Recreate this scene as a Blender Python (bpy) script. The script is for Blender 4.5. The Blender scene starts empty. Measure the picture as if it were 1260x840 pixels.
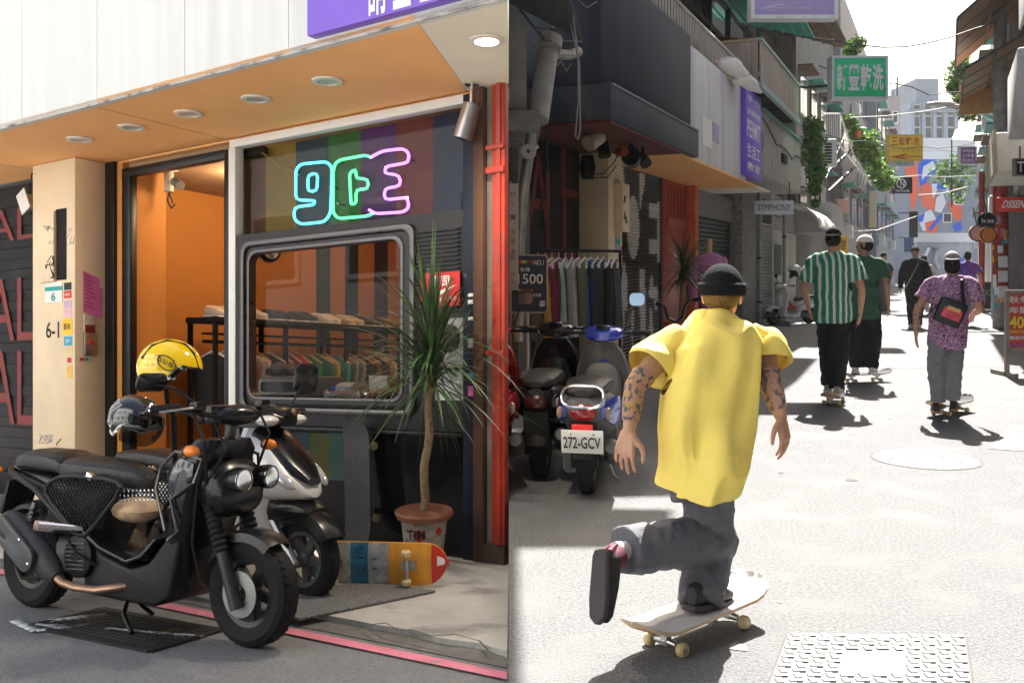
import bpy, bmesh, math, random
from mathutils import Vector, Matrix, noise
R = math.radians
PI = math.pi
rnd = random.Random(7)
sc = bpy.context.scene
COL = sc.collection

# ---------------------------------------------------------------- camera, sky, sun, exposure
EYE = 1.46
cd = bpy.data.cameras.new('camera')
cam = bpy.data.objects.new('camera', cd)
COL.objects.link(cam)
cam.location = (0, 0, EYE)
cam.rotation_euler = (R(90), 0, 0)
cd.sensor_width = 36
cd.lens = 1200 / 1260 * 36
cd.shift_y = -92 / 1260
cd.clip_start = .05
cd.clip_end = 3000
sc.camera = cam

SUN_AZ = math.atan2(.33, 1)          # measured from +Y towards +X
SUN_EL = R(47)
w = bpy.data.worlds.new('World')
sc.world = w
w.use_nodes = True
nt = w.node_tree
sky = nt.nodes.new('ShaderNodeTexSky')
sky.sky_type = 'NISHITA'
sky.sun_disc = False
sky.sun_elevation = SUN_EL
sky.sun_rotation = SUN_AZ
sky.air_density = 1.2
sky.dust_density = 6.0
sky.ozone_density = .6
bg = nt.nodes['Background']
bg.inputs['Strength'].default_value = .053
nt.links.new(sky.outputs[0], bg.inputs['Color'])
sl = bpy.data.lights.new('sun', 'SUN')
sl.energy = 5.0
sl.angle = R(.5)
sl.color = (1, .965, .91)
sun = bpy.data.objects.new('sun', sl)
COL.objects.link(sun)
sd = Vector((math.sin(SUN_AZ) * math.cos(SUN_EL), math.cos(SUN_AZ) * math.cos(SUN_EL), math.sin(SUN_EL)))
sun.rotation_euler = (-sd).to_track_quat('-Z', 'Y').to_euler()
sun.location = sd * 60
sc.view_settings.view_transform = 'Standard'
sc.view_settings.look = 'None'
sc.view_settings.gamma = 1
sc.view_settings.exposure = 2.05

# ---------------------------------------------------------------- places in the scene
F = 1200.0
def ax(px): return (px - 630) / F
def pp(px, py, Y):                     # a point seen at that place of the photograph, Y metres away
    return Vector((ax(px) * Y, Y, EYE - (py - 328) / F * Y))
def gp(px, py):                        # a point on the level alley
    return pp(px, py, EYE * F / (py - 328))
SLOPE = .11083                         # the shop's forecourt falls away from the alley
LZ = .26
def lz(Y): return LZ - SLOPE * Y
def lot(x, y, z=0): return Vector((x, y, z + lz(y)))
P0 = Vector((-.0201, 6.03))
UX, UY, VX, VY = -.8323, .5543, -.5543, -.8323
def FT(u, v, w):                       # shop-front frame: u along the front, v out to the street, w up
    x = P0.x + UX * u + VX * v
    y = P0.y + UY * u + VY * v
    return Vector((x, y, w + lz(y)))
def fu(px, py, v=0.0):
    a = ax(px)
    u = (P0.x - P0.y * a + v * (.8323 * a - .5543)) / (.8323 + .5543 * a)
    y = P0.y + UY * u + VY * v
    return u, 1.2 - (py - 461) / F * y
def fy(u, v): return P0.y + UY * u + VY * v
DN = (.9133, -.4073)                   # alley frame: s to the right, t along the alley, z up
DT = (.4073, .9133)
def RT(s, t, z): return Vector((DN[0] * s + DT[0] * t, DN[1] * s + DT[1] * t, z))
def tz(px, py, s):
    a = ax(px)
    Y = s / (DN[0] * a + DN[1])
    return a * Y * DT[0] + Y * DT[1], EYE - (py - 328) / F * Y
def st(p): return p.x * DN[0] + p.y * DN[1], p.x * DT[0] + p.y * DT[1]
ID = lambda x, y, z: Vector((x, y, z))

# ---------------------------------------------------------------- materials
MATS = {}
def M(name, col, rough=.55, metal=0., var=.12, scale=6., bump=0., bscale=40., coat=0., streak=0, wear=None, spec=.5, wear2=None):
    if name in MATS: return MATS[name]
    m = bpy.data.materials.new(name); MATS[name] = m
    m.use_nodes = True
    n = m.node_tree.nodes; l = m.node_tree.links
    b = n['Principled BSDF']
    tc = n.new('ShaderNodeTexCoord')
    src = tc.outputs['Object']
    if streak:
        mp = n.new('ShaderNodeMapping'); mp.inputs['Scale'].default_value = (1, 1, 1 / streak)
        l.new(src, mp.inputs[0]); src2 = mp.outputs[0]
    else: src2 = src
    no = n.new('ShaderNodeTexNoise'); no.inputs['Scale'].default_value = scale
    no.inputs['Detail'].default_value = 6; no.inputs['Roughness'].default_value = .62
    l.new(src2, no.inputs['Vector'])
    rp = n.new('ShaderNodeMapRange')
    rp.inputs['From Min'].default_value = .3; rp.inputs['From Max'].default_value = .7
    rp.inputs['To Min'].default_value = 1 - var; rp.inputs['To Max'].default_value = 1 + var
    l.new(no.outputs[0], rp.inputs['Value'])
    mx = n.new('ShaderNodeVectorMath'); mx.operation = 'SCALE'
    mx.inputs[0].default_value = col[:3]
    l.new(rp.outputs[0], mx.inputs['Scale'])
    out = mx.outputs[0]
    for wr_i in [q for q in (wear, wear2) if q]:
        wc, thr, wsc = wr_i
        n2 = n.new('ShaderNodeTexNoise'); n2.inputs['Scale'].default_value = wsc; n2.inputs['Detail'].default_value = 8
        l.new(src2, n2.inputs['Vector'])
        r2 = n.new('ShaderNodeMapRange'); r2.inputs['From Min'].default_value = thr; r2.inputs['From Max'].default_value = thr + .14
        l.new(n2.outputs[0], r2.inputs['Value'])
        mm = n.new('ShaderNodeMix'); mm.data_type = 'RGBA'
        l.new(r2.outputs[0], mm.inputs['Factor']); l.new(out, mm.inputs['A']); mm.inputs['B'].default_value = (*wc, 1)
        out = mm.outputs['Result']
    l.new(out, b.inputs['Base Color'])
    rr = n.new('ShaderNodeMapRange'); rr.inputs['To Min'].default_value = max(0, rough - .12); rr.inputs['To Max'].default_value = min(1, rough + .12)
    l.new(no.outputs[0], rr.inputs['Value']); l.new(rr.outputs[0], b.inputs['Roughness'])
    b.inputs['Metallic'].default_value = metal
    b.inputs['Specular IOR Level'].default_value = spec
    if coat: b.inputs['Coat Weight'].default_value = coat; b.inputs['Coat Roughness'].default_value = .08
    if bump:
        n3 = n.new('ShaderNodeTexNoise'); n3.inputs['Scale'].default_value = bscale; n3.inputs['Detail'].default_value = 5
        l.new(src2, n3.inputs['Vector'])
        bp = n.new('ShaderNodeBump'); bp.inputs['Strength'].default_value = bump; bp.inputs['Distance'].default_value = .02
        l.new(n3.outputs[0], bp.inputs['Height']); l.new(bp.outputs[0], b.inputs['Normal'])
    return m
def E(name, col, st):
    if name in MATS: return MATS[name]
    m = bpy.data.materials.new(name); MATS[name] = m
    m.use_nodes = True
    b = m.node_tree.nodes['Principled BSDF']
    b.inputs['Base Color'].default_value = (*col, 1)
    b.inputs['Emission Color'].default_value = (*col, 1)
    b.inputs['Emission Strength'].default_value = st
    return m
def G(name, tint=(.9, .95, .95), refl=1.45):
    if name in MATS: return MATS[name]
    m = bpy.data.materials.new(name); MATS[name] = m
    m.use_nodes = True
    n = m.node_tree.nodes; l = m.node_tree.links
    n.remove(n['Principled BSDF'])
    t = n.new('ShaderNodeBsdfTransparent'); t.inputs[0].default_value = (*tint, 1)
    g = n.new('ShaderNodeBsdfGlossy'); g.inputs['Roughness'].default_value = .02
    lw = n.new('ShaderNodeLayerWeight'); lw.inputs[0].default_value = .5
    pw = n.new('ShaderNodeMath'); pw.operation = 'POWER'; pw.inputs[1].default_value = 4; l.new(lw.outputs['Facing'], pw.inputs[0])
    f = n.new('ShaderNodeMath'); f.operation = 'MULTIPLY_ADD'; f.inputs[1].default_value = .22; f.inputs[2].default_value = (refl - 1) ** 2 / (refl + 1) ** 2; l.new(pw.outputs[0], f.inputs[0])
    mx = n.new('ShaderNodeMixShader')
    l.new(f.outputs[0], mx.inputs[0]); l.new(t.outputs[0], mx.inputs[1]); l.new(g.outputs[0], mx.inputs[2])
    l.new(mx.outputs[0], n['Material Output'].inputs[0])
    return m
def stripe_mat(name, c1, c2, period, duty, axis='X', wob=.004):
    if name in MATS: return MATS[name]
    m = M(name, c1, .85, bump=.25, bscale=60)
    n = m.node_tree.nodes; l = m.node_tree.links
    b = n['Principled BSDF']
    tc = n.new('ShaderNodeTexCoord'); sp = n.new('ShaderNodeSeparateXYZ')
    l.new(tc.outputs['Object'], sp.inputs[0])
    nz = n.new('ShaderNodeTexNoise'); nz.inputs['Scale'].default_value = 5; l.new(tc.outputs['Object'], nz.inputs['Vector'])
    a = n.new('ShaderNodeMath'); a.operation = 'MULTIPLY_ADD'; a.inputs[1].default_value = wob * 8
    l.new(nz.outputs[0], a.inputs[0]); l.new(sp.outputs[axis], a.inputs[2])
    p = n.new('ShaderNodeMath'); p.operation = 'PINGPONG'; p.inputs[1].default_value = period / 2; l.new(a.outputs[0], p.inputs[0])
    g = n.new('ShaderNodeMath'); g.operation = 'GREATER_THAN'; g.inputs[1].default_value = period / 2 * duty; l.new(p.outputs[0], g.inputs[0])
    mm = n.new('ShaderNodeMix'); mm.data_type = 'RGBA'; mm.inputs['A'].default_value = (*c1, 1); mm.inputs['B'].default_value = (*c2, 1)
    l.new(g.outputs[0], mm.inputs['Factor']); l.new(mm.outputs['Result'], b.inputs['Base Color'])
    return m
def speck_mat(name, c1, c2, scale, thr, tile=False, c3=None, thr3=.68):
    m = M(name, c1, .85, bump=.25, bscale=50)
    n = m.node_tree.nodes; l = m.node_tree.links
    b = n['Principled BSDF']
    tc = n.new('ShaderNodeTexCoord')
    v = n.new('ShaderNodeTexNoise'); v.inputs['Scale'].default_value = scale; v.inputs['Detail'].default_value = 1; l.new(tc.outputs['Object'], v.inputs['Vector'])
    r2 = n.new('ShaderNodeMapRange'); r2.inputs['From Min'].default_value = thr; r2.inputs['From Max'].default_value = thr + .05
    l.new(v.outputs[0], r2.inputs['Value'])
    mm = n.new('ShaderNodeMix'); mm.data_type = 'RGBA'; mm.inputs['A'].default_value = (*c1, 1); mm.inputs['B'].default_value = (*c2, 1)
    l.new(r2.outputs[0], mm.inputs['Factor']); out = mm.outputs['Result']
    if c3:
        v3 = n.new('ShaderNodeTexNoise'); v3.inputs['Scale'].default_value = scale * .8; v3.inputs['Detail'].default_value = 1
        mp = n.new('ShaderNodeMapping'); mp.inputs['Location'].default_value = (5, 3, 1); l.new(tc.outputs['Object'], mp.inputs[0]); l.new(mp.outputs[0], v3.inputs['Vector'])
        r3 = n.new('ShaderNodeMapRange'); r3.inputs['From Min'].default_value = thr3; r3.inputs['From Max'].default_value = thr3 + .04; l.new(v3.outputs[0], r3.inputs['Value'])
        m3 = n.new('ShaderNodeMix'); m3.data_type = 'RGBA'; l.new(r3.outputs[0], m3.inputs['Factor']); l.new(out, m3.inputs['A']); m3.inputs['B'].default_value = (*c3, 1); out = m3.outputs['Result']
    l.new(out, b.inputs['Base Color'])
    return m

# ---------------------------------------------------------------- objects
ORG = {}
def org(o):
    return ORG.get(o.name, Vector((0, 0, 0))) if o else Vector((0, 0, 0))
def tag(o, label=None, cat=None, group=None, kind=None):
    if label: o['label'] = label
    if cat: o['category'] = cat
    if group: o['group'] = group
    if kind: o['kind'] = kind
    return o
def thing(name, label, cat, loc=(0, 0, 0), rot=None, group=None):
    o = bpy.data.objects.new(name, None); COL.objects.link(o)
    o.empty_display_size = .1
    o.location = loc
    if rot is not None: o.rotation_euler = rot.to_euler() if isinstance(rot, Matrix) else rot
    else: ORG[o.name] = Vector(loc)
    return tag(o, label, cat, group)
def copy_tree(o, parent=None):
    c = o.copy(); COL.objects.link(c)
    if parent: c.parent = parent
    for ch in list(o.children): copy_tree(ch, c)
    return c
def ordinal(i):
    return ['first', 'second', 'third', 'fourth', 'fifth', 'sixth', 'seventh', 'eighth', 'ninth', 'tenth', 'eleventh', 'twelfth', 'thirteenth', 'fourteenth', 'fifteenth', 'sixteenth', 'seventeenth', 'eighteenth', 'nineteenth', 'twentieth', 'twenty first', 'twenty second', 'twenty third', 'twenty fourth', 'twenty fifth', 'twenty sixth', 'twenty seventh', 'twenty eighth', 'twenty ninth', 'thirtieth'][i]

class MB:
    def __init__(s): s.v = []; s.f = []; s.m = []; s.mi = 0
    def add(s, vs, fs):
        o = len(s.v); s.v += [Vector(q) for q in vs]
        for f in fs: s.f.append([o + i for i in f]); s.m.append(s.mi)
        return s
    def box(s, x0, x1, y0, y1, z0, z1):
        return s.add([(x0, y0, z0), (x1, y0, z0), (x1, y1, z0), (x0, y1, z0), (x0, y0, z1), (x1, y0, z1), (x1, y1, z1), (x0, y1, z1)],
                     [(0, 3, 2, 1), (4, 5, 6, 7), (0, 1, 5, 4), (1, 2, 6, 5), (2, 3, 7, 6), (3, 0, 4, 7)])
    def obox(s, c, size, rot=None):
        c = Vector(c); h = Vector(size) / 2
        rot = rot or Matrix.Identity(3)
        vs = [c + rot @ Vector((x * h.x, y * h.y, z * h.z)) for z in (-1, 1) for x, y in ((-1, -1), (1, -1), (1, 1), (-1, 1))]
        return s.add(vs, [(0, 3, 2, 1), (4, 5, 6, 7), (0, 1, 5, 4), (1, 2, 6, 5), (2, 3, 7, 6), (3, 0, 4, 7)])
    def beam(s, p, q, wd, h, up=(0, 0, 1)):
        p = Vector(p); q = Vector(q); d = (q - p)
        if d.length < 1e-6: return s
        z = Vector(up); x = d.normalized()
        if abs(x.dot(z)) > .98: z = Vector((0, 1, 0))
        y = z.cross(x).normalized(); z = x.cross(y)
        rot = Matrix((x, y, z)).transposed()
        return s.obox((p + q) / 2, (d.length, wd, h), rot)
    def tube(s, pts, r, n=8, cap=True, closed=False, flat=1.0):
        pts = [Vector(q) for q in pts]; k = len(pts)
        rs = r if isinstance(r, (list, tuple)) else [r] * k
        o = len(s.v); up = None
        for i in range(k):
            a = pts[i - 1] if (i > 0 or closed) else pts[i]
            b = pts[(i + 1) % k] if (i < k - 1 or closed) else pts[i]
            d = (b - a).normalized() if (b - a).length > 1e-9 else Vector((0, 0, 1))
            if up is None:
                up = Vector((0, 0, 1)) if abs(d.z) < .9 else Vector((1, 0, 0))
            x = up.cross(d)
            if x.length < 1e-4: x = Vector((0, 1, 0)).cross(d)
            x.normalize(); y = d.cross(x).normalized(); up = y
            for j in range(n):
                t = 2 * PI * j / n
                s.v.append(pts[i] + x * (math.cos(t) * rs[i]) + y * (math.sin(t) * rs[i] * flat))
        for i in range(k if closed else k - 1):
            i2 = (i + 1) % k
            for j in range(n):
                j2 = (j + 1) % n
                s.f.append([o + i * n + j, o + i * n + j2, o + i2 * n + j2, o + i2 * n + j]); s.m.append(s.mi)
        if cap and not closed:
            s.f.append([o + j for j in range(n)][::-1]); s.m.append(s.mi)
            s.f.append([o + (k - 1) * n + j for j in range(n)]); s.m.append(s.mi)
        return s
    def lathe(s, prof, n=16, c=(0, 0, 0), axis='Z', closed=False):
        c = Vector(c); o = len(s.v); k = len(prof)
        for r, h in prof:
            for j in range(n):
                t = 2 * PI * j / n; a, b = math.cos(t) * r, math.sin(t) * r
                q = {'Z': (a, b, h), 'Y': (b, h, a), 'X': (h, a, b)}[axis] if isinstance(axis, str) else axis @ Vector((a, b, h))
                s.v.append(c + Vector(q))
        for i in range(k if closed else k - 1):
            i2 = (i + 1) % k
            for j in range(n):
                j2 = (j + 1) % n
                s.f.append([o + i * n + j, o + i * n + j2, o + i2 * n + j2, o + i2 * n + j]); s.m.append(s.mi)
        if not closed:
            if prof[0][0] > 1e-4: s.f.append([o + j for j in range(n)][::-1]); s.m.append(s.mi)
            if prof[-1][0] > 1e-4: s.f.append([o + (k - 1) * n + j for j in range(n)]); s.m.append(s.mi)
        return s
    def prism(s, poly, d0, d1, plane='xz'):
        f = {'xz': lambda a, b, d: (a, d, b), 'xy': lambda a, b, d: (a, b, d), 'yz': lambda a, b, d: (d, a, b)}[plane]
        n = len(poly)
        vs = [f(a, b, d0) for a, b in poly] + [f(a, b, d1) for a, b in poly]
        return s.add(vs, [list(range(n))[::-1], list(range(n, 2 * n))] + [(i, (i + 1) % n, n + (i + 1) % n, n + i) for i in range(n)])
    def ring(s, outer, inner, d0, d1, plane='xz'):
        f = {'xz': lambda a, b, d: (a, d, b), 'xy': lambda a, b, d: (a, b, d), 'yz': lambda a, b, d: (d, a, b)}[plane]
        n = len(outer)
        vs = [f(*q, d) for d in (d0, d1) for P in (outer, inner) for q in P]
        fs = []
        for i in range(n):
            j = (i + 1) % n
            fs += [(i, j, n + j, n + i), (2 * n + i, 3 * n + i, 3 * n + j, 2 * n + j), (i, 2 * n + i, 2 * n + j, j), (n + i, n + j, 3 * n + j, 3 * n + i)]
        return s.add(vs, fs)
    def loft(s, rings, cap=True):
        n = len(rings[0]); o = len(s.v)
        for r in rings: s.v += [Vector(q) for q in r]
        for i in range(len(rings) - 1):
            for j in range(n):
                j2 = (j + 1) % n
                s.f.append([o + i * n + j, o + i * n + j2, o + (i + 1) * n + j2, o + (i + 1) * n + j]); s.m.append(s.mi)
        if cap:
            s.f.append([o + j for j in range(n)][::-1]); s.m.append(s.mi)
            s.f.append([o + (len(rings) - 1) * n + j for j in range(n)]); s.m.append(s.mi)
        return s
    def body(s, secs, n=14, p=2.6, axis='X'):          # superellipse sections (x, zc, half width, half height, yc)
        rings = []
        for q in secs:
            x, zc, hw, hh = q[:4]; yc = q[4] if len(q) > 4 else 0
            rg = []
            for j in range(n):
                t = 2 * PI * j / n; c, si = math.cos(t), math.sin(t)
                yy = yc + hw * math.copysign(abs(c) ** (2 / p), c); zz = hh * math.copysign(abs(si) ** (2 / p), si)
                rg.append((x, yy, zc + zz) if axis == 'X' else (yy, x, zc + zz) if axis == 'Y' else (yy, zc + zz, x))
            rings.append(rg)
        return s.loft(rings)
    def ball(s, c, r, nu=12, nv=8, rot=None):
        if not isinstance(r, (tuple, list, Vector)): r = (r, r, r)
        c = Vector(c); o = len(s.v); vs = []
        for i in range(1, nv):
            ph = PI * i / nv
            for j in range(nu):
                t = 2 * PI * j / nu
                q = Vector((math.sin(ph) * math.cos(t) * r[0], math.sin(ph) * math.sin(t) * r[1], -math.cos(ph) * r[2]))
                vs.append(c + (rot @ q if rot else q))
        b = Vector((0, 0, -r[2])); t_ = Vector((0, 0, r[2]))
        vs.append(c + (rot @ b if rot else b)); vs.append(c + (rot @ t_ if rot else t_))
        fs = []
        for i in range(nv - 2):
            for j in range(nu):
                j2 = (j + 1) % nu
                fs.append((i * nu + j, i * nu + j2, (i + 1) * nu + j2, (i + 1) * nu + j))
        B = len(vs) - 2
        for j in range(nu):
            j2 = (j + 1) % nu
            fs.append((B, j2, j)); fs.append((B + 1, (nv - 2) * nu + j, (nv - 2) * nu + j2))
        return s.add(vs, fs)
    def grid(s, fn, nu, nv):
        vs = [fn(i / nu, j / nv) for j in range(nv + 1) for i in range(nu + 1)]
        return s.add(vs, [(j * (nu + 1) + i, j * (nu + 1) + i + 1, (j + 1) * (nu + 1) + i + 1, (j + 1) * (nu + 1) + i) for j in range(nv) for i in range(nu)])
    def mesh(s, name, T=None, off=None, bevel=0, seg=2, smooth=35, mats=(), recalc=True):
        me = bpy.data.meshes.new(name)
        vs = s.v
        if T: vs = [T(q.x, q.y, q.z) for q in vs]
        if off is not None: vs = [q - off for q in vs]
        me.from_pydata([tuple(q) for q in vs], [], s.f)
        for i, p in enumerate(me.polygons): p.material_index = s.m[i]
        if recalc or bevel:
            bm = bmesh.new(); bm.from_mesh(me)
            if recalc: bmesh.ops.recalc_face_normals(bm, faces=bm.faces)
            if bevel:
                es = [e for e in bm.edges if len(e.link_faces) == 2 and e.calc_face_angle(0) > .5]
                bmesh.ops.bevel(bm, geom=es, offset=bevel, segments=seg, profile=.5, affect='EDGES', clamp_overlap=True)
            bm.to_mesh(me); bm.free()
        for p in me.polygons: p.use_smooth = True
        if smooth: me.set_sharp_from_angle(angle=R(smooth))
        for q in mats: me.materials.append(q)
        me.update()
        return me
    def build(s, name, mat, parent=None, T=None, bevel=0, seg=2, smooth=35, label=None, recalc=True, kind=None, local=False):
        """links one mesh object; with T the shape is given in a building frame, local=True keeps the parent's own axes"""
        off = None if local else org(parent)
        mats = mat if isinstance(mat, (list, tuple)) else (mat,)
        me = s.mesh(name, T, off, bevel, seg, smooth, mats, recalc)
        o = bpy.data.objects.new(name, me); COL.objects.link(o)
        if parent: o.parent = parent
        ORG[o.name] = Vector((0, 0, 0)) if local else org(parent)
        if label: o['label'] = label
        if kind: o['kind'] = kind
        return o
def single(name, mb, mat, label, cat, loc, T=None, group=None, **k):   # a thing that is one mesh
    t = mb.build(name, mat, None, T, **k)
    loc = Vector(loc)
    for q in t.data.vertices: q.co -= loc
    t.location = loc
    ORG[t.name] = loc
    return tag(t, label, cat, group)
def struct(name, mb, mat, T=None, **k):
    return tag(mb.build(name, mat, None, T, **k), kind='structure')

_txt = {}
def glyphs(s, bold=0.0):
    key = (s, bold)
    if key in _txt: return _txt[key]
    cu = bpy.data.curves.new('lettering', 'FONT'); cu.body = s; cu.size = 1; cu.offset = bold; cu.resolution_u = 3
    ob = bpy.data.objects.new('lettering', cu); COL.objects.link(ob)
    dg = bpy.context.evaluated_depsgraph_get()
    me = bpy.data.meshes.new_from_object(ob.evaluated_get(dg))
    vs = [q.co.copy() for q in me.vertices]; fs = [list(p.vertices) for p in me.polygons]
    COL.objects.unlink(ob); bpy.data.objects.remove(ob); bpy.data.curves.remove(cu); bpy.data.meshes.remove(me)
    if vs:
        x0 = min(q.x for q in vs); x1 = max(q.x for q in vs); y0 = min(q.y for q in vs); y1 = max(q.y for q in vs)
        vs = [((q.x - x0) / max(x1 - x0, 1e-6), (q.y - y0) / max(y1 - y0, 1e-6)) for q in vs]
        asp = (x1 - x0) / max(y1 - y0, 1e-6)
    else: asp = 1
    _txt[key] = (vs, fs, asp)
    return _txt[key]
def text(s, o, ex, ey, mat, parent, bold=0.0, T=None, name='lettering', slant=0., local=False, lift=.003):
    """letters filling the rectangle o, o+ex, o+ex+ey"""
    vs, fs, asp = glyphs(s, bold)
    o = Vector(o); ex = Vector(ex); ey = Vector(ey); nn = ex.cross(ey).normalized() * lift
    mb = MB(); mb.add([o + ex * (x + slant * y) + ey * y + nn for x, y in vs], fs)
    return mb.build(name, mat, parent, T, recalc=False, local=local, smooth=0)
def rrect(x0, x1, y0, y1, r, n=5):
    P = []
    for cx, cy, a in ((x1 - r, y0 + r, -90), (x1 - r, y1 - r, 0), (x0 + r, y1 - r, 90), (x0 + r, y0 + r, 180)):
        for k in range(n + 1):
            t = R(a + 90 * k / n); P.append((cx + r * math.cos(t), cy + r * math.sin(t)))
    return P
# ---------------------------------------------------------------- shared colours
asph = M('lane_asphalt', (.2, .203, .21), .85, var=.32, scale=80, bump=.7, bscale=150, wear=((.25, .25, .255), .56, 5), wear2=((.13, .13, .133), .66, 1.3))
conc = M('forecourt_concrete', (.42, .405, .375), .8, var=.2, scale=2.2, bump=.35, bscale=60, wear=((.2, .19, .18), .58, 3))
roadm = M('alley_asphalt', (.16, .164, .168), .9, var=.42, scale=60, bump=1.0, bscale=110, wear=((.186, .188, .19), .5, 2.2), wear2=((.115, .116, .118), .66, .9))
black = M('black_paint', (.008, .008, .009), .35, var=.3, spec=.35)
blackm = M('black_matt', (.01, .01, .01), .6, var=.3, spec=.2)
chrome = M('chrome', (.75, .75, .75), .12, 1, var=.05)
steel = M('steel', (.5, .5, .5), .32, 1, var=.15)
rubber = M('rubber', (.011, .011, .012), .75, spec=.25, var=.3, bump=.15, bscale=90)
white = M('white_paint', (.78, .77, .74), .5, var=.05)
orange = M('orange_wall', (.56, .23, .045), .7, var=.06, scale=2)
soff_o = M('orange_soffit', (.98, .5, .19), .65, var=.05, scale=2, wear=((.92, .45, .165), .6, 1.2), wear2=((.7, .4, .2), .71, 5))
cream = M('cream_wall', (.78, .62, .42), .7, var=.08, scale=3, bump=.1, bscale=50, wear=((.55, .44, .31), .66, 4))
cream_s = M('cream_soffit', (.85, .76, .62), .65, var=.04, scale=3)
fasc = M('white_fascia', (.66, .66, .645), .55, var=.07, scale=7, streak=30, wear=((.54, .53, .51), .62, 6))
purple = M('purple_board', (.2, .1, .62), .5, var=.05)
redp = M('red_paint', (.36, .03, .012), .4, var=.25, scale=5, wear=((.25, .05, .03), .62, 9))
wood = M('wood', (.5, .34, .17), .6, var=.2, scale=12, streak=6)
darkgl = G('window_glass', (.74, .74, .74), 1.2)
ink = M('black_ink', (.02, .02, .025), .7)
tealp = M('teal_print', (.02, .35, .3), .6)
pinkp = M('pink_paper', (.72, .16, .42), .8)
redprint = M('red_print', (.6, .03, .03), .6)
whitep = M('white_print', (.82, .82, .82), .7, var=.03)
yell = M('yellow_print', (.9, .55, .02), .6)

# ---------------------------------------------------------------- ground of both sides
def cutlim(v): return -.666 * v
gb = MB(); gb.add([(-200, -50, -3.2), (260, -50, -3.2), (260, 420, -3.2), (-200, 420, -3.2)], [(0, 1, 2, 3)])
struct('ground', gb, asph)
sx = lambda y: -.00333 * y
rb = MB()
ys = [-12, 0, 2.3, 6, 12, 30, 60, 120, 400]
for a, b in zip(ys[:-1], ys[1:]):
    rb.add([(sx(a), a, 0), (150, a, 0), (150, b, 0), (sx(b), b, 0), (sx(a), a, -3), (sx(b), b, -3)], [(0, 1, 2, 3), (0, 3, 5, 4)])
struct('alley_road', rb, roadm, recalc=False)
lb = MB()
def lotp(x, y, dz=0): return (x, y, dz + (lz(y) if y > 2.346 else 0))
for a, b in ((-12, 2.346), (2.346, 14)):
    lb.add([lotp(-16, a), lotp(sx(a), a), lotp(sx(b), b), lotp(-16, b)], [(0, 1, 2, 3)])
struct('lane_road', lb, asph, recalc=False)
pv_ = MB()
for a, b in ((-9, -3), (-3, -.05)):
    for c, d_ in ((-4.5, 0), (0, 2.2)):
        pv_.add([lotp(a, c, .006), lotp(b, c, .006), lotp(b, d_ if d_ < 1 or b < -1 else .6, .006), lotp(a, d_, .006)], [(0, 1, 2, 3)])
struct('bounce_paving', pv_, M('bounce_paving_pale', (.5, .5, .48), .85, var=.12, scale=4, bump=.3), recalc=False)  # pale paving added out of view to bounce sun up to the soffit
def lotquad(mb, pts, dz):
    mb.add([FT(u, v, dz) for u, v in pts], [tuple(range(len(pts)))])
# forecourt slab with a broken front edge
edge = []
u = -1.06
er = random.Random(4)
while u < 9:
    edge.append((u, 1.57 + er.uniform(-.012, .012) - (.03 * er.random() if -1 < u < .6 else 0)))
    u += er.uniform(.08, .2)
edge[0] = (cutlim(1.58), 1.58)
fb = MB()
poly = edge + [(9, 0), (0.0, 0)]
n = len(poly)
fb.add([FT(u, v, .03) for u, v in poly] + [FT(u, v, -.03) for u, v in poly], [tuple(range(n))] + [(i, i + n, (i + 1) % n + n, (i + 1) % n) for i in range(len(edge) - 1)])
struct('forecourt', fb, conc, recalc=False)
gt = MB(); lotquad(gt, [(cutlim(1.6), 1.55), (9, 1.55), (9, 1.7), (cutlim(1.7), 1.7)], .004)
struct('gutter', gt, M('gutter_grime', (.14, .135, .125), .9, var=.3, scale=9, bump=.5, bscale=70), recalc=False)
# the cracks across the slab are narrow dark gaps
ck = MB()
for path in ([(455, 768), (475, 766), (492, 776), (506, 774), (530, 782), (560, 780), (590, 788), (600, 800), (612, 806)], [(440, 765), (470, 785), (520, 796), (560, 806), (600, 815)]):
    P = []
    for px, py in path:
        Y = (1.2 - .03) * F / (py - 461); P.append(Vector((ax(px) * Y, Y, .0312 + lz(Y))))
    for p, q in zip(P[:-1], P[1:]):
        ck.beam(p, q, er.uniform(.003, .008), .001)
struct('slab_crack', ck, M('crack_dirt', (.1, .095, .085), .95), smooth=0)
pl_ = MB(); lotquad(pl_, [(cutlim(1.76), 1.76), (9, 1.76), (9, 1.84), (cutlim(1.84), 1.84)], .009)
struct('kerb_line', pl_, M('pink_line_paint', (.62, .2, .27), .8, var=.15, scale=6, bump=.3, bscale=90, wear=((.3, .19, .2), .62, 14)), recalc=False)
ch = MB()
for x0, y0, x1, y1, w_ in ((18, 765, 45, 778, .05), (45, 778, 110, 770, .03), (60, 766, 130, 758, .05), (130, 775, 250, 785, .02), (40, 772, 90, 774, .06)):
    a, b = [Vector((ax(px) * 1.2 * F / (py - 461), 1.2 * F / (py - 461), .01 + lz(1.2 * F / (py - 461)))) for px, py in ((x0, y0), (x1, y1))]
    ch.beam(a, b, w_, .002)
struct('chalk_mark', ch, M('chalk', (.5, .52, .55), .95, var=.4, scale=20, wear=((.17, .175, .185), .5, 25)), smooth=0)

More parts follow.
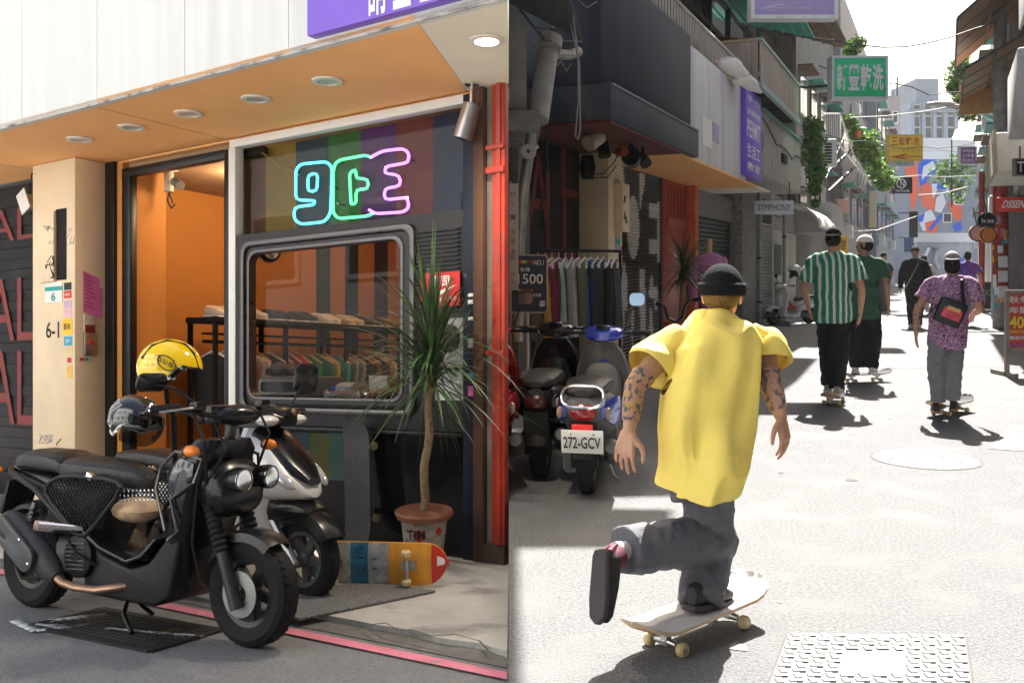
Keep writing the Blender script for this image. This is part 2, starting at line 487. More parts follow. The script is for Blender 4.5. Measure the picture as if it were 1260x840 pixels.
# drain grating under the scooters: a steel frame and crossing bars
gc = Vector((-1.83, 4.6)); gr = MB()
gt_ = thing('drain_grating', 'black steel drain grating in the asphalt under the black scooter, flecked with yellow paint', 'grating', lot(gc.x, gc.y))
hx = Vector((.867, -.499)); hy = Vector((.499, .867))
def gq(a, b, z=0):
    q = gc + hx * a + hy * b
    return Vector((q.x, q.y, z + lz(q.y)))
for a0, b0, a1, b1 in ((-.42, -.2, .42, -.2), (-.42, .2, .42, .2), (-.42, -.2, -.42, .2), (.42, -.2, .42, .2)):
    gr.beam(gq(a0, b0, .006), gq(a1, b1, .006), .03, .012)
gr.build('frame', M('grating_steel', (.03, .03, .03), .5, .3, wear=((.45, .32, .02), .66, 6)), gt_)
gr = MB()
for i in range(40): gr.beam(gq(-.405 + i * .0208, -.19, .006), gq(-.405 + i * .0208, .19, .006), .006, .01)
for i in range(12): gr.beam(gq(-.42, -.18 + i * .0325, .006), gq(.42, -.18 + i * .0325, .006), .006, .011)
gr.build('bar', MATS['grating_steel'], gt_, smooth=0)
gr = MB(); gr.add([gq(-.42, -.2, .003), gq(.42, -.2, .003), gq(.42, .2, .003), gq(-.42, .2, .003)], [(0, 1, 2, 3)])
gr.build('pit', blackm, gt_, recalc=False)

# ---------------------------------------------------------------- the shop
def cb(mb, u0, u1, v0, v1, w0, w1):
    return mb.prism([(max(u0, cutlim(v0)), v0), (u1, v0), (u1, v1), (max(u0, cutlim(v1)), v1)], w0, w1, 'xy')
def fpart(name, boxes, mat, par, **k):
    mb = MB()
    for b in boxes: cb(mb, *b)
    return mb.build(name, mat, par, FT, **k)
shop = thing('shop_building', 'clothing shop with orange soffit, white fascia and a window framed as a giant television', 'shop', FT(2.5, 0, 0))
WS = 3.0                                     # soffit height
uL = 7.5
u_or = fu(575, 108)[0]
mb = MB()                                    # body of the canopy
mb.prism([(cutlim(1.1), 1.1), (uL, 1.1), (uL, -.4), (.3, -.4), (0, .0)], WS + .03, 4.55, 'xy')
mb.build('canopy', fasc, shop, FT)
mb = MB(); mb.prism([(u_or - .52, 1.15), (uL, 1.15), (uL, .0), (u_or, 0)], WS, WS + .028, 'xy'); mb.build('orange_soffit', soff_o, shop, FT)
mb = MB(); mb.prism([(cutlim(1.15), 1.15), (u_or - .523, 1.15), (u_or - .003, 0), (0, 0)], WS + .001, WS + .027, 'xy'); mb.build('cream_soffit', cream_s, shop, FT)
u = cutlim(1.1)
k = 0
while u < uL:                                # fascia boards, hairline joints
    u1 = u + (.9 if k else .55)
    mb = MB(); mb.box(u + .0015, u1 - .0015, 1.1, 1.15, WS - .004, 4.6)
    for q in mb.v:
        if q.x < cutlim(q.y): q.x = cutlim(q.y)
    mb.build('fascia_board', fasc, shop, FT, bevel=.002, seg=1); u = u1; k += 1
fpart('fascia_drip', [(cutlim(1.15), uL, 1.15, 1.158, WS - .012, WS + .004)], M('dirty_edge', (.45, .43, .4), .8, wear=((.15, .14, .13), .5, 8)), shop)

u133, u143, u150, u160 = [fu(p, 400)[0] for p in (133, 144, 151, 161)]
u278, u285, u293 = [fu(p, 400)[0] for p in (278, 284.5, 293)]
u573, u587, u599, u607 = [fu(p, 400)[0] for p in (573, 587, 600, 609)]
wl = fu(285, 182)[1]                          # lintel underside
wt = fu(285, 178)[1]
fpart('header_band', [(.0, 4.1, -.3, -.012, wt + .03, WS)], soff_o, shop)
mb = MB()
for a, b in ((130, 210), (235, 330), (330, 450), (450, 560)):
    ua, ub = fu(a, 190)[0], fu(b, 130)[0]
    mb.prism([(ub, -.005), (ua, -.005), (ua, .012), (ub, .012)], wt + .05 + .02 * rnd.random(), wt + .066 + .015 * rnd.random(), 'xy')
mb.build('gap_line', M('gap_dark', (.03, .02, .015), .9), shop, FT)
fpart('transom', [(u573, u285, -.06, .02, wt - .03, wt + .028)], white, shop, bevel=.004)
fpart('mullion', [(u293, u285 - .002, -.06, .03, 0, wt - .032)], white, shop, bevel=.006)
fpart('door_frame', [(u285, u278, -.06, .02, 0, wt - .035), (u160, u150, -.06, .01, 0, wt - .035), (u278, u150, -.06, .012, wt - .1, wt - .03)], black, shop, bevel=.004)
fpart('door_jamb', [(u143, u133 + .02, -.1, .03, 0, WS - .004)], black, shop, bevel=.004)
fpart('jamb_strip', [(u150 + .002, u143 - .002, -.1, .0, 0, wt + .03)], orange, shop)
fpart('threshold', [(u285, u150, -.1, .03, .0, .05)], conc, shop, bevel=.01)
# rooms behind the front
fpart('jog_wall', [(u160 + .02, 4.3, -.36, -.06, 0, WS - .06)], orange, shop)
fpart('side_wall', [(4.3, 4.4, -4.2, -.362, 0, WS - .06)], orange, shop)
fpart('rear_wall', [(3.4, 4.42, -4.3, -4.2, 0, WS - .06)], orange, shop)
mb = MB(); mb.prism([(.29, -.07), (3.43, -4.2), (3.48, -4.2), (.34, -.07)], 0, WS - .06, 'xy'); mb.build('party_wall', orange, shop, FT)
mb = MB(); mb.prism([(.28, -.02), (3.4, -4.28), (4.4, -4.28), (4.4, -.02)], -.05, .02, 'xy'); mb.build('shop_floor', M('shop_floor', (.2, .15, .1), .4, var=.2), shop, FT)
mb = MB(); mb.prism([(.28, -.062), (3.4, -4.26), (4.36, -4.26), (4.36, -.062)], WS - .058, WS - .02, 'xy'); mb.build('shop_ceiling', M('shop_ceiling', (.4, .25, .14), .8), shop, FT)
mb = MB(); cb(mb, 4.02, 7.5, -.5, -.42, 0, WS); mb.build('back_wall', blackm, shop, FT)
# dark painted shutter to the left of the pillar
mur = M('mural_black', (.009, .009, .01), .45, var=.5, scale=3, wear=((.025, .025, .027), .6, 2.5), spec=.2)
for i in range(30):
    fpart('slat', [(4.76, 7.5, -.02 - .012 * (i % 2), .0 - .006 * (i % 2), .03 + i * .098, .03 + i * .098 + .094)], mur, shop)
redo = M('mural_red', (.2, .02, .02), .6, var=.3, wear=((.1, .03, .03), .6, 6))
for s_, pts in (('AL', (-14, 300, 42, 262)), ('AL', (-14, 420, 42, 345)), ('AL', (-14, 520, 42, 432))):
    ua, wa = fu(pts[0], pts[1], .006); ub, wb = fu(pts[2], pts[1] , .006); wtp = fu(pts[0], pts[3], .006)[1]
    text(s_, (ua, .006, wa), (ub - ua, 0, 0), (0, 0, wtp - wa), redo, shop, T=FT, name='mural_lettering')
# cream pillar
vp = .306; u40 = fu(40, 400, vp)[0]
fpart('pillar', [(4.11, u40, .0, vp, 0, WS - .003)], cream, shop, bevel=.008)
ua, wa = fu(51, 345, vp); ub, wb = fu(82, 260, vp)
fpart('meter_niche', [(ub, fu(69, 300, vp)[0], vp, vp + .004, fu(69, 345, vp)[1], fu(69, 258, vp)[1])], M('niche_dark', (.004, .004, .004), .9), shop)
fpart('meter_door', [(fu(70, 300, vp)[0], ua, vp, vp + .03, fu(51, 348, vp)[1], fu(51, 263, vp)[1])], cream, shop, bevel=.004)
def tagging(par, n, box, v, mat, seed, thick=.006):      # quick pen scribbles
    r_ = random.Random(seed); mb = MB(); x0, x1, y0, y1 = box
    for _ in range(n):
        px, py = r_.uniform(x0, x1), r_.uniform(y0, y1); P = []
        for _k in range(6):
            px = min(x1, max(x0, px + r_.uniform(-5, 5))); py = min(y1, max(y0, py + r_.uniform(-7, 7)))
            u_, w_ = fu(px, py, v); P.append((u_, v, w_))
        mb.tube(P, thick, 4)
    return mb.build('graffiti_tag', mat, par, FT)
tagging(shop, 6, (56, 66, 315, 342), vp + .031, ink, 3, .004)
tagging(shop, 5, (53, 68, 278, 300), vp + .031, M('faded_pen', (.4, .38, .33), .8), 4, .003)
tagging(shop, 4, (82, 91, 280, 300), vp + .001, MATS['faded_pen'], 5, .003)
tagging(shop, 5, (45, 70, 535, 545), vp + .001, M('grey_spray', (.5, .48, .48), .8), 6, .006)
tagging(shop, 1, (70, 75, 535, 548), vp + .001, ink, 8, .004)
# posts to the right of the window
navy = M('navy_post', (.01, .014, .03), .5, spec=.25, var=.3, wear=((.2, .2, .22), .68, 14))
fpart('window_post', [(u587, u573, -.03, .03, 0, wt + .02)], navy, shop, bevel=.004)
fpart('timber_post', [(u599, u587 - .003, -.02, .05, .02, WS - .002)], M('brown_board', (.09, .045, .03), .7, spec=.2, var=.3, scale=8, streak=10, wear=((.3, .24, .18), .64, 12)), shop, bevel=.004)
fpart('grey_strip', [(u607 + .012, u599 - .003, -.04, .01, .02, WS - .002)], M('weathered_strip', (.16, .15, .13), .8, var=.5, scale=10, streak=8), shop)
fpart('steel_column', [(0.004, u607, -.02, .04, .15, WS - .002)], redp, shop, bevel=.006)
fpart('column_flange', [(0.03, .06, .04, .052, .15, WS - .002)], redp, shop)
fpart('column_foot', [(0.002, u599, -.03, .046, .02, .148)], M('grimy_foot', (.08, .05, .04), .85, var=.4), shop)
mb = MB()
for py, h in ((186, .03), (215, .04), (437, .03)):
    w_ = fu(612, py)[1]; fpart('column_bracket', [(.0, u607 + .03, .042, .062, w_, w_ + h)], redp, shop, bevel=.003)

# the window: rainbow film, neon, television surround
bands = [(293, 327, (.2, .08, .02)), (327, 364, (.45, .28, .005)), (364, 404, (.01, .06, .08)), (404, 444, (.03, .24, .01)), (444, 488, (.16, .01, .22)), (488, 533, (.3, .03, .01)), (533, 573, (.005, .03, .12))]
wtv = fu(295, 290)[1]
for i, (a, b, c) in enumerate(bands):
    ua, ub = fu(a, 200, -.12)[0], fu(b, 200, -.12)[0]
    fpart('film_stripe', [(ub, ua, -.14, -.12, wtv - .1, wt - .032)], M('film_%s' % 'abcdefg'[i], c, .35, var=.15, scale=2), shop)
gl = fpart('window_pane', [(u573, u293, -.055, -.049, .06, wt - .032)], darkgl, shop)
# television surround as rounded rings
tv0, tv1 = u573 + .002, u293 - .002
so0, so1 = fu(508, 400, .03)[0], fu(299, 400, .03)[0]
si0, si1 = fu(498, 400)[0], fu(309, 400)[0]
wso1, wsi1, wsi0, wso0 = fu(299, 301, .03)[1], fu(309, 311)[1], fu(309, 490)[1], fu(299, 503, .03)[1]
tvg = M('television_grey', (.02, .019, .021), .35, .2, var=.25, spec=.3)
mb = MB()
hole = rrect(so0, so1, wso0, wso1, .1)
# panel with the hole: four boxes butted round the ring plus ring
mb.box(tv0, so0 - .0, -.045, .02, fu(295, 520)[1], wtv); mb.box(so1 + .0, tv1, -.045, .02, fu(295, 520)[1], wtv)
mb.box(so0, so1, -.045, .02, wso1, wtv); mb.box(so0, so1, -.045, .02, fu(295, 520)[1], wso0)
mb.build('television_case', tvg, shop, FT, smooth=20)
def frame_ring(o, i, ro, ri, v0, v1, mat, name, bev=.006):
    m_ = MB(); m_.ring(rrect(*o, ro), rrect(*i, ri), v0, v1, 'xz'); return m_.build(name, mat, shop, FT, bevel=bev, seg=2)
d = .022
frame_ring((so0 - d, so1 + d, wso0 - d, wso1 + d), (so0 + d, so1 - d, wso0 + d, wso1 - d), .08, .07, .021, .05, M('television_trim', (.11, .105, .11), .3, .7), 'screen_trim', .012)
frame_ring((so0 + d, so1 - d, wso0 + d, wso1 - d), (si0, si1, wsi0, wsi1), .07, .08, -.045, .03, black, 'screen_surround', .008)
d = .014
frame_ring((si0 - d, si1 + d, wsi0 - d, wsi1 + d), (si0 + d, si1 - d, wsi0 + d, wsi1 - d), .09, .08, -.04, .036, MATS['television_trim'], 'inner_trim', .006)
# grille
g0, g1 = fu(570, 330)[0], fu(515, 330)[0]
gw1, gw0 = fu(515, 284, .02)[1], fu(515, 388, .02)[1]
fpart('grille_back', [(g0, g1, .02, .023, gw0, gw1)], black, shop)
k = 20
for i in range(k):
    w_ = gw0 + (gw1 - gw0) * (i + .2) / k
    fpart('grille_slat', [(g0 + .01, g1 - .01, .023, .045, w_, w_ + (gw1 - gw0) / k * .5)], tvg, shop, bevel=.003, seg=1)
lowt = fu(295, 521)[1]
glossb = M('gloss_black', (.006, .006, .008), .12, var=.2, spec=.35)
fpart('lower_panel', [(tv0, tv1, -.045, -.01, .03, lowt - .03)], glossb, shop)
fpart('panel_ledge', [(tv0, tv1, -.045, .04, lowt - .028, lowt - .002)], tvg, shop, bevel=.006)
fpart('plinth', [(tv0, tv1, -.04, .0, .0, .028)], M('plinth_white', (.6, .6, .58), .6), shop)
for a, b, c in ((405, 432, (.01, .05, .04)), (380, 405, (.04, .045, .005)), (360, 380, (.005, .03, .04))):
    fpart('panel_print', [(fu(b, 560)[0], fu(a, 560)[0], -.01, -.008, fu(a, 590)[1], fu(a, 532)[1])], M('panel_%d' % a, c, .15, var=.2, coat=.4), shop)  # coloured reflections in the gloss panel, painted on as strips

# poster and stickers beside the grille
def card(name, label, cat, pts, v, mat, T=FT, th=.004, par=None):
    x0, y1, x1, y0 = pts                         # photograph corners: left, top, right, bottom
    ua, w1 = fu(x0, y1, v); ub = fu(x1, y1, v)[0]; w0 = fu(x0, y0, v)[1]
    mb = MB(); mb.box(ub, ua, v, v + th, w0, w1)
    if par: return mb.build(name, mat, par, FT), (ua, ub, w0, w1)
    loc = FT((ua + ub) / 2, v, (w0 + w1) / 2)
    o = single(name, mb, mat, label, cat, loc, FT)
    return o, (ua, ub, w0, w1)
def print_on(o, s, box, r, v, mat, bold=0., slant=0.):
    ua, ub, w0, w1 = box; x0, y0, x1, y1 = r
    return text(s, (ua + (ub - ua) * x0, v, w0 + (w1 - w0) * y0), ((ub - ua) * (x1 - x0), 0, 0), (0, 0, (w1 - w0) * (y1 - y0)), mat, o, bold, FT, slant=slant)
rc, bx = card('poster', 'red poster with white characters and a white tick over the television grille', 'poster', (518, 337, 566, 378), .047, redprint)
print_on(rc, '有司', bx, (.3, .55, .75, .92), .052, whitep, .02)
print_on(rc, 'JUST DO IT.', bx, (.5, .12, .96, .26), .052, whitep, .01)
mb = MB(); ua, ub, w0, w1 = bx
sw = [(.06, .6), (.05, .35), (.14, .16), (.3, .2), (.95, .62), (.4, .42), (.24, .36), (.15, .42)]
mb.add([(ua + (ub - ua) * x, .053, w0 + (w1 - w0) * y) for x, y in sw], [tuple(range(8))]); mb.build('tick_mark', whitep, rc, FT, recalc=False)
rp, bx = card('picture', 'grey photo poster with a dark round lens behind the plant leaves', 'poster', (536, 392, 570, 452), .022, M('poster_grey', (.3, .3, .3), .4, var=.4, scale=9))
mb = MB(); ua, ub, w0, w1 = bx; mb.lathe([(.09, 0), (.09, .02), (.06, .024), (.02, .02)], 20, ((ua + ub) / 2, .027, (w0 + w1) / 2 + .03), Matrix(((1, 0, 0), (0, 0, 1), (0, 1, 0)))); mb.build('lens', black, rp, FT)
wp, bx = card('picture', 'pale poster of folded white shirts low behind the plant leaves', 'poster', (536, 456, 570, 492), .022, M('poster_white', (.5, .5, .52), .4, var=.6, scale=12))
for i, (x0, y0, x1, y1, c) in enumerate(((576, 361, 583, 365, whitep), (576, 369, 583, 374, whitep), (576, 390, 583, 394, whitep), (576, 416, 584, 428, M('grey_card', (.25, .25, .27), .6)), (576, 458, 583, 465, M('cyan_card', (.03, .3, .5), .6)), (576, 475, 583, 487, pinkp))):
    nm = ['white sticker highest on the navy window post', 'white sticker just under the highest one on the navy post', 'narrow white sticker midway up the navy window post', 'grey notice on the navy window post', 'blue sticker low on the navy window post', 'pink and white sticker lowest on the navy window post'][i]
    card('sticker', nm, 'sticker', (x0, y0, x1, y1), .032, c, th=.002)

# neon sign
neon = thing('neon_sign', 'glowing neon sign of outlined figures 9CE in cyan, green and violet', 'neon sign', FT(fu(430, 260)[0], -.03, fu(430, 260)[1]))
nc = E('neon_cyan', (.1, .8, .9), .55); ng = E('neon_green', (.1, .9, .3), .5); nv = E('neon_violet', (.6, .2, .95), .6); nw = E('neon_pink', (1, .6, .95), .7)
def npath(P, mat, name, closed=True, r=.0105):
    S = []
    k = len(P)
    for i in range(k):                                  # rounded corners
        a = Vector(P[i - 1]); b = Vector(P[i]); c = Vector(P[(i + 1) % k])
        if not closed and i in (0, k - 1): S.append(b); continue
        d1 = (a - b); d2 = (c - b); r_ = min(6, d1.length * .45, d2.length * .45)
        p0 = b + d1.normalized() * r_; p1 = b + d2.normalized() * r_
        S += [p0, (p0 + p1) / 4 + b / 2, p1]
    pts = []
    for q in S:
        u_, w_ = fu(q.x, q.y, -.03); pts.append((u_, -.03, w_))
    mb = MB(); mb.tube(pts, r, 6, closed=closed, cap=not closed); return mb.build(name, mat, neon, FT)
npath([(364, 209), (370, 202), (402, 199), (409, 206), (407, 262), (400, 273), (370, 276), (362, 270), (362, 255), (386, 252), (388, 247), (364, 246)], nc, 'tube')
npath([(379, 215), (391, 213), (390, 235), (379, 236)], nc, 'tube')
npath([(410, 212), (412, 202), (418, 197), (450, 191), (457, 194)], ng, 'tube', False)
npath([(438, 208), (438, 220), (453, 220), (453, 233), (438, 233), (438, 250), (432, 252), (430, 213)], ng, 'tube')
npath([(410, 212), (410, 262), (416, 269), (452, 266), (460, 262)], ng, 'tube', False)
npath([(456, 194), (470, 186), (496, 183), (503, 188), (503, 200), (475, 205), (473, 213), (492, 216), (493, 229), (473, 232), (473, 246), (502, 243), (503, 256), (496, 261), (462, 263), (454, 258)], nv, 'tube', False)
npath([(475, 205), (473, 213), (492, 216), (493, 229), (473, 232), (473, 246), (502, 243)], nw, 'tube_core', False, .0085)
mb = MB()
for px, py in ((366, 215), (405, 230), (414, 200), (414, 250), (458, 190), (500, 195), (470, 262), (478, 232)):
    u_, w_ = fu(px, py, -.03); mb.tube([(u_, -.04, w_), (u_, -.118, w_)], .006, 6)
mb.build('standoff', steel, neon, FT)
u_, w_ = fu(330, 190, -.05); mb = MB(); mb.tube([(fu(a, b, -.06)[0], -.06, fu(a, b, -.06)[1]) for a, b in ((322, 188), (334, 196), (345, 205), (356, 210), (363, 212))], .006, 6); mb.build('cable', M('yellow_cable', (.5, .4, .05), .6), neon, FT)
mb = MB(); a, b = fu(312, 187, -.08); mb.box(a - .12, a + .12, -.11, -.06, b - .04, b + .03); mb.build('transformer', blackm, neon, FT, bevel=.006)

# sign board on the fascia
vs = 1.165
ub0 = fu(386, 40, vs)[0]
sb = thing('sign_board', 'purple board with white characters on the white fascia above the shop', 'sign', FT(0, vs, 3.1))
wb0 = fu(386, 48, vs)[1]
mb = MB(); cb(mb, cutlim(vs + .05), ub0, vs - .012, vs + .05, wb0, 4.5); mb.build('panel', purple, sb, FT, bevel=.003)
for s_, x0, x1, yb in (('請', 453, 476, 22), ('上', 484, 506, 13), ('二', 517, 536, 4), ('樓', 552, 575, -6)):
    a, b = fu(x0, yb, vs + .05); c, _ = fu(x1, yb, vs + .05)
    text(s_, (a, vs + .05, b), (c - a, 0, 0), (0, 0, .36), whitep, sb, .02, FT)

# fittings in the soffit
for du_ in (2.6, 4.9):
    mb = MB(); mb.box(du_, du_ + .006, .02, 1.12, WS - .0015, WS + .002); mb.build('soffit_joint', M('joint_brown', (.55, .28, .1), .8), shop, FT)
def onplane(px, py, w_):
    Y = (1.2 - w_) * F / (py - 461); d_ = Vector((ax(px) * Y, Y)) - P0
    return d_.x * UX + d_.y * UY, d_.x * VX + d_.y * VY
dl_names = ['leftmost', 'second from the left', 'middle', 'second from the right', 'rightmost']
trim = M('downlight_trim', (.75, .68, .58), .4)
refl = M('downlight_bowl', (.5, .47, .42), .3, .2)
for i, (px, py) in enumerate(((98, 171), (162, 156), (232, 139), (315, 121), (403, 99), (604, 48))):
    u_, v_ = onplane(px, py, WS)
    if i == 5: u_ = max(u_, cutlim(v_) + .14)
    lab = 'round %s recessed downlight of the five in the orange soffit, unlit' % dl_names[i] if i < 5 else 'round lit downlight glowing in the cream soffit'
    dl = thing('downlight', lab, 'ceiling light', FT(u_, v_, WS), group='downlights in the canopy soffit')
    mb = MB(); mb.lathe([(.066, -.002), (.066, -.014), (.095, -.012), (.098, -.002)], 24, (u_, v_, WS)); mb.build('trim', trim, dl, FT)
    mb = MB(); mb.lathe([(.066, -.006), (.05, -.004), (.03, -.003), (.0, -.003)], 20, (u_, v_, WS)); mb.build('bowl', refl if i < 5 else E('lamp_glow', (1, .93, .8), 6), dl, FT)
    if i == 5:
        L = bpy.data.lights.new('downlight_lamp', 'SPOT'); L.energy = 40; L.color = (1, .85, .65); L.spot_size = R(130); L.spot_blend = .6; L.shadow_soft_size = .06
        lo = bpy.data.objects.new('downlight_lamp', L); COL.objects.link(lo); lo.location = FT(u_, v_, WS - .03)
# brushed spot lamp on the cream soffit
u_, v_ = onplane(580, 103, WS)
sp = thing('spot_lamp', 'brushed metal spotlight hanging at the corner of the orange and cream soffits', 'spotlight', FT(u_, v_, WS))
mb = MB(); mb.lathe([(.05, 0), (.05, -.012), (.012, -.02), (.012, -.14)], 14, (u_, v_, WS)); mb.build('stem', chrome, sp, FT)
Y_ = fy(u_, v_)
mb = MB(); c0 = Vector((u_, v_, WS - .15)); dd = Vector((.25, .1, -.9)).normalized()
mb.tube([c0 - dd * .03, c0 - dd * .02, c0 + dd * .2, c0 + dd * .2, c0 + dd * .17], [.03, .055, .062, .05, .045], 16); mb.build('head', steel, sp, FT)
# emergency lamp inside the door
eu, ew = fu(208, 228, -.3)
el = thing('wall_lamp', 'cream twin emergency lamp on the orange wall inside the doorway', 'lamp', FT(eu, -.33, ew))
mb = MB(); mb.tube([(eu, -.3, ew + .12), (eu, -.3, ew + .09), (eu - .01, -.29, ew - .06)], [.035, .04, .04], 12); mb.build('lamp_head', M('aged_plastic', (.6, .52, .38), .5), el, FT)
mb = MB(); mb.box(eu - .06, eu + .04, -.358, -.3, ew + .12, ew + .15); mb.build('bracket', white, el, FT, bevel=.004)
mb = MB(); mb.tube([(eu - .09, -.29, ew + .02), (eu - .19, -.27, ew - .03)], .04, 12); mb.build('lamp_head', M('grey_lamp', (.2, .19, .18), .4), el, FT)
mb = MB(); mb.tube([(eu, -.3, ew - .06), (eu + .02, -.3, ew - .13), (eu - .03, -.3, ew - .2), (eu - .08, -.3, ew - .17)], .007, 6); mb.tube([(eu, -.3, ew - .06), (eu - .03, -.3, ew - .12), (eu - .05, -.3, ew - .16)], .006, 6); mb.build('cable', ink, el, FT)
# flood lamp on the pillar's left edge
fu_, fw_ = fu(36, 252, .2)
fl = thing('floodlight', 'small silver floodlight on the left edge of the cream pillar', 'floodlight', FT(fu_, .2, fw_))
mb = MB(); mb.obox((fu_, .2, fw_), (.1, .1, .16), Matrix.Rotation(.5, 3, 'Y')); mb.build('housing', steel, fl, FT, bevel=.01)
mb = MB(); mb.obox((fu_ - .01, .26, fw_ + .02), (.14, .012, .2), Matrix.Rotation(.5, 3, 'Y')); mb.build('front', white, fl, FT, bevel=.004)
mb = MB(); mb.tube([(fu_ + .03, .1, WS - .08), (fu_ + .06, .14, fw_ + .3), (fu_, .2, fw_ + .1)], .006, 6); mb.build('cable', ink, fl, FT)

# things stuck on the pillar
np_, bx = card('number_plate', 'white house number plate with a green band on the cream pillar', 'house number', (56, 348, 77, 373), vp + .002, white)
print_on(np_, '6', bx, (.38, .08, .62, .5), vp + .007, tealp, .02)
mb = MB(); ua, ub, w0, w1 = bx; mb.box(ub, ua, vp + .006, vp + .0075, w0 + (w1 - w0) * .58, w0 + (w1 - w0) * .78); mb.build('band', tealp, np_, FT)
a, b = fu(57, 416, vp); c = fu(73, 416, vp)[0]
tx = text('6-1', (a, vp, b), (c - a, 0, 0), (0, 0, fu(57, 396, vp)[1] - b), ink, shop, .012, FT, name='painted_number')
for i, (x0, y0, x1, y1, c) in enumerate(((79, 348, 88, 357, ink), (79, 358, 88, 367, redprint), (79, 370, 88, 379, M('lilac_card', (.6, .4, .6), .7)), (79, 381, 88, 390, M('rose_card', (.75, .45, .5), .7)), (77, 392, 89, 412, yell), (79, 414, 89, 425, M('sky_card', (.05, .35, .55), .6)), (82, 427, 89, 438, M('straw_card', (.75, .6, .3), .7)), (83, 440, 88, 446, redprint), (83, 449, 89, 465, M('amber_card', (.85, .5, .1), .7)))):
    nm = ['black sticker at the top of the strip of stickers on the pillar', 'red sticker below the black one on the pillar', 'lilac sticker below the red one on the pillar', 'rose sticker above the large yellow one on the pillar', 'large yellow sticker midway down the pillar strip', 'blue sticker under the large yellow one on the pillar', 'pale straw sticker low on the pillar strip', 'small dark red sticker low on the pillar strip', 'amber sticker lowest on the cream pillar'][i]
    o, bx = card('sticker', nm, 'sticker', (x0, y0, x1, y1), vp + .001, c, th=.002)
    if i in (1, 4, 5): print_on(o, ['', 'SALE', '', '', '藝術', '手'][i], bx, (.15, .3, .85, .7), vp + .004, whitep if i != 4 else ink)
# pillar's right face: pink notes, bell and small stickers (built in the plane of that face)
uf = 4.108
def side(px, py):                                   # on the face u = uf
    a_ = ax(px); v_ = (uf * (.8323 + .5543 * a_) - P0.x + P0.y * a_) / (.8323 * a_ - .5543)
    return v_, 1.2 - (py - 461) / F * fy(uf, v_)
def sidebox(mb, x0, y0, x1, y1, th):
    va, wa = side(x0, y1); vb, wb = side(x1, y0); mb.box(uf - th, uf, vb, va, wa, wb); return va, vb, wa, wb
for i, (x0, y0, x1, y1, rt) in enumerate(((102, 339, 122, 387, -.06), (112, 352, 126, 389, -.1))):
    mb = MB(); va, vb, wa, wb = sidebox(mb, x0, y0, x1, y1, .003 + .002 * (1 - i))
    c = Vector((uf, (va + vb) / 2, (wa + wb) / 2))
    for q in mb.v:
        q.z += (q.y - c.y) * .35
    o = single('paper_note', mb, pinkp, ['larger pink handwritten note on the pillar side, in front', 'smaller pink handwritten note tucked behind the larger one'][i], 'note', FT(*c), FT)
    if i == 0:
        for j in range(9):
            m2 = MB(); zz = wb - (wb - wa) * (.1 + .09 * j); ln = rnd.uniform(.5, .85)
            m2.add([(uf - .0062, va + (vb - va) * .1, zz + (va + (vb - va) * .1 - c.y) * .35), (uf - .0062, va + (vb - va) * ln, zz + (va + (vb - va) * ln - c.y) * .35), (uf - .0062, va + (vb - va) * ln, zz + .006 + (va + (vb - va) * ln - c.y) * .35), (uf - .0062, va + (vb - va) * .1, zz + .006 + (va + (vb - va) * .1 - c.y) * .35)], [(0, 1, 2, 3)])
            m2.build('written_line', ink, o, FT, recalc=False, smooth=0)
mb = MB(); va, vb, wa, wb = sidebox(mb, 102, 411, 117, 438, .03)
bell = thing('door_bell', 'grey push bell with red button on the pillar side', 'door bell', FT(uf, (va + vb) / 2, (wa + wb) / 2))
mb.build('case', steel, bell, FT, bevel=.004)
mb = MB(); mb.lathe([(.022, 0), (.022, -.01), (0, -.012)], 14, (uf - .03, (va + vb) / 2, (wa + wb) / 2 + .02), 'X'); mb.build('button', redprint, bell, FT)
mb = MB(); va, vb, wa, wb = sidebox(mb, 102, 388, 116, 409, .02)
bs = thing('alarm_box', 'small alarm box with dark red base above the door bell', 'alarm', FT(uf, (va + vb) / 2, (wa + wb) / 2))
mb.build('cover', M('alarm_white', (.6, .52, .42), .5), bs, FT, bevel=.006)
mb = MB(); va, vb, wa, wb = sidebox(mb, 103, 400, 115, 409, .026); mb.build('base', M('alarm_red', (.2, .02, .02), .3), bs, FT, bevel=.004)
for i, (x0, x1, c) in enumerate(((98, 103, redprint), (104, 109, MATS['sky_card']))):
    mb = MB(); va, vb, wa, wb = sidebox(mb, x0, 440, x1, 444, .002)
    single('sticker', mb, c, ['tiny red sticker under the door bell', 'tiny blue sticker under the door bell'][i], 'sticker', FT(uf, va, wa), FT)
# ---------------------------------------------------------------- inside the shop
def lamp(loc, e, c=(1, .72, .42), r=.12):
    L = bpy.data.lights.new('shop_lamp', 'POINT'); L.energy = e; L.color = c; L.shadow_soft_size = r
    o = bpy.data.objects.new('shop_lamp', L); COL.objects.link(o); o.location = loc
pos = [('nearest the door', 3.2, -.7), ('in the middle of the shop', 2.75, -2.5), ('above the window display', 2.2, -1.2)]
for nm, u_, v_ in pos:
    cl = thing('ceiling_lamp', 'lit ceiling spotlight %s, inside the orange room' % nm, 'ceiling light', FT(u_, v_, WS - .07), group='ceiling lamps inside the shop')
    mb = MB(); mb.lathe([(.05, 0), (.05, -.03), (.04, -.03)], 14, (u_, v_, WS - .06)); mb.build('case', white, cl, FT)
    mb = MB(); mb.lathe([(.04, -.028), (0, -.028)], 14, (u_, v_, WS - .06)); mb.build('bulb', E('bulb_glow', (1, .8, .5), 8), cl, FT)
    lamp(FT(u_, v_, WS - .2), 6.5)
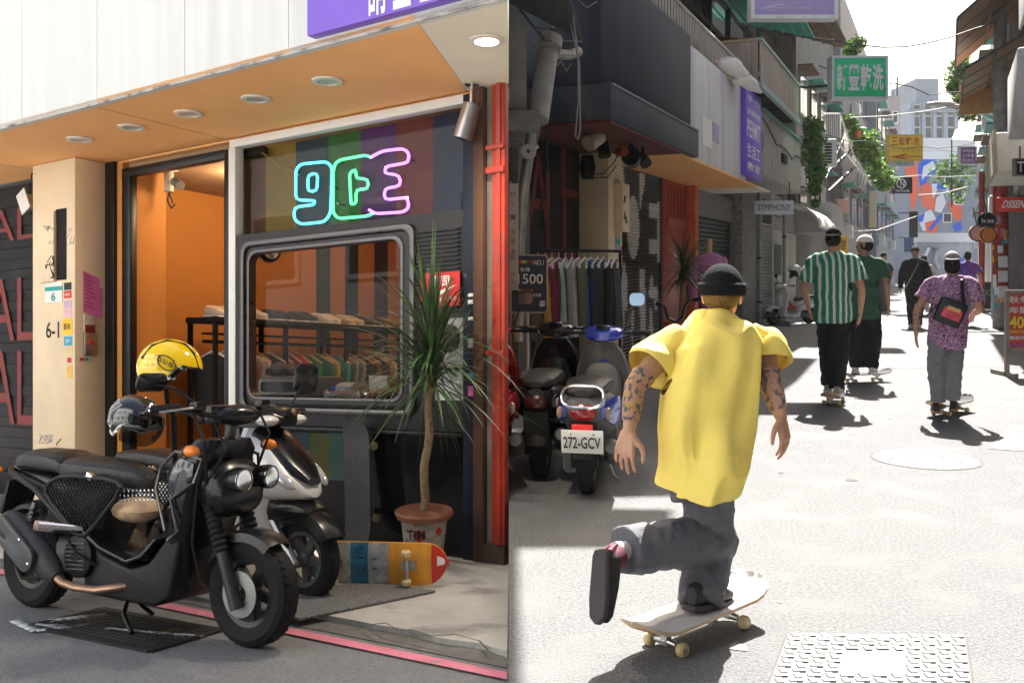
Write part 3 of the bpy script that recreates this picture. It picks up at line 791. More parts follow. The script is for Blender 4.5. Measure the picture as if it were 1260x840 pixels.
# wall stripes and clock on the side wall
for i, (v_, wd, c) in enumerate(((-2.75, .2, (.02, .05, .015)), (-3.2, .2, (.01, .03, .03)), (-3.7, .22, (.035, .015, .03)))):
    fpart('wall_stripe', [(4.285, 4.3, v_ - wd / 2, v_ + wd / 2, .4, WS - .1)], M('wall_stripe_%s' % 'abc'[i], c, .6), shop)
cu_ = 4.27
def sidewall(px, py):
    a_ = ax(px); v_ = (cu_ * (.8323 + .5543 * a_) - P0.x + P0.y * a_) / (.8323 * a_ - .5543)
    return v_, 1.2 - (py - 461) / F * fy(cu_, v_)
cv, cw = sidewall(332, 302)
ck_ = thing('wall_clock', 'round white wall clock with black rim on the orange wall behind the window', 'clock', FT(4.29, cv, cw))
mb = MB(); mb.lathe([(.16, .0), (.17, -.03), (.14, -.05), (.14, -.03)], 28, (4.299, cv, cw), 'X'); mb.build('rim', black, ck_, FT)
mb = MB(); mb.lathe([(.142, -.03), (0, -.03)], 24, (4.299, cv, cw), 'X'); mb.build('face', whitep, ck_, FT)
mb = MB(); mb.beam((4.262, cv, cw), (4.262, cv, cw - .1), .012, .004); mb.beam((4.262, cv, cw), (4.262, cv - .05, cw - .04), .014, .004); mb.build('hand', ink, ck_, FT)
# rack with a shoe shelf on top
ru = 3.78; rv0, rv1 = -.72, -4.05
rk = thing('clothes_rack', 'long black steel clothes rack with a shoe shelf inside the shop', 'clothes rack', FT(ru, -2.3, .02))
mb = MB()
for k in range(5):
    v_ = rv0 + (rv1 - rv0) * k / 4
    for du in (-.17, .17): mb.box(ru + du - .018, ru + du + .018, v_ - .018, v_ + .018, .02, 1.72)
mb.build('upright', blackm, rk, FT)
mb = MB(); mb.box(ru - .2, ru + .2, rv1 - .03, rv0 + .03, 1.665, 1.715); mb.build('shelf', blackm, rk, FT, bevel=.004)
mb = MB(); mb.tube([(ru, rv0, 1.5), (ru, rv1, 1.5)], .016, 8); mb.build('rail', blackm, rk, FT)
mb = MB(); mb.box(ru - .02, ru + .02, rv1, rv0, 1.56, 1.58); mb.build('crossbar', blackm, rk, FT)
def garment(c, mat, hm, parent, T, wd=.46, ln=.72, th=.05, sl=True, rr_=None, rot=0):
    """a shirt on its hanger, hung in the plane given by T from a rail point c"""
    r_ = rr_ or rnd
    ph = r_.uniform(0, 6)
    def ring(z, hw, t):
        P = []
        for j in range(12):
            a = 2 * PI * j / 12; x = hw * math.copysign(abs(math.cos(a)) ** .7, math.cos(a)); y = t * math.copysign(abs(math.sin(a)) ** .8, math.sin(a))
            y += .018 * math.sin(x * 22 + ph + z * 4) * min(1, abs(z) * 3)
            P.append((c[0] + x * math.cos(rot) - y * math.sin(rot), c[1] + x * math.sin(rot) + y * math.cos(rot), c[2] + z))
        return P
    mb = MB(); h = wd / 2
    mb.loft([ring(-.085, .05, .02), ring(-.1, .09, .03), ring(-.16, h, .03), ring(-.22, h * 1.06, th * .7), ring(-.34, h * .96, th), ring(-.55, h * .9, th), ring(-ln, h * .92, th * 1.1)])
    g = mb.build('shirt', mat, parent, T)
    mb = MB()
    cr, sr = math.cos(rot), math.sin(rot)
    P = lambda x, z: (c[0] + x * cr, c[1] + x * sr, c[2] + z)
    mb.tube([P(-h, -.16), P(-.06, -.08), P(0, -.06), P(.06, -.08), P(h, -.16)], .012, 5)
    mb.tube([P(0, -.06), P(0, -.01), P(.018, .012), P(0, .024), P(-.018, .012)], .004, 5)
    mb.build('hanger', hm, parent, T)
hw_ = M('hanger_wood', (.6, .42, .24), .5); hb = M('hanger_white', (.75, .74, .7), .5)
cols = [('black', (.015, .015, .017)), ('black', (.02, .02, .02)), ('red', (.4, .03, .03)), ('grey', (.25, .22, .2)), ('cream', (.55, .45, .32)), ('black', (.02, .02, .022)), ('olive', (.16, .14, .06)), ('maroon', (.2, .03, .04)), ('crimson', (.45, .03, .06)), ('green', (.03, .16, .06)), ('green', (.03, .13, .07)), ('mustard', (.5, .32, .04)), ('teal', (.03, .2, .19)), ('slate', (.14, .17, .2)), ('grey', (.2, .2, .21)), ('black', (.02, .02, .02)), ('brown', (.2, .1, .05)), ('navy', (.03, .04, .09)), ('sand', (.45, .36, .25)), ('green', (.05, .2, .1)), ('grey', (.3, .28, .26)), ('black', (.015, .015, .02)), ('yellow', (.75, .42, .02)), ('yellow', (.7, .4, .03)), ('black', (.02, .02, .02))]
for i, (cn, c) in enumerate(cols):
    v_ = rv0 - .12 - i * .128
    c = tuple(min(.8, q * 1.6) for q in c)
    t = thing('hanging_shirt', '%s shirt on a hanger, %s from the door on the rack inside the shop' % (cn, ordinal(i)), 'shirt', FT(ru, v_, 1.5), group='shirts on the rack inside the shop')
    garment((ru, v_, 1.475), M('cloth_%s_%d' % (cn, i), c, .9, bump=.2), hw_ if i > 2 else hb, t, FT, rr_=random.Random(i), th=.045, rot=rnd.uniform(-.15, .15))
# shoes on the shelf
def shoe_mesh(mb, T, s=1.0, ln=.27):
    secs = []
    for x, hw, h0, h1 in ((-.13, .026, .0, .07), (-.11, .036, 0, .085), (-.05, .036, 0, .085), (.0, .04, 0, .075), (.06, .047, 0, .052), (.11, .042, 0, .043), (.135, .022, 0, .032)):
        rg = []
        for j in range(10):
            a = 2 * PI * j / 10; y = hw * math.copysign(abs(math.cos(a)) ** .75, math.cos(a)); z = (h0 + h1) / 2 + (h1 - h0) / 2 * math.copysign(abs(math.sin(a)) ** .75, math.sin(a))
            rg.append(T @ (Vector((x, y, z)) * s))
        secs.append(rg)
    mb.loft(secs)
sc_ = [('cream', (.6, .5, .38)), ('white', (.7, .66, .6)), ('black', (.02, .02, .02)), ('black', (.025, .025, .025)), ('white', (.75, .7, .62)), ('cream', (.65, .56, .42)), ('black', (.02, .02, .02)), ('tan', (.4, .25, .12)), ('cream', (.6, .52, .4)), ('white', (.7, .65, .6))]
for i, (cn, c) in enumerate(sc_):
    v_ = rv0 - .12 - i * .33
    for k in range(2):
        p = FT(ru - .05, v_ - .12 * k, 1.715)
        t = thing('trainer', '%s trainer, %s of the %s pair from the door on the shoe shelf' % (cn, ['nearer shoe', 'farther shoe'][k], ordinal(i)), 'shoe', p, group='shoes on the shop shelf')
        a = math.atan2(-UY, -UX) + rnd.uniform(-.15, .15)
        Tm = Matrix.Translation(p + Vector((0, 0, .022))) @ Matrix.Rotation(a, 4, 'Z')
        mb = MB(); shoe_mesh(mb, Tm, 1.05); mb.build('upper', M('shoe_%s' % cn, c, .7), t)
        mb = MB(); mb.prism([(-.14, -.035), (.05, -.05), (.12, -.045), (.148, 0), (.12, .045), (.05, .05), (-.14, .035)], 0, .024, 'xy')
        mb.v = [Matrix.Translation(p) @ Matrix.Rotation(a, 4, 'Z') @ q for q in mb.v]; mb.build('sole', hb, t, bevel=.004, seg=1)
# window display: plinth, television sets, folded clothes
dsp = fu(309, 492)[1] + .005
mb = MB(); mb.box(si0 - .05, si1 + .02, -.95, -.07, .02, dsp); single('display_plinth', mb, blackm, 'low black display plinth inside the window under the old television sets', 'plinth', FT((si0 + si1) / 2, -.5, .02), FT, bevel=.006)
def tvset(x0, x1, yt, v, mat, label, knobs):
    ua, _ = fu(x0, 470, v); ub, _ = fu(x1, 470, v); h = fu(x0, yt, v)[1] - dsp - .01
    t = thing('television_set', label, 'television', FT((ua + ub) / 2, v, dsp))
    mb = MB(); mb.box(ub, ua, v - .35, v, dsp + .01, dsp + .01 + h); mb.build('case', mat, t, FT, bevel=.02)
    wd = ua - ub
    mb = MB(); mb.ring(rrect(ub + wd * .22, ua - .015, dsp + .03, dsp + h - .01, .03), rrect(ub + wd * .26, ua - .035, dsp + .05, dsp + h - .03, .03), v - .01, v + .012, 'xz'); mb.build('screen_frame', knobs, t, FT)
    mb = MB(); mb.prism(rrect(ub + wd * .25, ua - .03, dsp + .045, dsp + h - .025, .03), v, v + .004, 'xz'); mb.build('screen', glossb, t, FT)
    for k in range(2):
        mb = MB(); mb.lathe([(.02, 0), (.02, .02), (0, .022)], 10, (ub + wd * .1, v, dsp + h * (.35 + .35 * k)), 'Y'); mb.build('knob', chrome, t, FT)
tvset(318, 384, 463, -.32, M('tv_grey', (.13, .14, .12), .4), 'grey portable television with pale screen surround on the window plinth', M('tv_pale', (.35, .4, .36), .4))
tvset(398, 458, 481, -.22, M('tv_red_wood', (.2, .07, .04), .45), 'low wooden cased television with silver screen surround in the window', steel)
for i, (x0, x1, y0, c, nm) in enumerate(((400, 424, 473, (.02, .1, .5), 'blue folded shirt on the window plinth'), (422, 446, 470, (.4, .45, .45), 'grey folded shirt beside the blue one in the window'), (472, 492, 466, (.55, .4, .2), 'tan folded cloth at the right of the window plinth'))):
    v = -.6; ua, w_ = fu(x0, y0, v); ub = fu(x1, y0, v)[0]; mb = MB(); mb.body([(ub, (w_ + dsp) / 2, .02, .02), (ub + .02, (w_ + dsp) / 2, .1, (w_ - dsp) / 2), (ua - .02, (w_ + dsp) / 2, .11, (w_ - dsp) / 2), (ua, (w_ + dsp) / 2, .03, .02)])
    for q in mb.v: q.y += v
    single('folded_shirt', mb, M('fold_%d' % i, c, .9, bump=.3), nm, 'shirt', FT((ua + ub) / 2, v, dsp), FT)
ua, w_ = fu(455, 462, -.5); t = thing('box', 'small cream box stacked at the right of the window display', 'box', FT(ua, -.5, dsp))
mb = MB(); mb.box(fu(476, 470, -.5)[0], ua, -.62, -.5, dsp, fu(455, 478, -.5)[1]); mb.build('base', M('box_cream', (.6, .5, .3), .7), t, FT, bevel=.004)
mb = MB(); mb.box(fu(476, 470, -.5)[0] - .006, ua + .006, -.626, -.494, fu(455, 478, -.5)[1], w_); mb.build('lid', hb, t, FT, bevel=.004)
ua, w_ = fu(345, 455, -.45); t = thing('toy_car', 'dark model of an old machine standing on the grey television', 'ornament', FT(ua, -.45, w_))
topw = fu(345, 462, -.45)[1]
mb = MB(); mb.body([(ua - .14, topw + .03, .03, .02), (ua - .1, topw + .045, .05, .035), (ua + .02, topw + .06, .05, .05), (ua + .12, topw + .04, .04, .03)])
for q in mb.v: q.y += -.45
mb.build('hull', M('model_brown', (.06, .045, .04), .5), t, FT)
for k in (-.1, .08):
    mb = MB(); mb.lathe([(.03, -.06), (.03, .06)], 12, (ua + k, -.45, topw + .03), 'Y'); mb.build('wheel', rubber, t, FT)

# ---------------------------------------------------------------- on the forecourt
def lotpx(px, py, h=0.0):
    Y = (1.2 - h) * F / (py - 461); return Vector((ax(px) * Y, Y, lz(Y) + h))
# door mat
ma, mb_, mc, md = lotpx(370, 764, .03), lotpx(536, 729, .03), lotpx(455, 716, .03), lotpx(290, 742, .03)
mm = MB(); z = Vector((0, 0, .014))
pts = [q + Vector((0, 0, .001)) for q in (ma, mb_, mc, md)]
mm.add(pts + [q + z for q in pts], [(3, 2, 1, 0), (4, 5, 6, 7), (0, 1, 5, 4), (1, 2, 6, 5), (2, 3, 7, 6), (3, 0, 4, 7)])
single('door_mat', mm, M('mat_grey', (.2, .2, .2), .95, var=.5, scale=60, bump=1, bscale=120), 'grey ribbed door mat on the concrete before the window', 'door mat', (ma + mc) / 2, bevel=.003)
# skateboards
grip = M('grip_tape', (.06, .06, .063), .95, var=.4, scale=60, bump=.3, bscale=200)
ply = M('deck_ply', (.6, .42, .25), .5, var=.1)
urethane = M('wheel_cream', (.62, .5, .26), .5)
def board(name, label, M4, top=grip, under=ply, wheels=urethane, L=.8, W=.2, patches=None, group='skateboards', wr=.027):
    t = thing(name, label, 'skateboard', M4.translation, M4.to_3x3(), group)
    hl = L / 2
    def zc(x):
        a = abs(x) - (hl - .15); return .09 + (max(0, a) ** 1.5) * .9
    def hw(x):
        e = hl - abs(x); return W / 2 if e > W / 2 else math.sqrt(max(0, (W / 2) ** 2 - (W / 2 - e) ** 2))
    xs = [-hl + .001, -hl + .01, -hl + .03, -hl + .06, -hl + .1, -hl + .15, -.2, -.1, 0, .1, .2, hl - .15, hl - .1, hl - .06, hl - .03, hl - .01, hl - .001]
    def sheet(z0, z1, shrink=0):
        rings = []
        for x in xs:
            h = max(.002, hw(x) - shrink); P = []
            for y in (-1, -.5, 0, .5, 1): P.append((x, y * h, zc(x) + z1 + .012 * abs(y) ** 2))
            for y in (1, .5, 0, -.5, -1): P.append((x, y * h, zc(x) + z0 + .012 * abs(y) ** 2))
            rings.append(P)
        m_ = MB(); m_.loft(rings); return m_
    sheet(0, .011).build('deck', under, t, local=True, smooth=50)
    sheet(.0115, .0128, .002).build('grip_tape', top, t, local=True, smooth=50)
    for x in (-hl + .2, hl - .2):
        tr = MB(); tr.box(x - .04, x + .04, -.025, .025, .072, .09); tr.obox((x, 0, .05), (.03, .03, .05)); tr.tube([(x, -.085, .032 + wr - .027), (x, .085, .032 + wr - .027)], .007, 8); tr.body([(-.05, .036, .012, .012, 0), (0, .04, .016, .018, 0), (.05, .036, .012, .012, 0)], axis='Y')
        for q in tr.v[-42:]: q.x += x
        tr.build('truck', steel, t, local=True)
        for y in (-.078, .078):
            wv = MB(); wv.lathe([(.008, -.016), (wr - .006, -.017), (wr, -.009), (wr, .009), (wr - .006, .017), (.008, .016)], 18, (x, y, wr), 'Y'); wo = wv.build('wheel', wheels, t, local=True)
            wv = MB(); wv.lathe([(.009, -.012), (.009, .0175), (0, .0175)] if y > 0 else [(.0, -.0175), (.009, -.0175), (.009, .012)], 10, (x, y, wr), 'Y'); wv.build('bearing', steel, wo, local=True)
    if patches:
        for i, (x0, x1, y0, y1, m) in enumerate(patches):
            m_ = MB(); P = []
            for k in range(7):
                x = x0 + (x1 - x0) * k / 6; h = max(.002, hw(x) - .002)
                for y in [y0 + (y1 - y0) * q / 4 for q in range(5)]: P.append((x, y * h, zc(x) - .003 + .012 * y * y - .0006 * (i % 5)))
            m_.add(P, [(k * 5 + j, k * 5 + j + 1, k * 5 + j + 6, k * 5 + j + 5) for k in range(6) for j in range(4)]); m_.build('deck_graphic', m, t, local=True, recalc=False)
    return t
def frame4(o, x, y):
    x = Vector(x).normalized(); y = Vector(y); z = x.cross(y).normalized(); y = z.cross(x)
    m_ = Matrix((x, y, z)).transposed().to_4x4(); m_.translation = o; return m_
U3 = (FT(1, 0, 0) - FT(0, 0, 0)); W3 = Vector((0, 0, 1)); V3 = (FT(0, 1, 0) - FT(0, 0, 0))
# upright board leaning on the panel: underside to the panel
b0 = lotpx(452, 698, .03); b1u, b1w = fu(446, 512, .06)
bu0 = fu(450, 690, .12)[0]
lo = FT(bu0, .13, .04); hi = FT(b1u, .06, b1w)
ax_ = (hi - lo).normalized()
M4 = frame4((lo + hi) / 2 + Vector((V3.x, V3.y, 0)).normalized() * .0, ax_, U3)
if M4.to_3x3().col[2].dot(V3) < 0: M4 = frame4((lo + hi) / 2, ax_, -U3)
M4.translation -= M4.to_3x3().col[2] * .05
board('skateboard', 'black gripped skateboard standing upright against the dark window panel', M4, L=(hi - lo).length, W=.23, group=None, under=M('deck_dark', (.05, .05, .055), .5))
# board on its side, underside to the street
c0, c1 = lotpx(405, 702, .14), lotpx(540, 722, .14)
u0 = (402 + 540) / 2
p0, p1 = lotpx(366, 697, .145), lotpx(541, 702, .145)
ax_ = (p1 - p0).normalized()
M4 = frame4((p0 + p1) / 2, ax_, W3)
if M4.to_3x3().col[2].dot(V3) > 0: M4 = frame4((p0 + p1) / 2, ax_, -W3)
flipped = M4.to_3x3().col[1].z < 0
gb_, gd_, gw__ = M('deck_blue', (.03, .18, .32), .35, var=.6, scale=14), M('deck_print_dark', (.03, .04, .05), .4, var=.5, scale=20), M('deck_print_pale', (.4, .42, .42), .4, var=.4, scale=16)
og, rg = M('deck_orange', (.75, .33, .03), .4, var=.2, scale=8), M('deck_red', (.6, .03, .02), .4)
bd = board('skateboard', 'skateboard on its side showing an orange, red and blue underside by the plant pot', M4, L=(p1 - p0).length * 1.02, W=.235, group=None, under=og,
      patches=[(-.41, -.34, -1, 1, gd_), (-.345, -.2, -1, 1, gb_), (-.205, -.12, -1, 1, gw__), (-.125, -.02, -1, 1, gb_), (-.025, .09, -1, 1, gw__), (.33, .43, -1, 1, rg), (-.26, -.23, -.6, .4, gw__), (-.08, -.05, -.8, .2, gd_), (.0, .03, -.3, .6, gb_), (.36, .40, -.5, .1, whitep)])
# potted dragon tree
pc = lotpx(518, 690, .03)
pc = FT(fu(518, 690, .36)[0], .33, .03)
pt = thing('potted_plant', 'tall dragon tree in a poster-covered pot before the television window', 'plant', pc)
newsp = M('newsprint', (.42, .38, .32), .8, var=.35, scale=18, wear=((.08, .08, .08), .6, 30))
pr = .15; ph_ = .33
mb = MB(); mb.lathe([(.0, .0), (pr * .72, 0), (pr * .98, ph_), (pr * .9, ph_), (pr * .88, ph_ - .05), (0, ph_ - .05)], 24, pc); pot = mb.build('pot', newsp, pt)
mb = MB(); mb.lathe([(pr * .96, ph_ - .03), (pr * 1.12, ph_ - .03), (pr * 1.2, ph_), (pr * 1.14, ph_ + .015), (pr * .92, ph_ + .012)], 28, pc); mb.build('rim', M('terracotta', (.33, .13, .07), .6), pt)
mb = MB(); mb.lathe([(pr * .9, ph_ - .03), (0, ph_ - .02)], 16, pc); mb.build('soil', M('soil', (.06, .045, .03), .95, bump=.8), pt)
for a, z_, s_ in ((-1.7, .22, .045), (-2.4, .15, .04), (-1.1, .13, .04), (-.8, .24, .028), (-2.0, .08, .028)):
    d_ = Vector((math.cos(a), math.sin(a), 0)); e_ = Vector((-d_.y, d_.x, 0)); rr2 = pr * (.72 + .26 * z_ / ph_) + .003
    mb = MB(); q = pc + d_ * rr2 + Vector((0, 0, z_)); mb.add([q - e_ * s_ , q + Vector((0, 0, -s_)), q + e_ * s_, q + Vector((0, 0, s_))], [(0, 1, 2, 3)]); mb.build('pot_sticker', redprint, pot, recalc=False)
text('TIM', pc + Vector((-.09, -pr * .96, .2)), (.11, -.0, 0), (0, -.01, .06), ink, pot, .02)
tk = MB(); top = FT(fu(531, 480, .33)[0], .33, fu(531, 462, .33)[1])
base = pc + Vector((-.01, 0, ph_ - .04))
tp = [base.lerp(top, k / 8) + Vector((.012 * math.sin(k * 1.7), .01 * math.cos(k * 2.1), 0)) for k in range(9)]
tk.tube(tp, [.03, .026, .025, .027, .024, .026, .023, .025, .03], 10)
for k in range(46):
    q = base.lerp(top, (k + .5) / 46); tk.lathe([(.024, -.004), (.0285, 0), (.024, .004)], 8, q + Vector((.012 * math.sin(k / 46 * 8 * 1.7), .01 * math.cos(k / 46 * 8 * 2.1), 0)))
tk.build('trunk', M('palm_bark', (.3, .21, .11), .85, var=.35, scale=30, bump=.5), pt)
def blades(mb, c, n, ln, r_, wd=.02, up=.25, droop=1.0, seg=6):
    for i in range(n):
        az = r_.uniform(0, 2 * PI); el = r_.uniform(-.55, 1.35) + up * .3
        L_ = ln * r_.uniform(.65, 1.1); d_ = Vector((math.cos(az) * math.cos(el), math.sin(az) * math.cos(el), math.sin(el)))
        s_ = d_.cross(Vector((0, 0, 1))); s_ = s_.normalized() if s_.length > .01 else Vector((1, 0, 0))
        p = c + Vector((0, 0, r_.uniform(-.1, .22))); V_ = []
        dr = droop * r_.uniform(.4, 1.3)
        for k in range(seg + 1):
            t_ = k / seg; w2 = wd * r_.uniform(.9, 1.1) * (1 - t_ ** 2.2) * (.5 + t_ * 1.2 if t_ < .4 else 1) + .001
            V_ += [p + s_ * w2 / 2, p - s_ * w2 / 2]
            d_ = (d_ + Vector((0, 0, -dr * .16))).normalized(); p = p + d_ * L_ / seg
        mb.add(V_, [(2 * k, 2 * k + 1, 2 * k + 3, 2 * k + 2) for k in range(seg)])
leafm = M('dragon_leaf', (.035, .075, .022), .4, var=.5, scale=12)
pr_ = random.Random(11)
for i in range(235):                                      # single leaves
    mb = MB(); blades(mb, top + Vector((0, 0, .0)), 1, .7, pr_, .021, droop=1.05, up=1.3); mb.build('leaf', leafm, pt, recalc=False)
mb = MB(); blades(mb, top - Vector((0, 0, .1)), 26, .5, pr_, .016, up=-1.6, droop=1.6); mb.build('drooping_leaf', leafm, pt, recalc=False)
# ---------------------------------------------------------------- scooters
TILT = Matrix.Rotation(-math.atan(SLOPE), 3, 'X')
plast = M('scooter_black', (.007, .007, .008), .25, var=.3, spec=.4)
plastm = M('scooter_matt', (.012, .012, .013), .5, var=.25, bump=.15, bscale=200, spec=.3)
seatm = M('seat_vinyl', (.01, .0095, .0095), .42, var=.3, bump=.2, bscale=120)
rimm = M('rim_black', (.03, .03, .03), .4, .4)
castm = M('cast_metal', (.12, .12, .12), .5, .6, var=.3)
amber = M('amber_lens', (.8, .22, .01), .15, coat=.5)
redlens = M('red_lens', (.3, .006, .012), .12, coat=.6)
clearl = M('clear_lens', (.7, .7, .68), .08, coat=.6)
copper = M('pipe_heat', (.32, .2, .13), .35, .8, var=.4)
platem = M('plate_white', (.78, .78, .76), .4, var=.04)
mirrorg = M('mirror_glass', (.7, .75, .8), .03, 1, var=.02)
def wheel(x, Rw, wd, par, tyre=rubber, rim=rimm, spokes=5, disc=True):
    z = Rw; hw = wd / 2; rr = Rw - wd * .75
    prof = [(rr, -hw * .72), (rr + .012, -hw * .86), (Rw - wd * .3, -hw), (Rw - wd * .1, -hw * .78), (Rw - .006, -hw * .5), (Rw, -hw * .2), (Rw, hw * .2), (Rw - .006, hw * .5), (Rw - wd * .1, hw * .78), (Rw - wd * .3, hw), (rr + .012, hw * .86), (rr, hw * .72)]
    m = MB(); m.lathe(prof, 40, (x, 0, z), 'Y', closed=True); ty = m.build('tyre', tyre, par, local=True)
    m = MB()
    for k in range(44):                                     # tread blocks stand proud of the crown
        a = 2 * PI * k / 44; rot = Matrix.Rotation(-a, 3, 'Y')
        for sgn in (-1, 1):
            m.obox(Vector((x, 0, z)) + rot @ Vector((0, sgn * hw * .34, Rw - .0066)), (.017, hw * .44, .012), rot @ Matrix.Rotation(sgn * .5, 3, 'Z'))
    m.build('tread', tyre, ty, local=True)
    m = MB(); m.lathe([(rr + .004, -hw * .74), (rr + .004, hw * .74), (rr - .02, hw * .6), (rr - .022, -hw * .6)], 36, (x, 0, z), 'Y', closed=True); rm = m.build('rim', rim, par, local=True)
    for k in range(spokes):
        a = 2 * PI * (k + .3) / spokes
        m = MB(); d = Vector((math.sin(a), 0, math.cos(a))); e = Vector((math.cos(a), 0, -math.sin(a)))
        c = Vector((x, 0, z)); w0, w1 = .03, .022; y0, y1 = -hw * .34, hw * .34
        P = [c + d * .03 + e * -w0, c + d * .03 + e * w0, c + d * (rr - .015) + e * w1 + e * .02, c + d * (rr - .015) - e * w1 + e * .02]
        m.add([q + Vector((0, y0, 0)) for q in P] + [q + Vector((0, y1, 0)) for q in P], [(3, 2, 1, 0), (4, 5, 6, 7), (0, 1, 5, 4), (1, 2, 6, 5), (2, 3, 7, 6), (3, 0, 4, 7)])
        m.build('spoke', rim, rm, local=True, bevel=.006, seg=1)
    m = MB(); m.lathe([(0, -hw * .9), (.022, -hw * .9), (.04, -hw * .5), (.04, hw * .5), (.022, hw * .9), (0, hw * .9)], 16, (x, 0, z), 'Y'); m.build('hub', castm, rm, local=True)
    return ty
def mirror(par, base, tip, rx, rz, face, mat=plast, gl=mirrorg):
    """stalk from base to tip, oval head facing direction face"""
    m = MB(); b = Vector(base); t = Vector(tip); f = Vector(face).normalized(); m.tube([b, b.lerp(t, .5) + Vector((0, 0, .02)), t - f * .02], .0065, 6); s = m.build('mirror', mat, par, local=True)
    up = Vector((0, 0, 1)); x = up.cross(f).normalized(); y = f.cross(x)
    Rm = Matrix((x, y, f)).transposed()
    m = MB(); O = rrect(-rx, rx, -rz, rz, min(rx, rz) * .7)
    m.loft([[t + Rm @ Vector((a * .55, c * .55, -.03)) for a, c in O], [t + Rm @ Vector((a * .95, c * .95, -.012)) for a, c in O], [t + Rm @ Vector((a, c, 0)) for a, c in O]]); m.build('mirror_shell', mat, s, local=True)
    m = MB(); m.add([t + Rm @ Vector((a * .92, c * .92, .0015)) for a, c in O], [tuple(range(len(O)))]); m.build('mirror_face', gl, s, local=True, recalc=False)
def indicator(par, c, sgn=1, mat=amber, d=(0, 0, 0), r=(.035, .025, .022), shell=True):
    m = MB(); m.ball(c, r, 10, 8); i = m.build('indicator', mat, par, local=True)
    if not shell: return
    m = MB(); m.ball(Vector(c) + Vector((-.016 * sgn, 0, 0)), (.03, .029, .026), 10, 8); m.build('indicator_shell', plast, i, local=True)

# --- black street scooter with two round headlamps (parked nearest)
rb_ = Vector((-2.47, 5.07)); hd = math.atan2(-.499, .867)
bw = thing('scooter', 'black naked scooter with two round headlamps and mesh side panel, parked nearest the camera', 'scooter', lot(rb_.x, rb_.y), TILT @ Matrix.Rotation(hd, 3, 'Z'))
WB = 1.52; RW = .238
def lp(name, mb, mat, par=bw, **k): return mb.build(name, mat, par, local=True, **k)
wr_ = thing  # (wheels are plain children)
def wheel_thing(x, Rw, wd, par, **k):
    o = bpy.data.objects.new('wheel', None); COL.objects.link(o); o.parent = par; ORG[o.name] = Vector((0, 0, 0))
    wheel(x, Rw, wd, o, **k); return o
def wheel_flat(x, Rw, wd, par, **k):
    return wheel(x, Rw, wd, par, **k)
wheel_flat(0, .245, .13, bw, spokes=5); wheel_flat(WB, RW, .118, bw, spokes=5)
# seat: one long cushion with a step for the passenger
m = MB(); m.body([(-.1, .735, .05, .02), (-.08, .74, .11, .045), (.02, .755, .135, .055), (.2, .75, .14, .055), (.28, .74, .135, .05), (.3, .725, .13, .045)], n=18, p=3); st_ = lp('seat', m, seatm)
m = MB(); m.body([(.301, .72, .13, .045), (.33, .728, .14, .052), (.45, .722, .14, .055), (.62, .71, .115, .055), (.76, .69, .07, .055), (.83, .67, .045, .04), (.85, .65, .02, .02)], n=18, p=3); lp('seat', m, seatm)
m = MB()
for y in (-.139, .139): m.tube([(-.06, y * .8, .755), (.1, y, .765), (.3, y * .98, .75), (.5, y, .74), (.7, y * .62, .715)], .0035, 5)
lp('seat_piping', m, M('piping', (.06, .06, .06), .5), st_)
# tail with plate, lamp, indicators
m = MB(); m.body([(-.2, .69, .03, .02), (-.18, .69, .06, .03), (0, .67, .11, .05), (.25, .62, .13, .08), (.45, .58, .13, .08)], n=16, p=3); lp('tail_cover', m, plast)
m = MB(); m.body([(-.215, .67, .03, .015), (-.195, .67, .06, .03), (-.17, .67, .065, .034)], n=14, p=3); lp('tail_light', m, redlens)
for sy in (-1, 1): indicator(bw, (-.2, sy * .13, .695), 1 if sy else -1)
m = MB(); m.tube([(-.19, -.13, .695), (-.15, .0, .69), (-.19, .13, .695)], .008, 6); lp('indicator_stalk', m, plast)
m = MB(); m.beam((-.17, 0, .64), (-.24, 0, .4), .17, .02, (1, 0, 0)); lp('plate_bracket', m, plastm, bevel=.004)
m = MB(); m.obox((-.235, 0, .49), (.006, .2, .15), Matrix.Rotation(-.28, 3, 'Y')); lp('licence_plate', m, M('plate_grey', (.35, .36, .33), .5), bevel=.002)
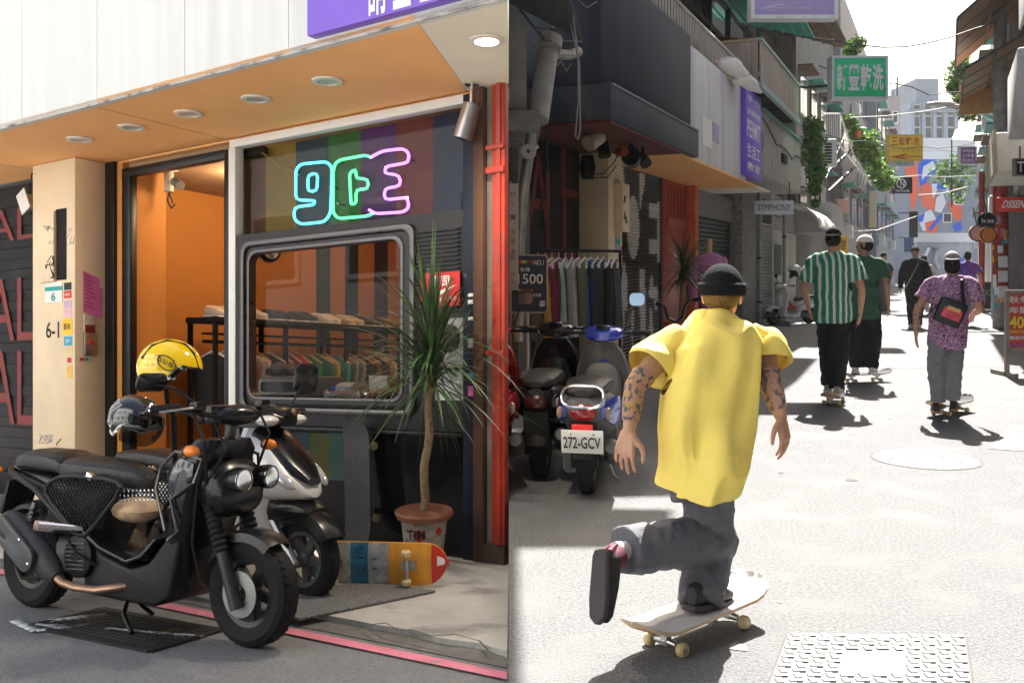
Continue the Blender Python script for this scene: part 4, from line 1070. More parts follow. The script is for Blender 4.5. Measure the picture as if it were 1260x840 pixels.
# frame rails and side mesh panels on both sides
for sy in (-1, 1):
    y = sy * .185
    m = MB(); q = [(.3, y, .655), (.42, y, .705), (.8, y, .70), (.86, y, .665), (.62, y, .43), (.55, y, .43), (.29, y, .6)]
    Q = [Vector(a) for a in q]; S = []
    for i in range(7):
        a, b, c = Q[i - 1], Q[i], Q[(i + 1) % 7]; S += [b + (a - b) * .18, b * .75 + (a + c) * .125, b + (c - b) * .18]
    m.tube(S, .0125, 8, closed=True); fr = lp('side_rail', m, plastm)
    m = MB(); n_ = 15
    poly = [(a[0], a[2]) for a in q]
    def inside(x, z):
        r_ = False
        for i in range(7):
            (x1, z1), (x2, z2) = poly[i], poly[(i + 1) % 7]
            if (z1 > z) != (z2 > z) and x < (x2 - x1) * (z - z1) / (z2 - z1) + x1: r_ = not r_
        return r_
    for dgn in (1, -1):
        for k in range(-6, 48):
            P = None; o = .0 + k * .026
            for j in range(60):
                z = .4 + j * .32 / 59; x = o + dgn * (z - .4) * .9
                if inside(x, z):
                    if P is None: P = [(x, z)] * 2
                    P[1] = (x, z)
            if P and (Vector(P[0]) - Vector(P[1])).length > .01:
                m.beam((P[0][0], y + .001 * dgn, P[0][1]), (P[1][0], y + .001 * dgn, P[1][1]), .0035, .007, (0, 1, 0))
    lp('mesh_panel', m, plastm, fr, smooth=0)
    m = MB(); m.tube([(-.17, sy * .07, .7), (-.1, sy * .12, .69), (.2, y, .63), (.5, y, .45), (.62, sy * .15, .38)], .017, 8); lp('frame_tube', m, plastm)
    m = MB(); m.beam((.60, y - sy * .004, .718), (.64, y - sy * .004, .7), .03, .03, (0, 1, 0)); lp('clamp', m, chrome, fr, bevel=.003)
m = MB(); m.box(.2, .62, -.13, .13, .4, .62); lp('under_seat_box', m, M('storage_dark', (.01, .01, .011), .6), bevel=.05, seg=3)
m = MB(); m.ball((.8, -.05, .55), (.13, .11, .06), 14, 8); lp('stowed_bag', m, M('tan_bag', (.5, .34, .2), .7, var=.4, scale=12, bump=.6, bscale=14))
m = MB()                                                     # perforated strap under the seat
for i in range(9):
    for j in range(3): m.ball((.78 + i * .028, -.136, .60 + j * .022 + i * .002), (.007, .003, .007), 6, 4)
lp('chrome_stud', m, chrome)
# engine, fan cover, exhaust
m = MB(); m.body([(-.05, .28, .06, .06, .05), (.1, .29, .09, .09, .04), (.5, .29, .1, .11, .02), (.68, .29, .08, .08, 0)], n=14, p=3); lp('engine', m, castm)
m = MB(); m.lathe([(0, -.2), (.085, -.2), (.1, -.19), (.105, -.15), (.1, -.09), (0, -.09)], 24, (.56, 0, .33), 'Y'); fan = lp('fan_cover', m, plastm)
m = MB()
for k in range(7): m.beam((.56 - .07, -.203, .27 + k * .02), (.56 + .07, -.203, .27 + k * .02 + .008), .006, .008, (0, 1, 0))
lp('fan_slot', m, M('slot_grey', (.08, .08, .08), .6), fan)
m = MB(); m.lathe([(0, -.207), (.025, -.207), (.03, -.2)], 14, (.56, 0, .33), 'Y'); lp('fan_boss', m, plast, fan)
m = MB(); m.tube([(.95, -.08, .24), (.85, -.17, .215), (.75, -.22, .2), (.62, -.235, .2), (.53, -.24, .215), (.46, -.24, .25)], [.018, .018, .019, .019, .021, .024], 10); ex = lp('exhaust_pipe', m, copper)
m = MB(); m.tube([(.49, -.24, .235), (.45, -.24, .26), (.36, -.245, .32), (.22, -.25, .4), (.12, -.255, .46), (.09, -.255, .475)], [.03, .05, .065, .068, .066, .05], 18, flat=1.1); mf = lp('muffler', m, M('muffler_black', (.04, .042, .045), .55, var=.3, bump=.2, bscale=60))
m = MB(); m.prism(rrect(-.2, .2, -.062, .062, .05), -.02, .012, 'xz')
rt = Matrix.Rotation(R(32), 3, 'Y')
def shield(mm_): mm_.v = [rt @ q + Vector((.24, -.312, .39)) for q in mm_.v]
m = MB(); m.ring(rrect(-.17, .19, -.06, .06, .055), rrect(-.16, -.04, -.02, .02, .018), -.015, .01, 'xz'); shield(m); hs = lp('heat_shield', m, M('shield_grey', (.075, .08, .085), .5, .2, var=.2), mf, bevel=.006)
m = MB()
for a, c in ((-.15, .045), (-.15, -.045), (.17, .0), (.05, .05)): m.lathe([(0, -.02), (.009, -.018), (.009, 0)], 8, (a, 0, c), 'Y')
shield(m); lp('bolt', m, chrome, hs)
m = MB(); m.tube([(.58, -.18, .46), (.46, -.28, .475), (.43, -.31, .48)], [.014, .02, .02], 10); fp = lp('foot_peg', m, chrome)
m = MB(); m.tube([(.47, -.26, .47), (.41, -.32, .482)], .024, 10); lp('peg_rubber', m, M('peg_pink', (.5, .32, .28), .5), fp)
for sy in (-1, 1):
    m = MB(); m.tube([(.02, sy * .11, .3), (.12, sy * .12, .55)], .016, 8); sh = lp('shock_absorber', m, steel)
    m = MB(); P = [(.03 + .08 * k / 60, 0, 0) for k in range(1)]
    P = [Vector((.035 + .075 * k / 72, sy * .115, .34 + .18 * k / 72)) + Vector((math.cos(k * .7) * .028, math.sin(k * .7) * .028, 0)) for k in range(73)]; m.tube(P, .005, 5); lp('spring', m, plast, sh)
# rear mudguard
def guard(x, z, r0, a0, a1, hw, th=.006, n=14, lip=.03):
    rings = []
    for k in range(n + 1):
        a = R(a0 + (a1 - a0) * k / n); P = []
        for yy, dr in ((-1, -lip), (-.9, -.008), (-.5, .004), (0, .008), (.5, .004), (.9, -.008), (1, -lip)): P.append((x + math.sin(a) * (r0 + dr), yy * hw, z + math.cos(a) * (r0 + dr)))
        for yy, dr in ((1, -lip - .001), (.86, -.016), (.5, -.004), (0, .0), (-.5, -.004), (-.86, -.016), (-1, -lip - .001)): P.append((x + math.sin(a) * (r0 + dr), yy * (hw - .004), z + math.cos(a) * (r0 + dr)))
        rings.append(P)
    mm_ = MB(); mm_.loft(rings); return mm_
lp('rear_mudguard', guard(0, .245, .29, -75, 50, .085), plastm)
lp('front_mudguard', guard(WB, RW, .268, -62, 36, .078, lip=.045), plast)
# step-through body: keel, floor, leg shield
m = MB(); side_ = [(.56, .32), (.58, .19), (.55, .155), (1.08, .15), (1.17, .2), (1.22, .42), (1.25, .58), (1.19, .58), (1.12, .44), (1.02, .335), (.9, .30), (.7, .345), (.6, .41), (.56, .44)]
m.prism(side_, -.165, .165, 'xz'); lp('step_body', m, plastm, bevel=.03, seg=3)
m = MB(); m.prism([(.57, .437), (.7, .372), (.9, .328), (1.01, .36), (1.10, .45), (1.09, .46), (.99, .375), (.9, .345), (.71, .392), (.59, .455)], -.19, .19, 'xz'); lp('floor_edge', m, plast, bevel=.006)
m = MB()
for k in range(6): m.box(.64, .98, -.13 + k * .05, -.11 + k * .05, .333, .368)
lp('floor_rib', m, plastm, bevel=.004, seg=1)
m = MB(); m.body([(.2, 1.12, .08, .05), (.3, 1.14, .13, .07), (.45, 1.18, .17, .07), (.62, 1.22, .19, .08), (.75, 1.25, .19, .09), (.85, 1.29, .17, .1), (.9, 1.31, .12, .09)], n=18, p=3.2, axis='X')
m.v = [Vector((q.z, q.y, q.x)) for q in m.v]; lp('leg_shield', m, plast)
for sy in (-1, 1):                                           # bright rail round the open front basket
    m = MB(); m.tube([(1.17, sy * .2, .5), (1.1, sy * .2, .68), (1.13, sy * .2, .78), (1.22, sy * .2, .85), (1.36, sy * .17, .82), (1.34, sy * .2, .72), (1.2, sy * .2, .64), (1.25, sy * .2, .5), (1.19, sy * .2, .46)], .0085, 8); lp('guard_rail', m, M('rail_dark', (.14, .13, .13), .25, .8))
    m = MB(); m.prism([(1.16, .66), (1.15, .76), (1.22, .825), (1.32, .8), (1.31, .73), (1.2, .665)], sy * .17, sy * .185, 'xz'); lp('pocket', m, M('pocket_dark', (.03, .034, .045), .12, coat=.6), bevel=.004)
# nose with two round lamps
m = MB(); m.body([(1.28, .7, .13, .13), (1.34, .7, .15, .13), (1.4, .68, .15, .13), (1.44, .67, .13, .1), (1.46, .66, .08, .06)], n=18, p=2.8); nose = lp('nose', m, plast)
for sy in (-1, 1):
    c = Vector((1.5, sy * .085, .73)); d = Vector((1, sy * .04, -.03)).normalized(); q = d.to_track_quat('Z', 'Y').to_matrix()
    m = MB(); m.lathe([(.0, -.07), (.038, -.06), (.052, -.02), (.055, .01), (.052, .03), (.045, .035), (.045, .02)], 22, c, q); hl = lp('headlight', m, plast)
    m = MB(); m.lathe([(.044, .03), (.051, .032), (.053, .022)], 22, c, q); lp('bezel', m, chrome, hl)
    m = MB(); m.lathe([(.045, .018), (.03, .0), (.012, -.012), (0, -.013)], 22, c, q); lp('reflector', m, M('lamp_bowl', (.5, .5, .5), .3, 1), hl)
    m = MB(); m.lathe([(.045, .024), (.024, .031), (0, .034)], 22, c, q); lp('lens', m, G('lamp_glass', (.95, .95, .95), 1.35), hl)
    m = MB(); m.ball(c + d * .0, .012, 8, 6); lp('bulb', m, whitep, hl)
indicator(bw, (1.36, -.24, .86), 1, r=(.045, .03, .026)); indicator(bw, (1.36, .24, .86), 1, r=(.045, .03, .026))
# fork with ribbed gaiters
for sy in (-1, 1):
    a = Vector((1.33, sy * .1, .64)); b = Vector((WB, sy * .105, .2))
    m = MB(); m.tube([a, b], .02, 10); m.tube([a.lerp(b, .5), b + (b - a).normalized() * .02], .028, 12); fk = lp('fork_leg', m, M('fork_grey', (.035, .037, .04), .45, .3))
    m = MB(); P = []; rs = []
    for k in range(19):
        P.append(a.lerp(b, .02 + .5 * k / 18)); rs.append(.036 if k % 2 else .027)
    m.tube(P, rs, 12); lp('gaiter', m, rubber, fk)
m = MB(); m.tube([(1.36, -.13, .9), (1.33, -.17, .7), (1.3, -.16, .45), (1.34, -.14, .28), (1.44, -.12, .22)], .006, 6); lp('brake_hose', m, rubber)
m = MB(); m.lathe([(.04, -.085), (.1, -.085), (.1, -.08), (.04, -.08)], 24, (WB, 0, RW), 'Y', closed=True); lp('brake_disc', m, steel)
# handlebar
m = MB(); m.tube([(1.33, 0, .8), (1.36, 0, .98)], .025, 10); lp('steering_stem', m, plast)
m = MB(); m.tube([(1.22, -.34, 1.04), (1.3, -.27, 1.05), (1.38, -.1, 1.0), (1.38, .1, 1.0), (1.3, .27, 1.05), (1.22, .34, 1.04)], .012, 8); hb_ = lp('handlebar', m, plast)
for sy in (-1, 1):
    m = MB(); m.tube([(1.31, sy * .26, 1.05), (1.22, sy * .345, 1.04)], .019, 10); lp('grip', m, rubber, hb_)
    m = MB(); m.tube([(1.36, sy * .2, 1.05), (1.36, sy * .27, 1.045), (1.29, sy * .36, 1.03)], .006, 6); lp('brake_lever', m, steel, hb_)
    m = MB(); m.obox((1.35, sy * .2, 1.055), (.05, .06, .04)); lp('switch_box', m, plast, hb_, bevel=.008)
m = MB(); m.lathe([(0, -.02), (.055, -.02), (.065, .0), (.06, .06), (.05, .065), (0, .065)], 20, (1.34, -.06, .99)); lp('cup_gauge', m, plast)
m = MB(); m.ball((1.4, 0, 1.01), (.07, .12, .05), 14, 8); lp('handlebar_cover', m, plast)
mirror(bw, (1.35, -.22, 1.07), (1.16, -.3, 1.16), .07, .045, (-.6, .2, .3))
m = MB(); m.tube([(.72, .14, .012), (.68, .1, .06), (.72, .02, .17), (.74, -.02, .17), (.82, -.12, .08), (.93, -.16, .02)], .011, 6); lp('stand', m, plast)
m = MB(); m.lathe([(.052, -.078), (.075, -.076), (.075, -.072), (.052, -.072)], 5, (WB, 0, RW), 'Y', closed=True); lp('wheel_sticker', m, M('pink_sticker', (.6, .25, .35), .5))

# --- step-through scooter used for the other parked scooters
def scooter(label, loc, rot, body, trim, shield_m, seat_c=seatm, plate=None, rail=True, nose_beak=False, lamp_on_bar=True, grp='scooters parked in the alley', mir=True, red_inside=None, wb=1.25):
    o = thing('scooter', label, 'scooter', loc, rot, grp)
    def q(name, mb, mat, par=o, **k): return mb.build(name, mat, par, local=True, **k)
    wheel(0, .22, .11, o, spokes=5); wheel(wb, .22, .1, o, spokes=5, rim=castm)
    q('rear_mudguard', guard(0, .22, .262, -80, 40, .07), plastm)
    q('front_mudguard', guard(wb, .22, .262, -55, 60, .08, lip=.07), body if not nose_beak else plast)
    m = MB(); m.body([(-.28, .6, .06, .05), (-.24, .59, .12, .08), (-.1, .55, .165, .13), (.15, .5, .185, .16), (.38, .47, .17, .15), (.48, .42, .13, .12), (.5, .42, .08, .08)], n=18, p=2.7); q('rear_body', m, trim)
    for sy in (-1, 1):
        m = MB(); m.loft([[(x, sy * (hw + d), z) for x, z, hw, d in ring_] for ring_ in ()], False) if 0 else None
        m = MB(); m.body([(-.25, .56, .012, .04, sy * .12), (-.1, .55, .016, .09, sy * .168), (.12, .52, .018, .1, sy * .188), (.32, .5, .016, .07, sy * .178), (.42, .48, .01, .03, sy * .16)], n=10, p=2.6); q('side_cover', m, body)
        indicator(o, (-.24, sy * .15, .55), 1, M('smoke_indicator', (.3, .22, .16), .12, coat=.5), r=(.05, .024, .042), shell=False)
    m = MB(); m.body([(-.3, .68, .05, .02), (-.26, .69, .12, .04), (0, .70, .145, .05), (.25, .68, .145, .055), (.42, .66, .1, .05), (.5, .63, .05, .03)], n=16, p=2.8); q('seat', m, seat_c)
    m = MB(); m.body([(-.315, .56, .05, .03), (-.3, .56, .075, .05), (-.25, .56, .085, .055)], n=14, p=2.6); q('tail_light', m, redlens if plate else M('smoked_lens', (.04, .005, .006), .12))
    if plate: m = MB(); m.obox((-.325, 0, .475), (.012, .13, .035)); q('reflector', m, M('red_reflector', (.85, .03, .03), .3), bevel=.004)
    m = MB(); m.beam((-.27, 0, .5), (-.2, 0, .2), .17, .02, (1, 0, 0)); q('plate_bracket', m, plastm, bevel=.006)
    if plate:
        m = MB(); rr_ = Matrix.Rotation(-.2, 3, 'Y'); m.obox((-.318, 0, .385), (.006, .26, .15), rr_); pl2 = q('licence_plate', m, platem, bevel=.002)
        rr4 = rr_
        text(plate, Vector((-.324, .115, .345)) , Vector((0, -.23, 0)), rr4 @ Vector((0, 0, .075)), ink, pl2, .015, local=True)
        m = MB()
        for sy in (-1, 1): m.lathe([(0, -.012), (.011, -.01), (.011, 0)], 8, (-.32, sy * .07, .437), 'X')
        q('plate_bolt', m, castm, pl2)
    if rail:
        P = rrect(-.13, .13, -.07, .09, .07, 4); m = MB(); m.tube([(-.33 + .08 * (z + .07) / .2, y, .65 + z * .8) for y, z in P], .0105, 8, closed=True); q('grab_rail', m, chrome)
    m = MB(); m.prism([(.42, .36), (.46, .2), (.56, .17), (.95, .17), (1.05, .24), (1.0, .3), (.92, .26), (.56, .28), (.5, .38)], -.15, .15, 'xz'); q('floorboard', m, trim, bevel=.02, seg=2)
    m = MB()                                               # leg shield: a curved plate
    zs = [(.2, .1, 1.02), (.32, .17, 1.02), (.5, .21, .99), (.68, .205, .95), (.82, .16, .91), (.9, .1, .89)]
    rings = []
    for z, hw, x in zs:
        P = [(x + .055 * (1 - (j / 4) ** 2) * 1.6, hw * j / 4, z) for j in range(-4, 5)]
        rings.append(P + [(a - .05, b * .9, c) for a, b, c in P[::-1]])
    m.loft(rings); q('leg_shield', m, shield_m)
    m = MB(); m.body([(.78, .62, .06, .09), (.82, .62, .12, .14), (.9, .6, .14, .16), (.95, .6, .12, .16)], n=14, p=3); q('glove_box', m, trim)
    if red_inside: m = MB(); m.prism([(.55, .42), (.9, .36), (.86, .62), (.74, .5)], -.152, .152, 'xz'); q('inner_panel', m, red_inside, bevel=.01)
    if nose_beak:
        m = MB()
        for (x, z, hw, hh) in (): pass
        m.body([(.92, .72, .17, .18), (1.0, .7, .19, .19), (1.1, .66, .19, .15), (1.2, .61, .15, .09), (1.28, .57, .08, .04), (1.31, .555, .03, .012)], n=18, p=2.4); q('nose', m, body)
        m = MB(); m.body([(.93, .83, .12, .09), (1.0, .82, .14, .08), (1.1, .76, .13, .07), (1.22, .68, .1, .045), (1.3, .625, .05, .02)], n=16, p=2.4); q('nose_panel', m, plast)
        for sy in (-1, 1):
            m = MB(); m.ball((1.17, sy * .15, .655), (.13, .03, .035), 14, 8, Matrix.Rotation(sy * -.28, 3, 'Z') @ Matrix.Rotation(.45, 3, 'Y')); hl_ = q('headlight', m, M('lamp_lens', (.62, .64, .66), .06, .4, coat=.8))
        m = MB(); m.body([(1.0, .45, .1, .1), (1.12, .47, .12, .07), (1.25, .48, .11, .05), (1.34, .46, .07, .03)], n=14, p=2.6); q('lower_nose', m, plast)
    else:
        m = MB(); m.body([(.96, .58, .12, .2), (1.05, .56, .13, .2), (1.12, .52, .1, .16), (1.15, .5, .05, .1)], n=14, p=2.4); q('nose', m, body)
    for sy in (-1, 1):
        m = MB(); m.tube([(1.04, sy * .08, .46), (wb, sy * .08, .2)], [.022, .026], 8); q('fork_leg', m, steel)
    m = MB(); m.body([(.84, .95, .06, .03), (.88, .96, .13, .05), (.97, .97, .16, .055), (1.05, .96, .13, .05), (1.1, .94, .06, .03)], n=16, p=2.6); hc = q('handlebar_cover', m, plast if nose_beak else body if lamp_on_bar else trim)
    if lamp_on_bar and not nose_beak: m = MB(); m.ball((1.07, 0, .95), (.06, .1, .05), 14, 8); q('headlight', m, clearl)
    if nose_beak:
        for sy in (-1, 1): m = MB(); m.ball((1.04, sy * .1, .945), (.06, .075, .032), 12, 8); q('indicator', m, clearl)
    m = MB(); m.lathe([(0, 0), (.05, 0), (.055, .02), (.045, .03), (0, .03)], 16, (.9, 0, 1.0)); q('gauge', m, plast)
    m = MB(); m.tube([(.86, -.34, .98), (.93, -.14, .97), (.93, .14, .97), (.86, .34, .98)], .012, 8); hb2 = q('handlebar', m, plast)
    for sy in (-1, 1):
        m = MB(); m.tube([(.9, sy * .22, .977), (.86, sy * .345, .98)], .019, 10); q('grip', m, rubber, hb2)
        m = MB(); m.tube([(.96, sy * .17, .985), (.97, sy * .24, .98), (.93, sy * .35, .965)], .006, 6); q('brake_lever', m, steel, hb2)
        if mir and sy in (mir if isinstance(mir, tuple) else (-1, 1)): mirror(o, (.93, sy * .16, .99), (.9, sy * .25, 1.22), .06, .05, (-1, -.1 * sy, .12))
    m = MB(); m.body([(-.12, .22, .05, .07, .1), (0, .22, .06, .09, .1), (.3, .25, .07, .09, .09), (.44, .27, .05, .07, .06)], n=12, p=3); q('engine_case', m, castm)
    m = MB(); m.tube([(.4, -.08, .2), (.25, -.12, .17), (.1, -.15, .2)], .016, 8); m.tube([(.12, -.15, .19), (.06, -.155, .23), (-.2, -.17, .33), (-.24, -.17, .345)], [.03, .055, .06, .04], 14); q('muffler', m, M('muffler_grey', (.1, .1, .1), .4, .5))
    m = MB(); m.tube([(.38, .16, .012), (.36, .13, .05), (.4, .08, .17), (.4, -.08, .17), (.36, -.13, .05), (.38, -.16, .012)], .011, 6); q('stand', m, steel)
    return o
silver = M('pearl_white', (.62, .62, .63), .3, .2, var=.1, scale=5, coat=.4)
wf = Vector((-1.1, 5.18)); hv = Vector((.84, -.543))
wr2 = wf - hv * 1.25
scooter('silver white sport scooter with black nose panel parked behind the black scooter', lot(wr2.x, wr2.y), TILT @ Matrix.Rotation(math.atan2(hv.y, hv.x), 3, 'Z'), silver, plast, silver, nose_beak=True, grp=None, rail=False, mir=False)

sm_ = [q for q in bpy.data.objects if q.get('label', '').startswith('silver white')][0]
mirror(sm_, (1.0, .1, .99), (1.02, .2, 1.17), .07, .09, (-.5, .3, .1))
# helmets
def helmet(name, label, c, rot, shell, trimm, r=.135, visor=False, logo=None):
    t = thing(name, label, 'helmet', c, rot)
    rings = []; n = 24
    m = MB(); NV = 12; NU = 28
    def P(i, j, s):
        a = 2 * PI * i / NU; lowest = -.75 if math.cos(a) < -.1 else (-.75 + .9 * min(1, (math.cos(a) + .1) / .45))
        ph = PI / 2 - (PI / 2 - math.asin(max(-1, min(1, lowest * .9)))) * j / NV
        return (math.cos(ph) * math.cos(a) * r * 1.12 * s, math.cos(ph) * math.sin(a) * r * .92 * s, math.sin(ph) * r * 1.0 * s)
    vs = [P(i, j, 1) for j in range(1, NV + 1) for i in range(NU)] + [(0, 0, r)]
    fs = [((j) * NU + i, j * NU + (i + 1) % NU, (j + 1) * NU + (i + 1) % NU, (j + 1) * NU + i) for j in range(NV - 1) for i in range(NU)] + [(NV * NU, i, (i + 1) % NU) for i in range(NU)]
    m.add(vs, fs); m.build('shell', shell, t, local=True, recalc=True, smooth=60)
    m = MB(); m.add([tuple(Vector(q) * .95) for q in vs], fs); m.build('lining', blackm, t, local=True)
    m = MB(); m.tube([P(i, NV, 1.0) for i in range(NU)], .0075, 6, closed=True); m.build('edge_trim', trimm, t, local=True)
    for sy in (-1, 1):
        for dx, dz in ((.02, -.05), (.06, .01)):
            m = MB(); y = sy * r * .9 * math.sqrt(max(0, 1 - (dx / (r * 1.12)) ** 2 - (dz / r) ** 2)); m.ball((dx, y * 1.02, dz), (.012, .006, .012), 8, 6); m.build('stud', chrome, t, local=True)
    if visor:
        vs2 = []
        for j in range(7):
            for i in range(13):
                a = R(-70 + 140 * i / 12); ph = R(32 - 70 * j / 6); vs2.append((math.cos(ph) * math.cos(a) * r * 1.2, math.cos(ph) * math.sin(a) * r * 1.02, math.sin(ph) * r * 1.05))
        m = MB(); m.add(vs2, [(j * 13 + i, j * 13 + i + 1, (j + 1) * 13 + i + 1, (j + 1) * 13 + i) for j in range(6) for i in range(12)]); m.build('visor', G('visor_glass', (.25, .26, .28), 1.6), t, local=True)
    return t
def on_shell(t, pts2, r, mat, name, w_=.004, sy=-1, closed=True):      # line art wrapped on the shell's side
    P = []
    for x, z in pts2:
        y = sy * r * .92 * math.sqrt(max(.01, 1 - (x / (r * 1.12)) ** 2 - (z / r) ** 2)); P.append((x * 1.005, y * 1.012, z * 1.005))
    m = MB(); m.tube(P, w_, 5, closed=closed, flat=.6); return m.build(name, mat, t, local=True)
yh = M('helmet_yellow', (.9, .6, .0), .12, var=.04, coat=.8)
hc_ = pp(209, 452, 4.95)
hr = .145
hm_ = helmet('helmet', 'yellow open face helmet with black trim and oval emblem resting on a mirror', hc_, TILT @ Matrix.Rotation(R(14), 3, 'Z') @ Matrix.Rotation(R(12), 3, 'Y'), yh, plast, hr)
n_ = 20
for a_, b_, c_ in (((1.3, -.2, 1.06), (1.42, -.22, .9), (1.36, -.14, .7)), ((1.3, .2, 1.06), (1.44, .16, .92), (1.38, .12, .7)), ((1.34, -.1, 1.0), (1.45, -.12, .86), (1.4, -.16, .74)), ((.5, -.2, .4), (.6, -.23, .36), (.68, -.18, .3)), ((.06, -.2, .3), (.2, -.23, .2), (.44, -.2, .22))):
    m = MB(); m.tube([a_, b_, c_], .007, 6); lp('cable', m, rubber)
on_shell(hm_, [(-.01 + .046 * math.cos(2 * PI * k / n_), .02 + .032 * math.sin(2 * PI * k / n_) - .25 * .05 * math.cos(2 * PI * k / n_)) for k in range(n_)], hr, ink, 'emblem_outline', .004)
on_shell(hm_, [(-.072, .045), (-.03, .055), (.02, .04), (.058, -.012)], hr, ink, 'emblem_swash', .003, closed=False)
for k, s_ in enumerate(('D', 'i', 'c', 'k', 'i', 'e', 's')):
    x = -.045 + k * .0105; z = .022 - (x + .01) * .28; y = -hr * .92 * math.sqrt(1 - (x / (hr * 1.12)) ** 2 - (z / hr) ** 2) * 1.016
    text(s_, (x - .005, y, z - .01), (.0095 if s_ != 'i' else .004, 0, -.003), (0, 0, .022), ink, hm_, .02, local=True, name='emblem_letter')
on_shell(hm_, [(-.133, .016), (-.102, .09), (-.04, .129), (.047, .128), (.1, .094), (.145, .016)], hr, plast, 'crown_band', .009, closed=False)
hc2 = pp(167, 517, 5.25)
h2 = helmet('helmet', 'black and white full helmet with dark visor sitting on the rear scooter', hc2, TILT @ Matrix.Rotation(R(-30), 3, 'Z') @ Matrix.Rotation(R(25), 3, 'Y'), M('helmet_black', (.012, .012, .014), .08, coat=.9), white, .138, visor=True)
for k in range(3): on_shell(h2, [(-.12 + k * .03, -.05), (-.13 + k * .03, .02), (-.09 + k * .03, .08)], .138, whitep, 'white_flash', .008, closed=False)
# a third handlebar stands behind, between the two scooters
tb = pp(218, 560, 5.3)
hbz = thing('handlebar', 'bare bicycle handlebar and stem standing behind the black scooter seat', 'handlebar', Vector((tb.x, tb.y, lz(tb.y))))
m = MB(); m.tube([Vector((tb.x, tb.y, lz(tb.y))), pp(214, 512, 5.3)], .016, 8); m.build('stem', black, hbz)
m = MB(); m.tube([pp(186, 498, 5.1), pp(205, 504, 5.2), pp(228, 506, 5.35), pp(246, 516, 5.5)], .012, 8); m.build('bar', steel, hbz)
m = MB(); m.tube([pp(176, 508, 5.15), pp(186, 499, 5.1), pp(215, 506, 5.25)], .009, 6); m.build('lever', chrome, hbz)
m = MB(); m.tube([pp(204, 480, 5.0), pp(206, 500, 5.1), pp(214, 512, 5.3)], .012, 6); m.build('helmet_post', black, hbz)
# ---------------------------------------------------------------- the alley: buildings on the left side
for q_ in [(2.0, 7.4, -4.2, .8)]:
    mb = MB(); mb.prism([(cutlim(.9) , .9), (7.5, .9), (7.5, -4.2), (2.85, -4.2), (.03, -.02)], 4.6, 4.7, 'xy'); mb.build('sun_block_roof', fasc, shop, FT)  # unseen slab added over the shop to block the sun
mb = MB(); mb.prism([(.05, -.03), (7.5, -.03), (7.5, -4.35), (2.9, -4.35)], WS + .04, 4.55, 'xy'); mb.build('sun_block_core', blackm, shop, FT)  # unseen mass added behind the front to stop sun leaking through
mb = MB(); mb.prism([(4.42, -.52), (7.5, -.52), (7.5, -4.3), (4.42, -4.3)], 0, WS, 'xy'); mb.build('core_wall', blackm, shop, FT)

ob2 = thing('building', 'pale sunlit building standing across the lane from the shop', 'building', FT(2, 9, 0))  # added behind the camera as a reflector for the shop front
for nm_, b_, m_ in (('wall', (-.5, 14, 9.0, 12, -1.2, 9), M('bounce_render', (.58, .6, .61), .85, var=.08)), ('plinth', (-.5, 14, 8.95, 8.995, -1.2, .6), cgrey_ if False else M('bounce_plinth', (.3, .29, .27), .85, var=.2))):
    mb = MB(); mb.box(*b_); mb.build(nm_, m_, ob2, FT)
for k in range(5):
    for z_ in (1.4, 4.6):
        mb = MB(); mb.box(.4 + k * 2.7, 1.8 + k * 2.7, 8.93, 8.99, z_, z_ + 1.5); w_ = mb.build('window', white, ob2, FT)
        mb = MB(); mb.box(.5 + k * 2.7, 1.7 + k * 2.7, 8.92, 8.928, z_ + .1, z_ + 1.4); mb.build('pane', M('bounce_pane', (.05, .055, .06), .1), w_, FT)
def rc_(t): return -.4395 * t + .012
def rbx(mb, s0, s1, t0, t1, z0, z1):
    return mb.prism([(max(s0, rc_(t0)), t0), (s1, t0), (s1, t1), (max(s0, rc_(t1)), t1)], z0, z1, 'xy')
def rpart(name, boxes, mat, par, **k):
    mb = MB()
    for b in boxes: rbx(mb, *b)
    return mb.build(name, mat, par, RT, **k)
SW = -4.66; SF = -3.47
navyc = M('navy_cladding', (.03, .036, .052), .7, spec=.2, var=.25, scale=3, streak=8, wear=((.07, .075, .09), .62, 4))
navyb = M('navy_band', (.05, .058, .075), .65, spec=.25, var=.25, scale=3, streak=8, wear=((.11, .115, .13), .6, 4))
greyf = M('grey_fascia', (.6, .6, .6), .6, var=.14, scale=3, streak=10, wear=((.4, .4, .4), .62, 3))
stone = M('pebbledash', (.4, .37, .33), .95, var=.35, scale=14, bump=1.0, bscale=30, wear=((.22, .2, .18), .58, 2.5))
stonep = M('rough_plaster', (.24, .23, .215), .95, var=.4, scale=10, bump=1.0, bscale=24)
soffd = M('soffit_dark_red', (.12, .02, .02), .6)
shutm = M('shutter_black', (.022, .022, .022), .5, .2, var=.3)
shutw = M('shutter_white', (.72, .7, .66), .6, var=.15, scale=5, wear=((.3, .29, .28), .66, 9))
shutg = M('shutter_grey', (.2, .2, .2), .45, .5, var=.3, scale=5, wear=((.1, .1, .1), .6, 4))
grime = M('grimy_render', (.2, .19, .175), .9, var=.4, scale=2, streak=4, bump=.4, bscale=18, wear=((.1, .095, .09), .56, 2))
rust = M('rusty_sheet', (.14, .085, .055), .75, var=.4, scale=3, streak=6, wear=((.22, .16, .12), .6, 4))
dsteel = M('dark_steel', (.03, .032, .034), .6, .3, var=.4)
glassd = M('dark_window', (.03, .035, .04), .12, var=.3, coat=.3)

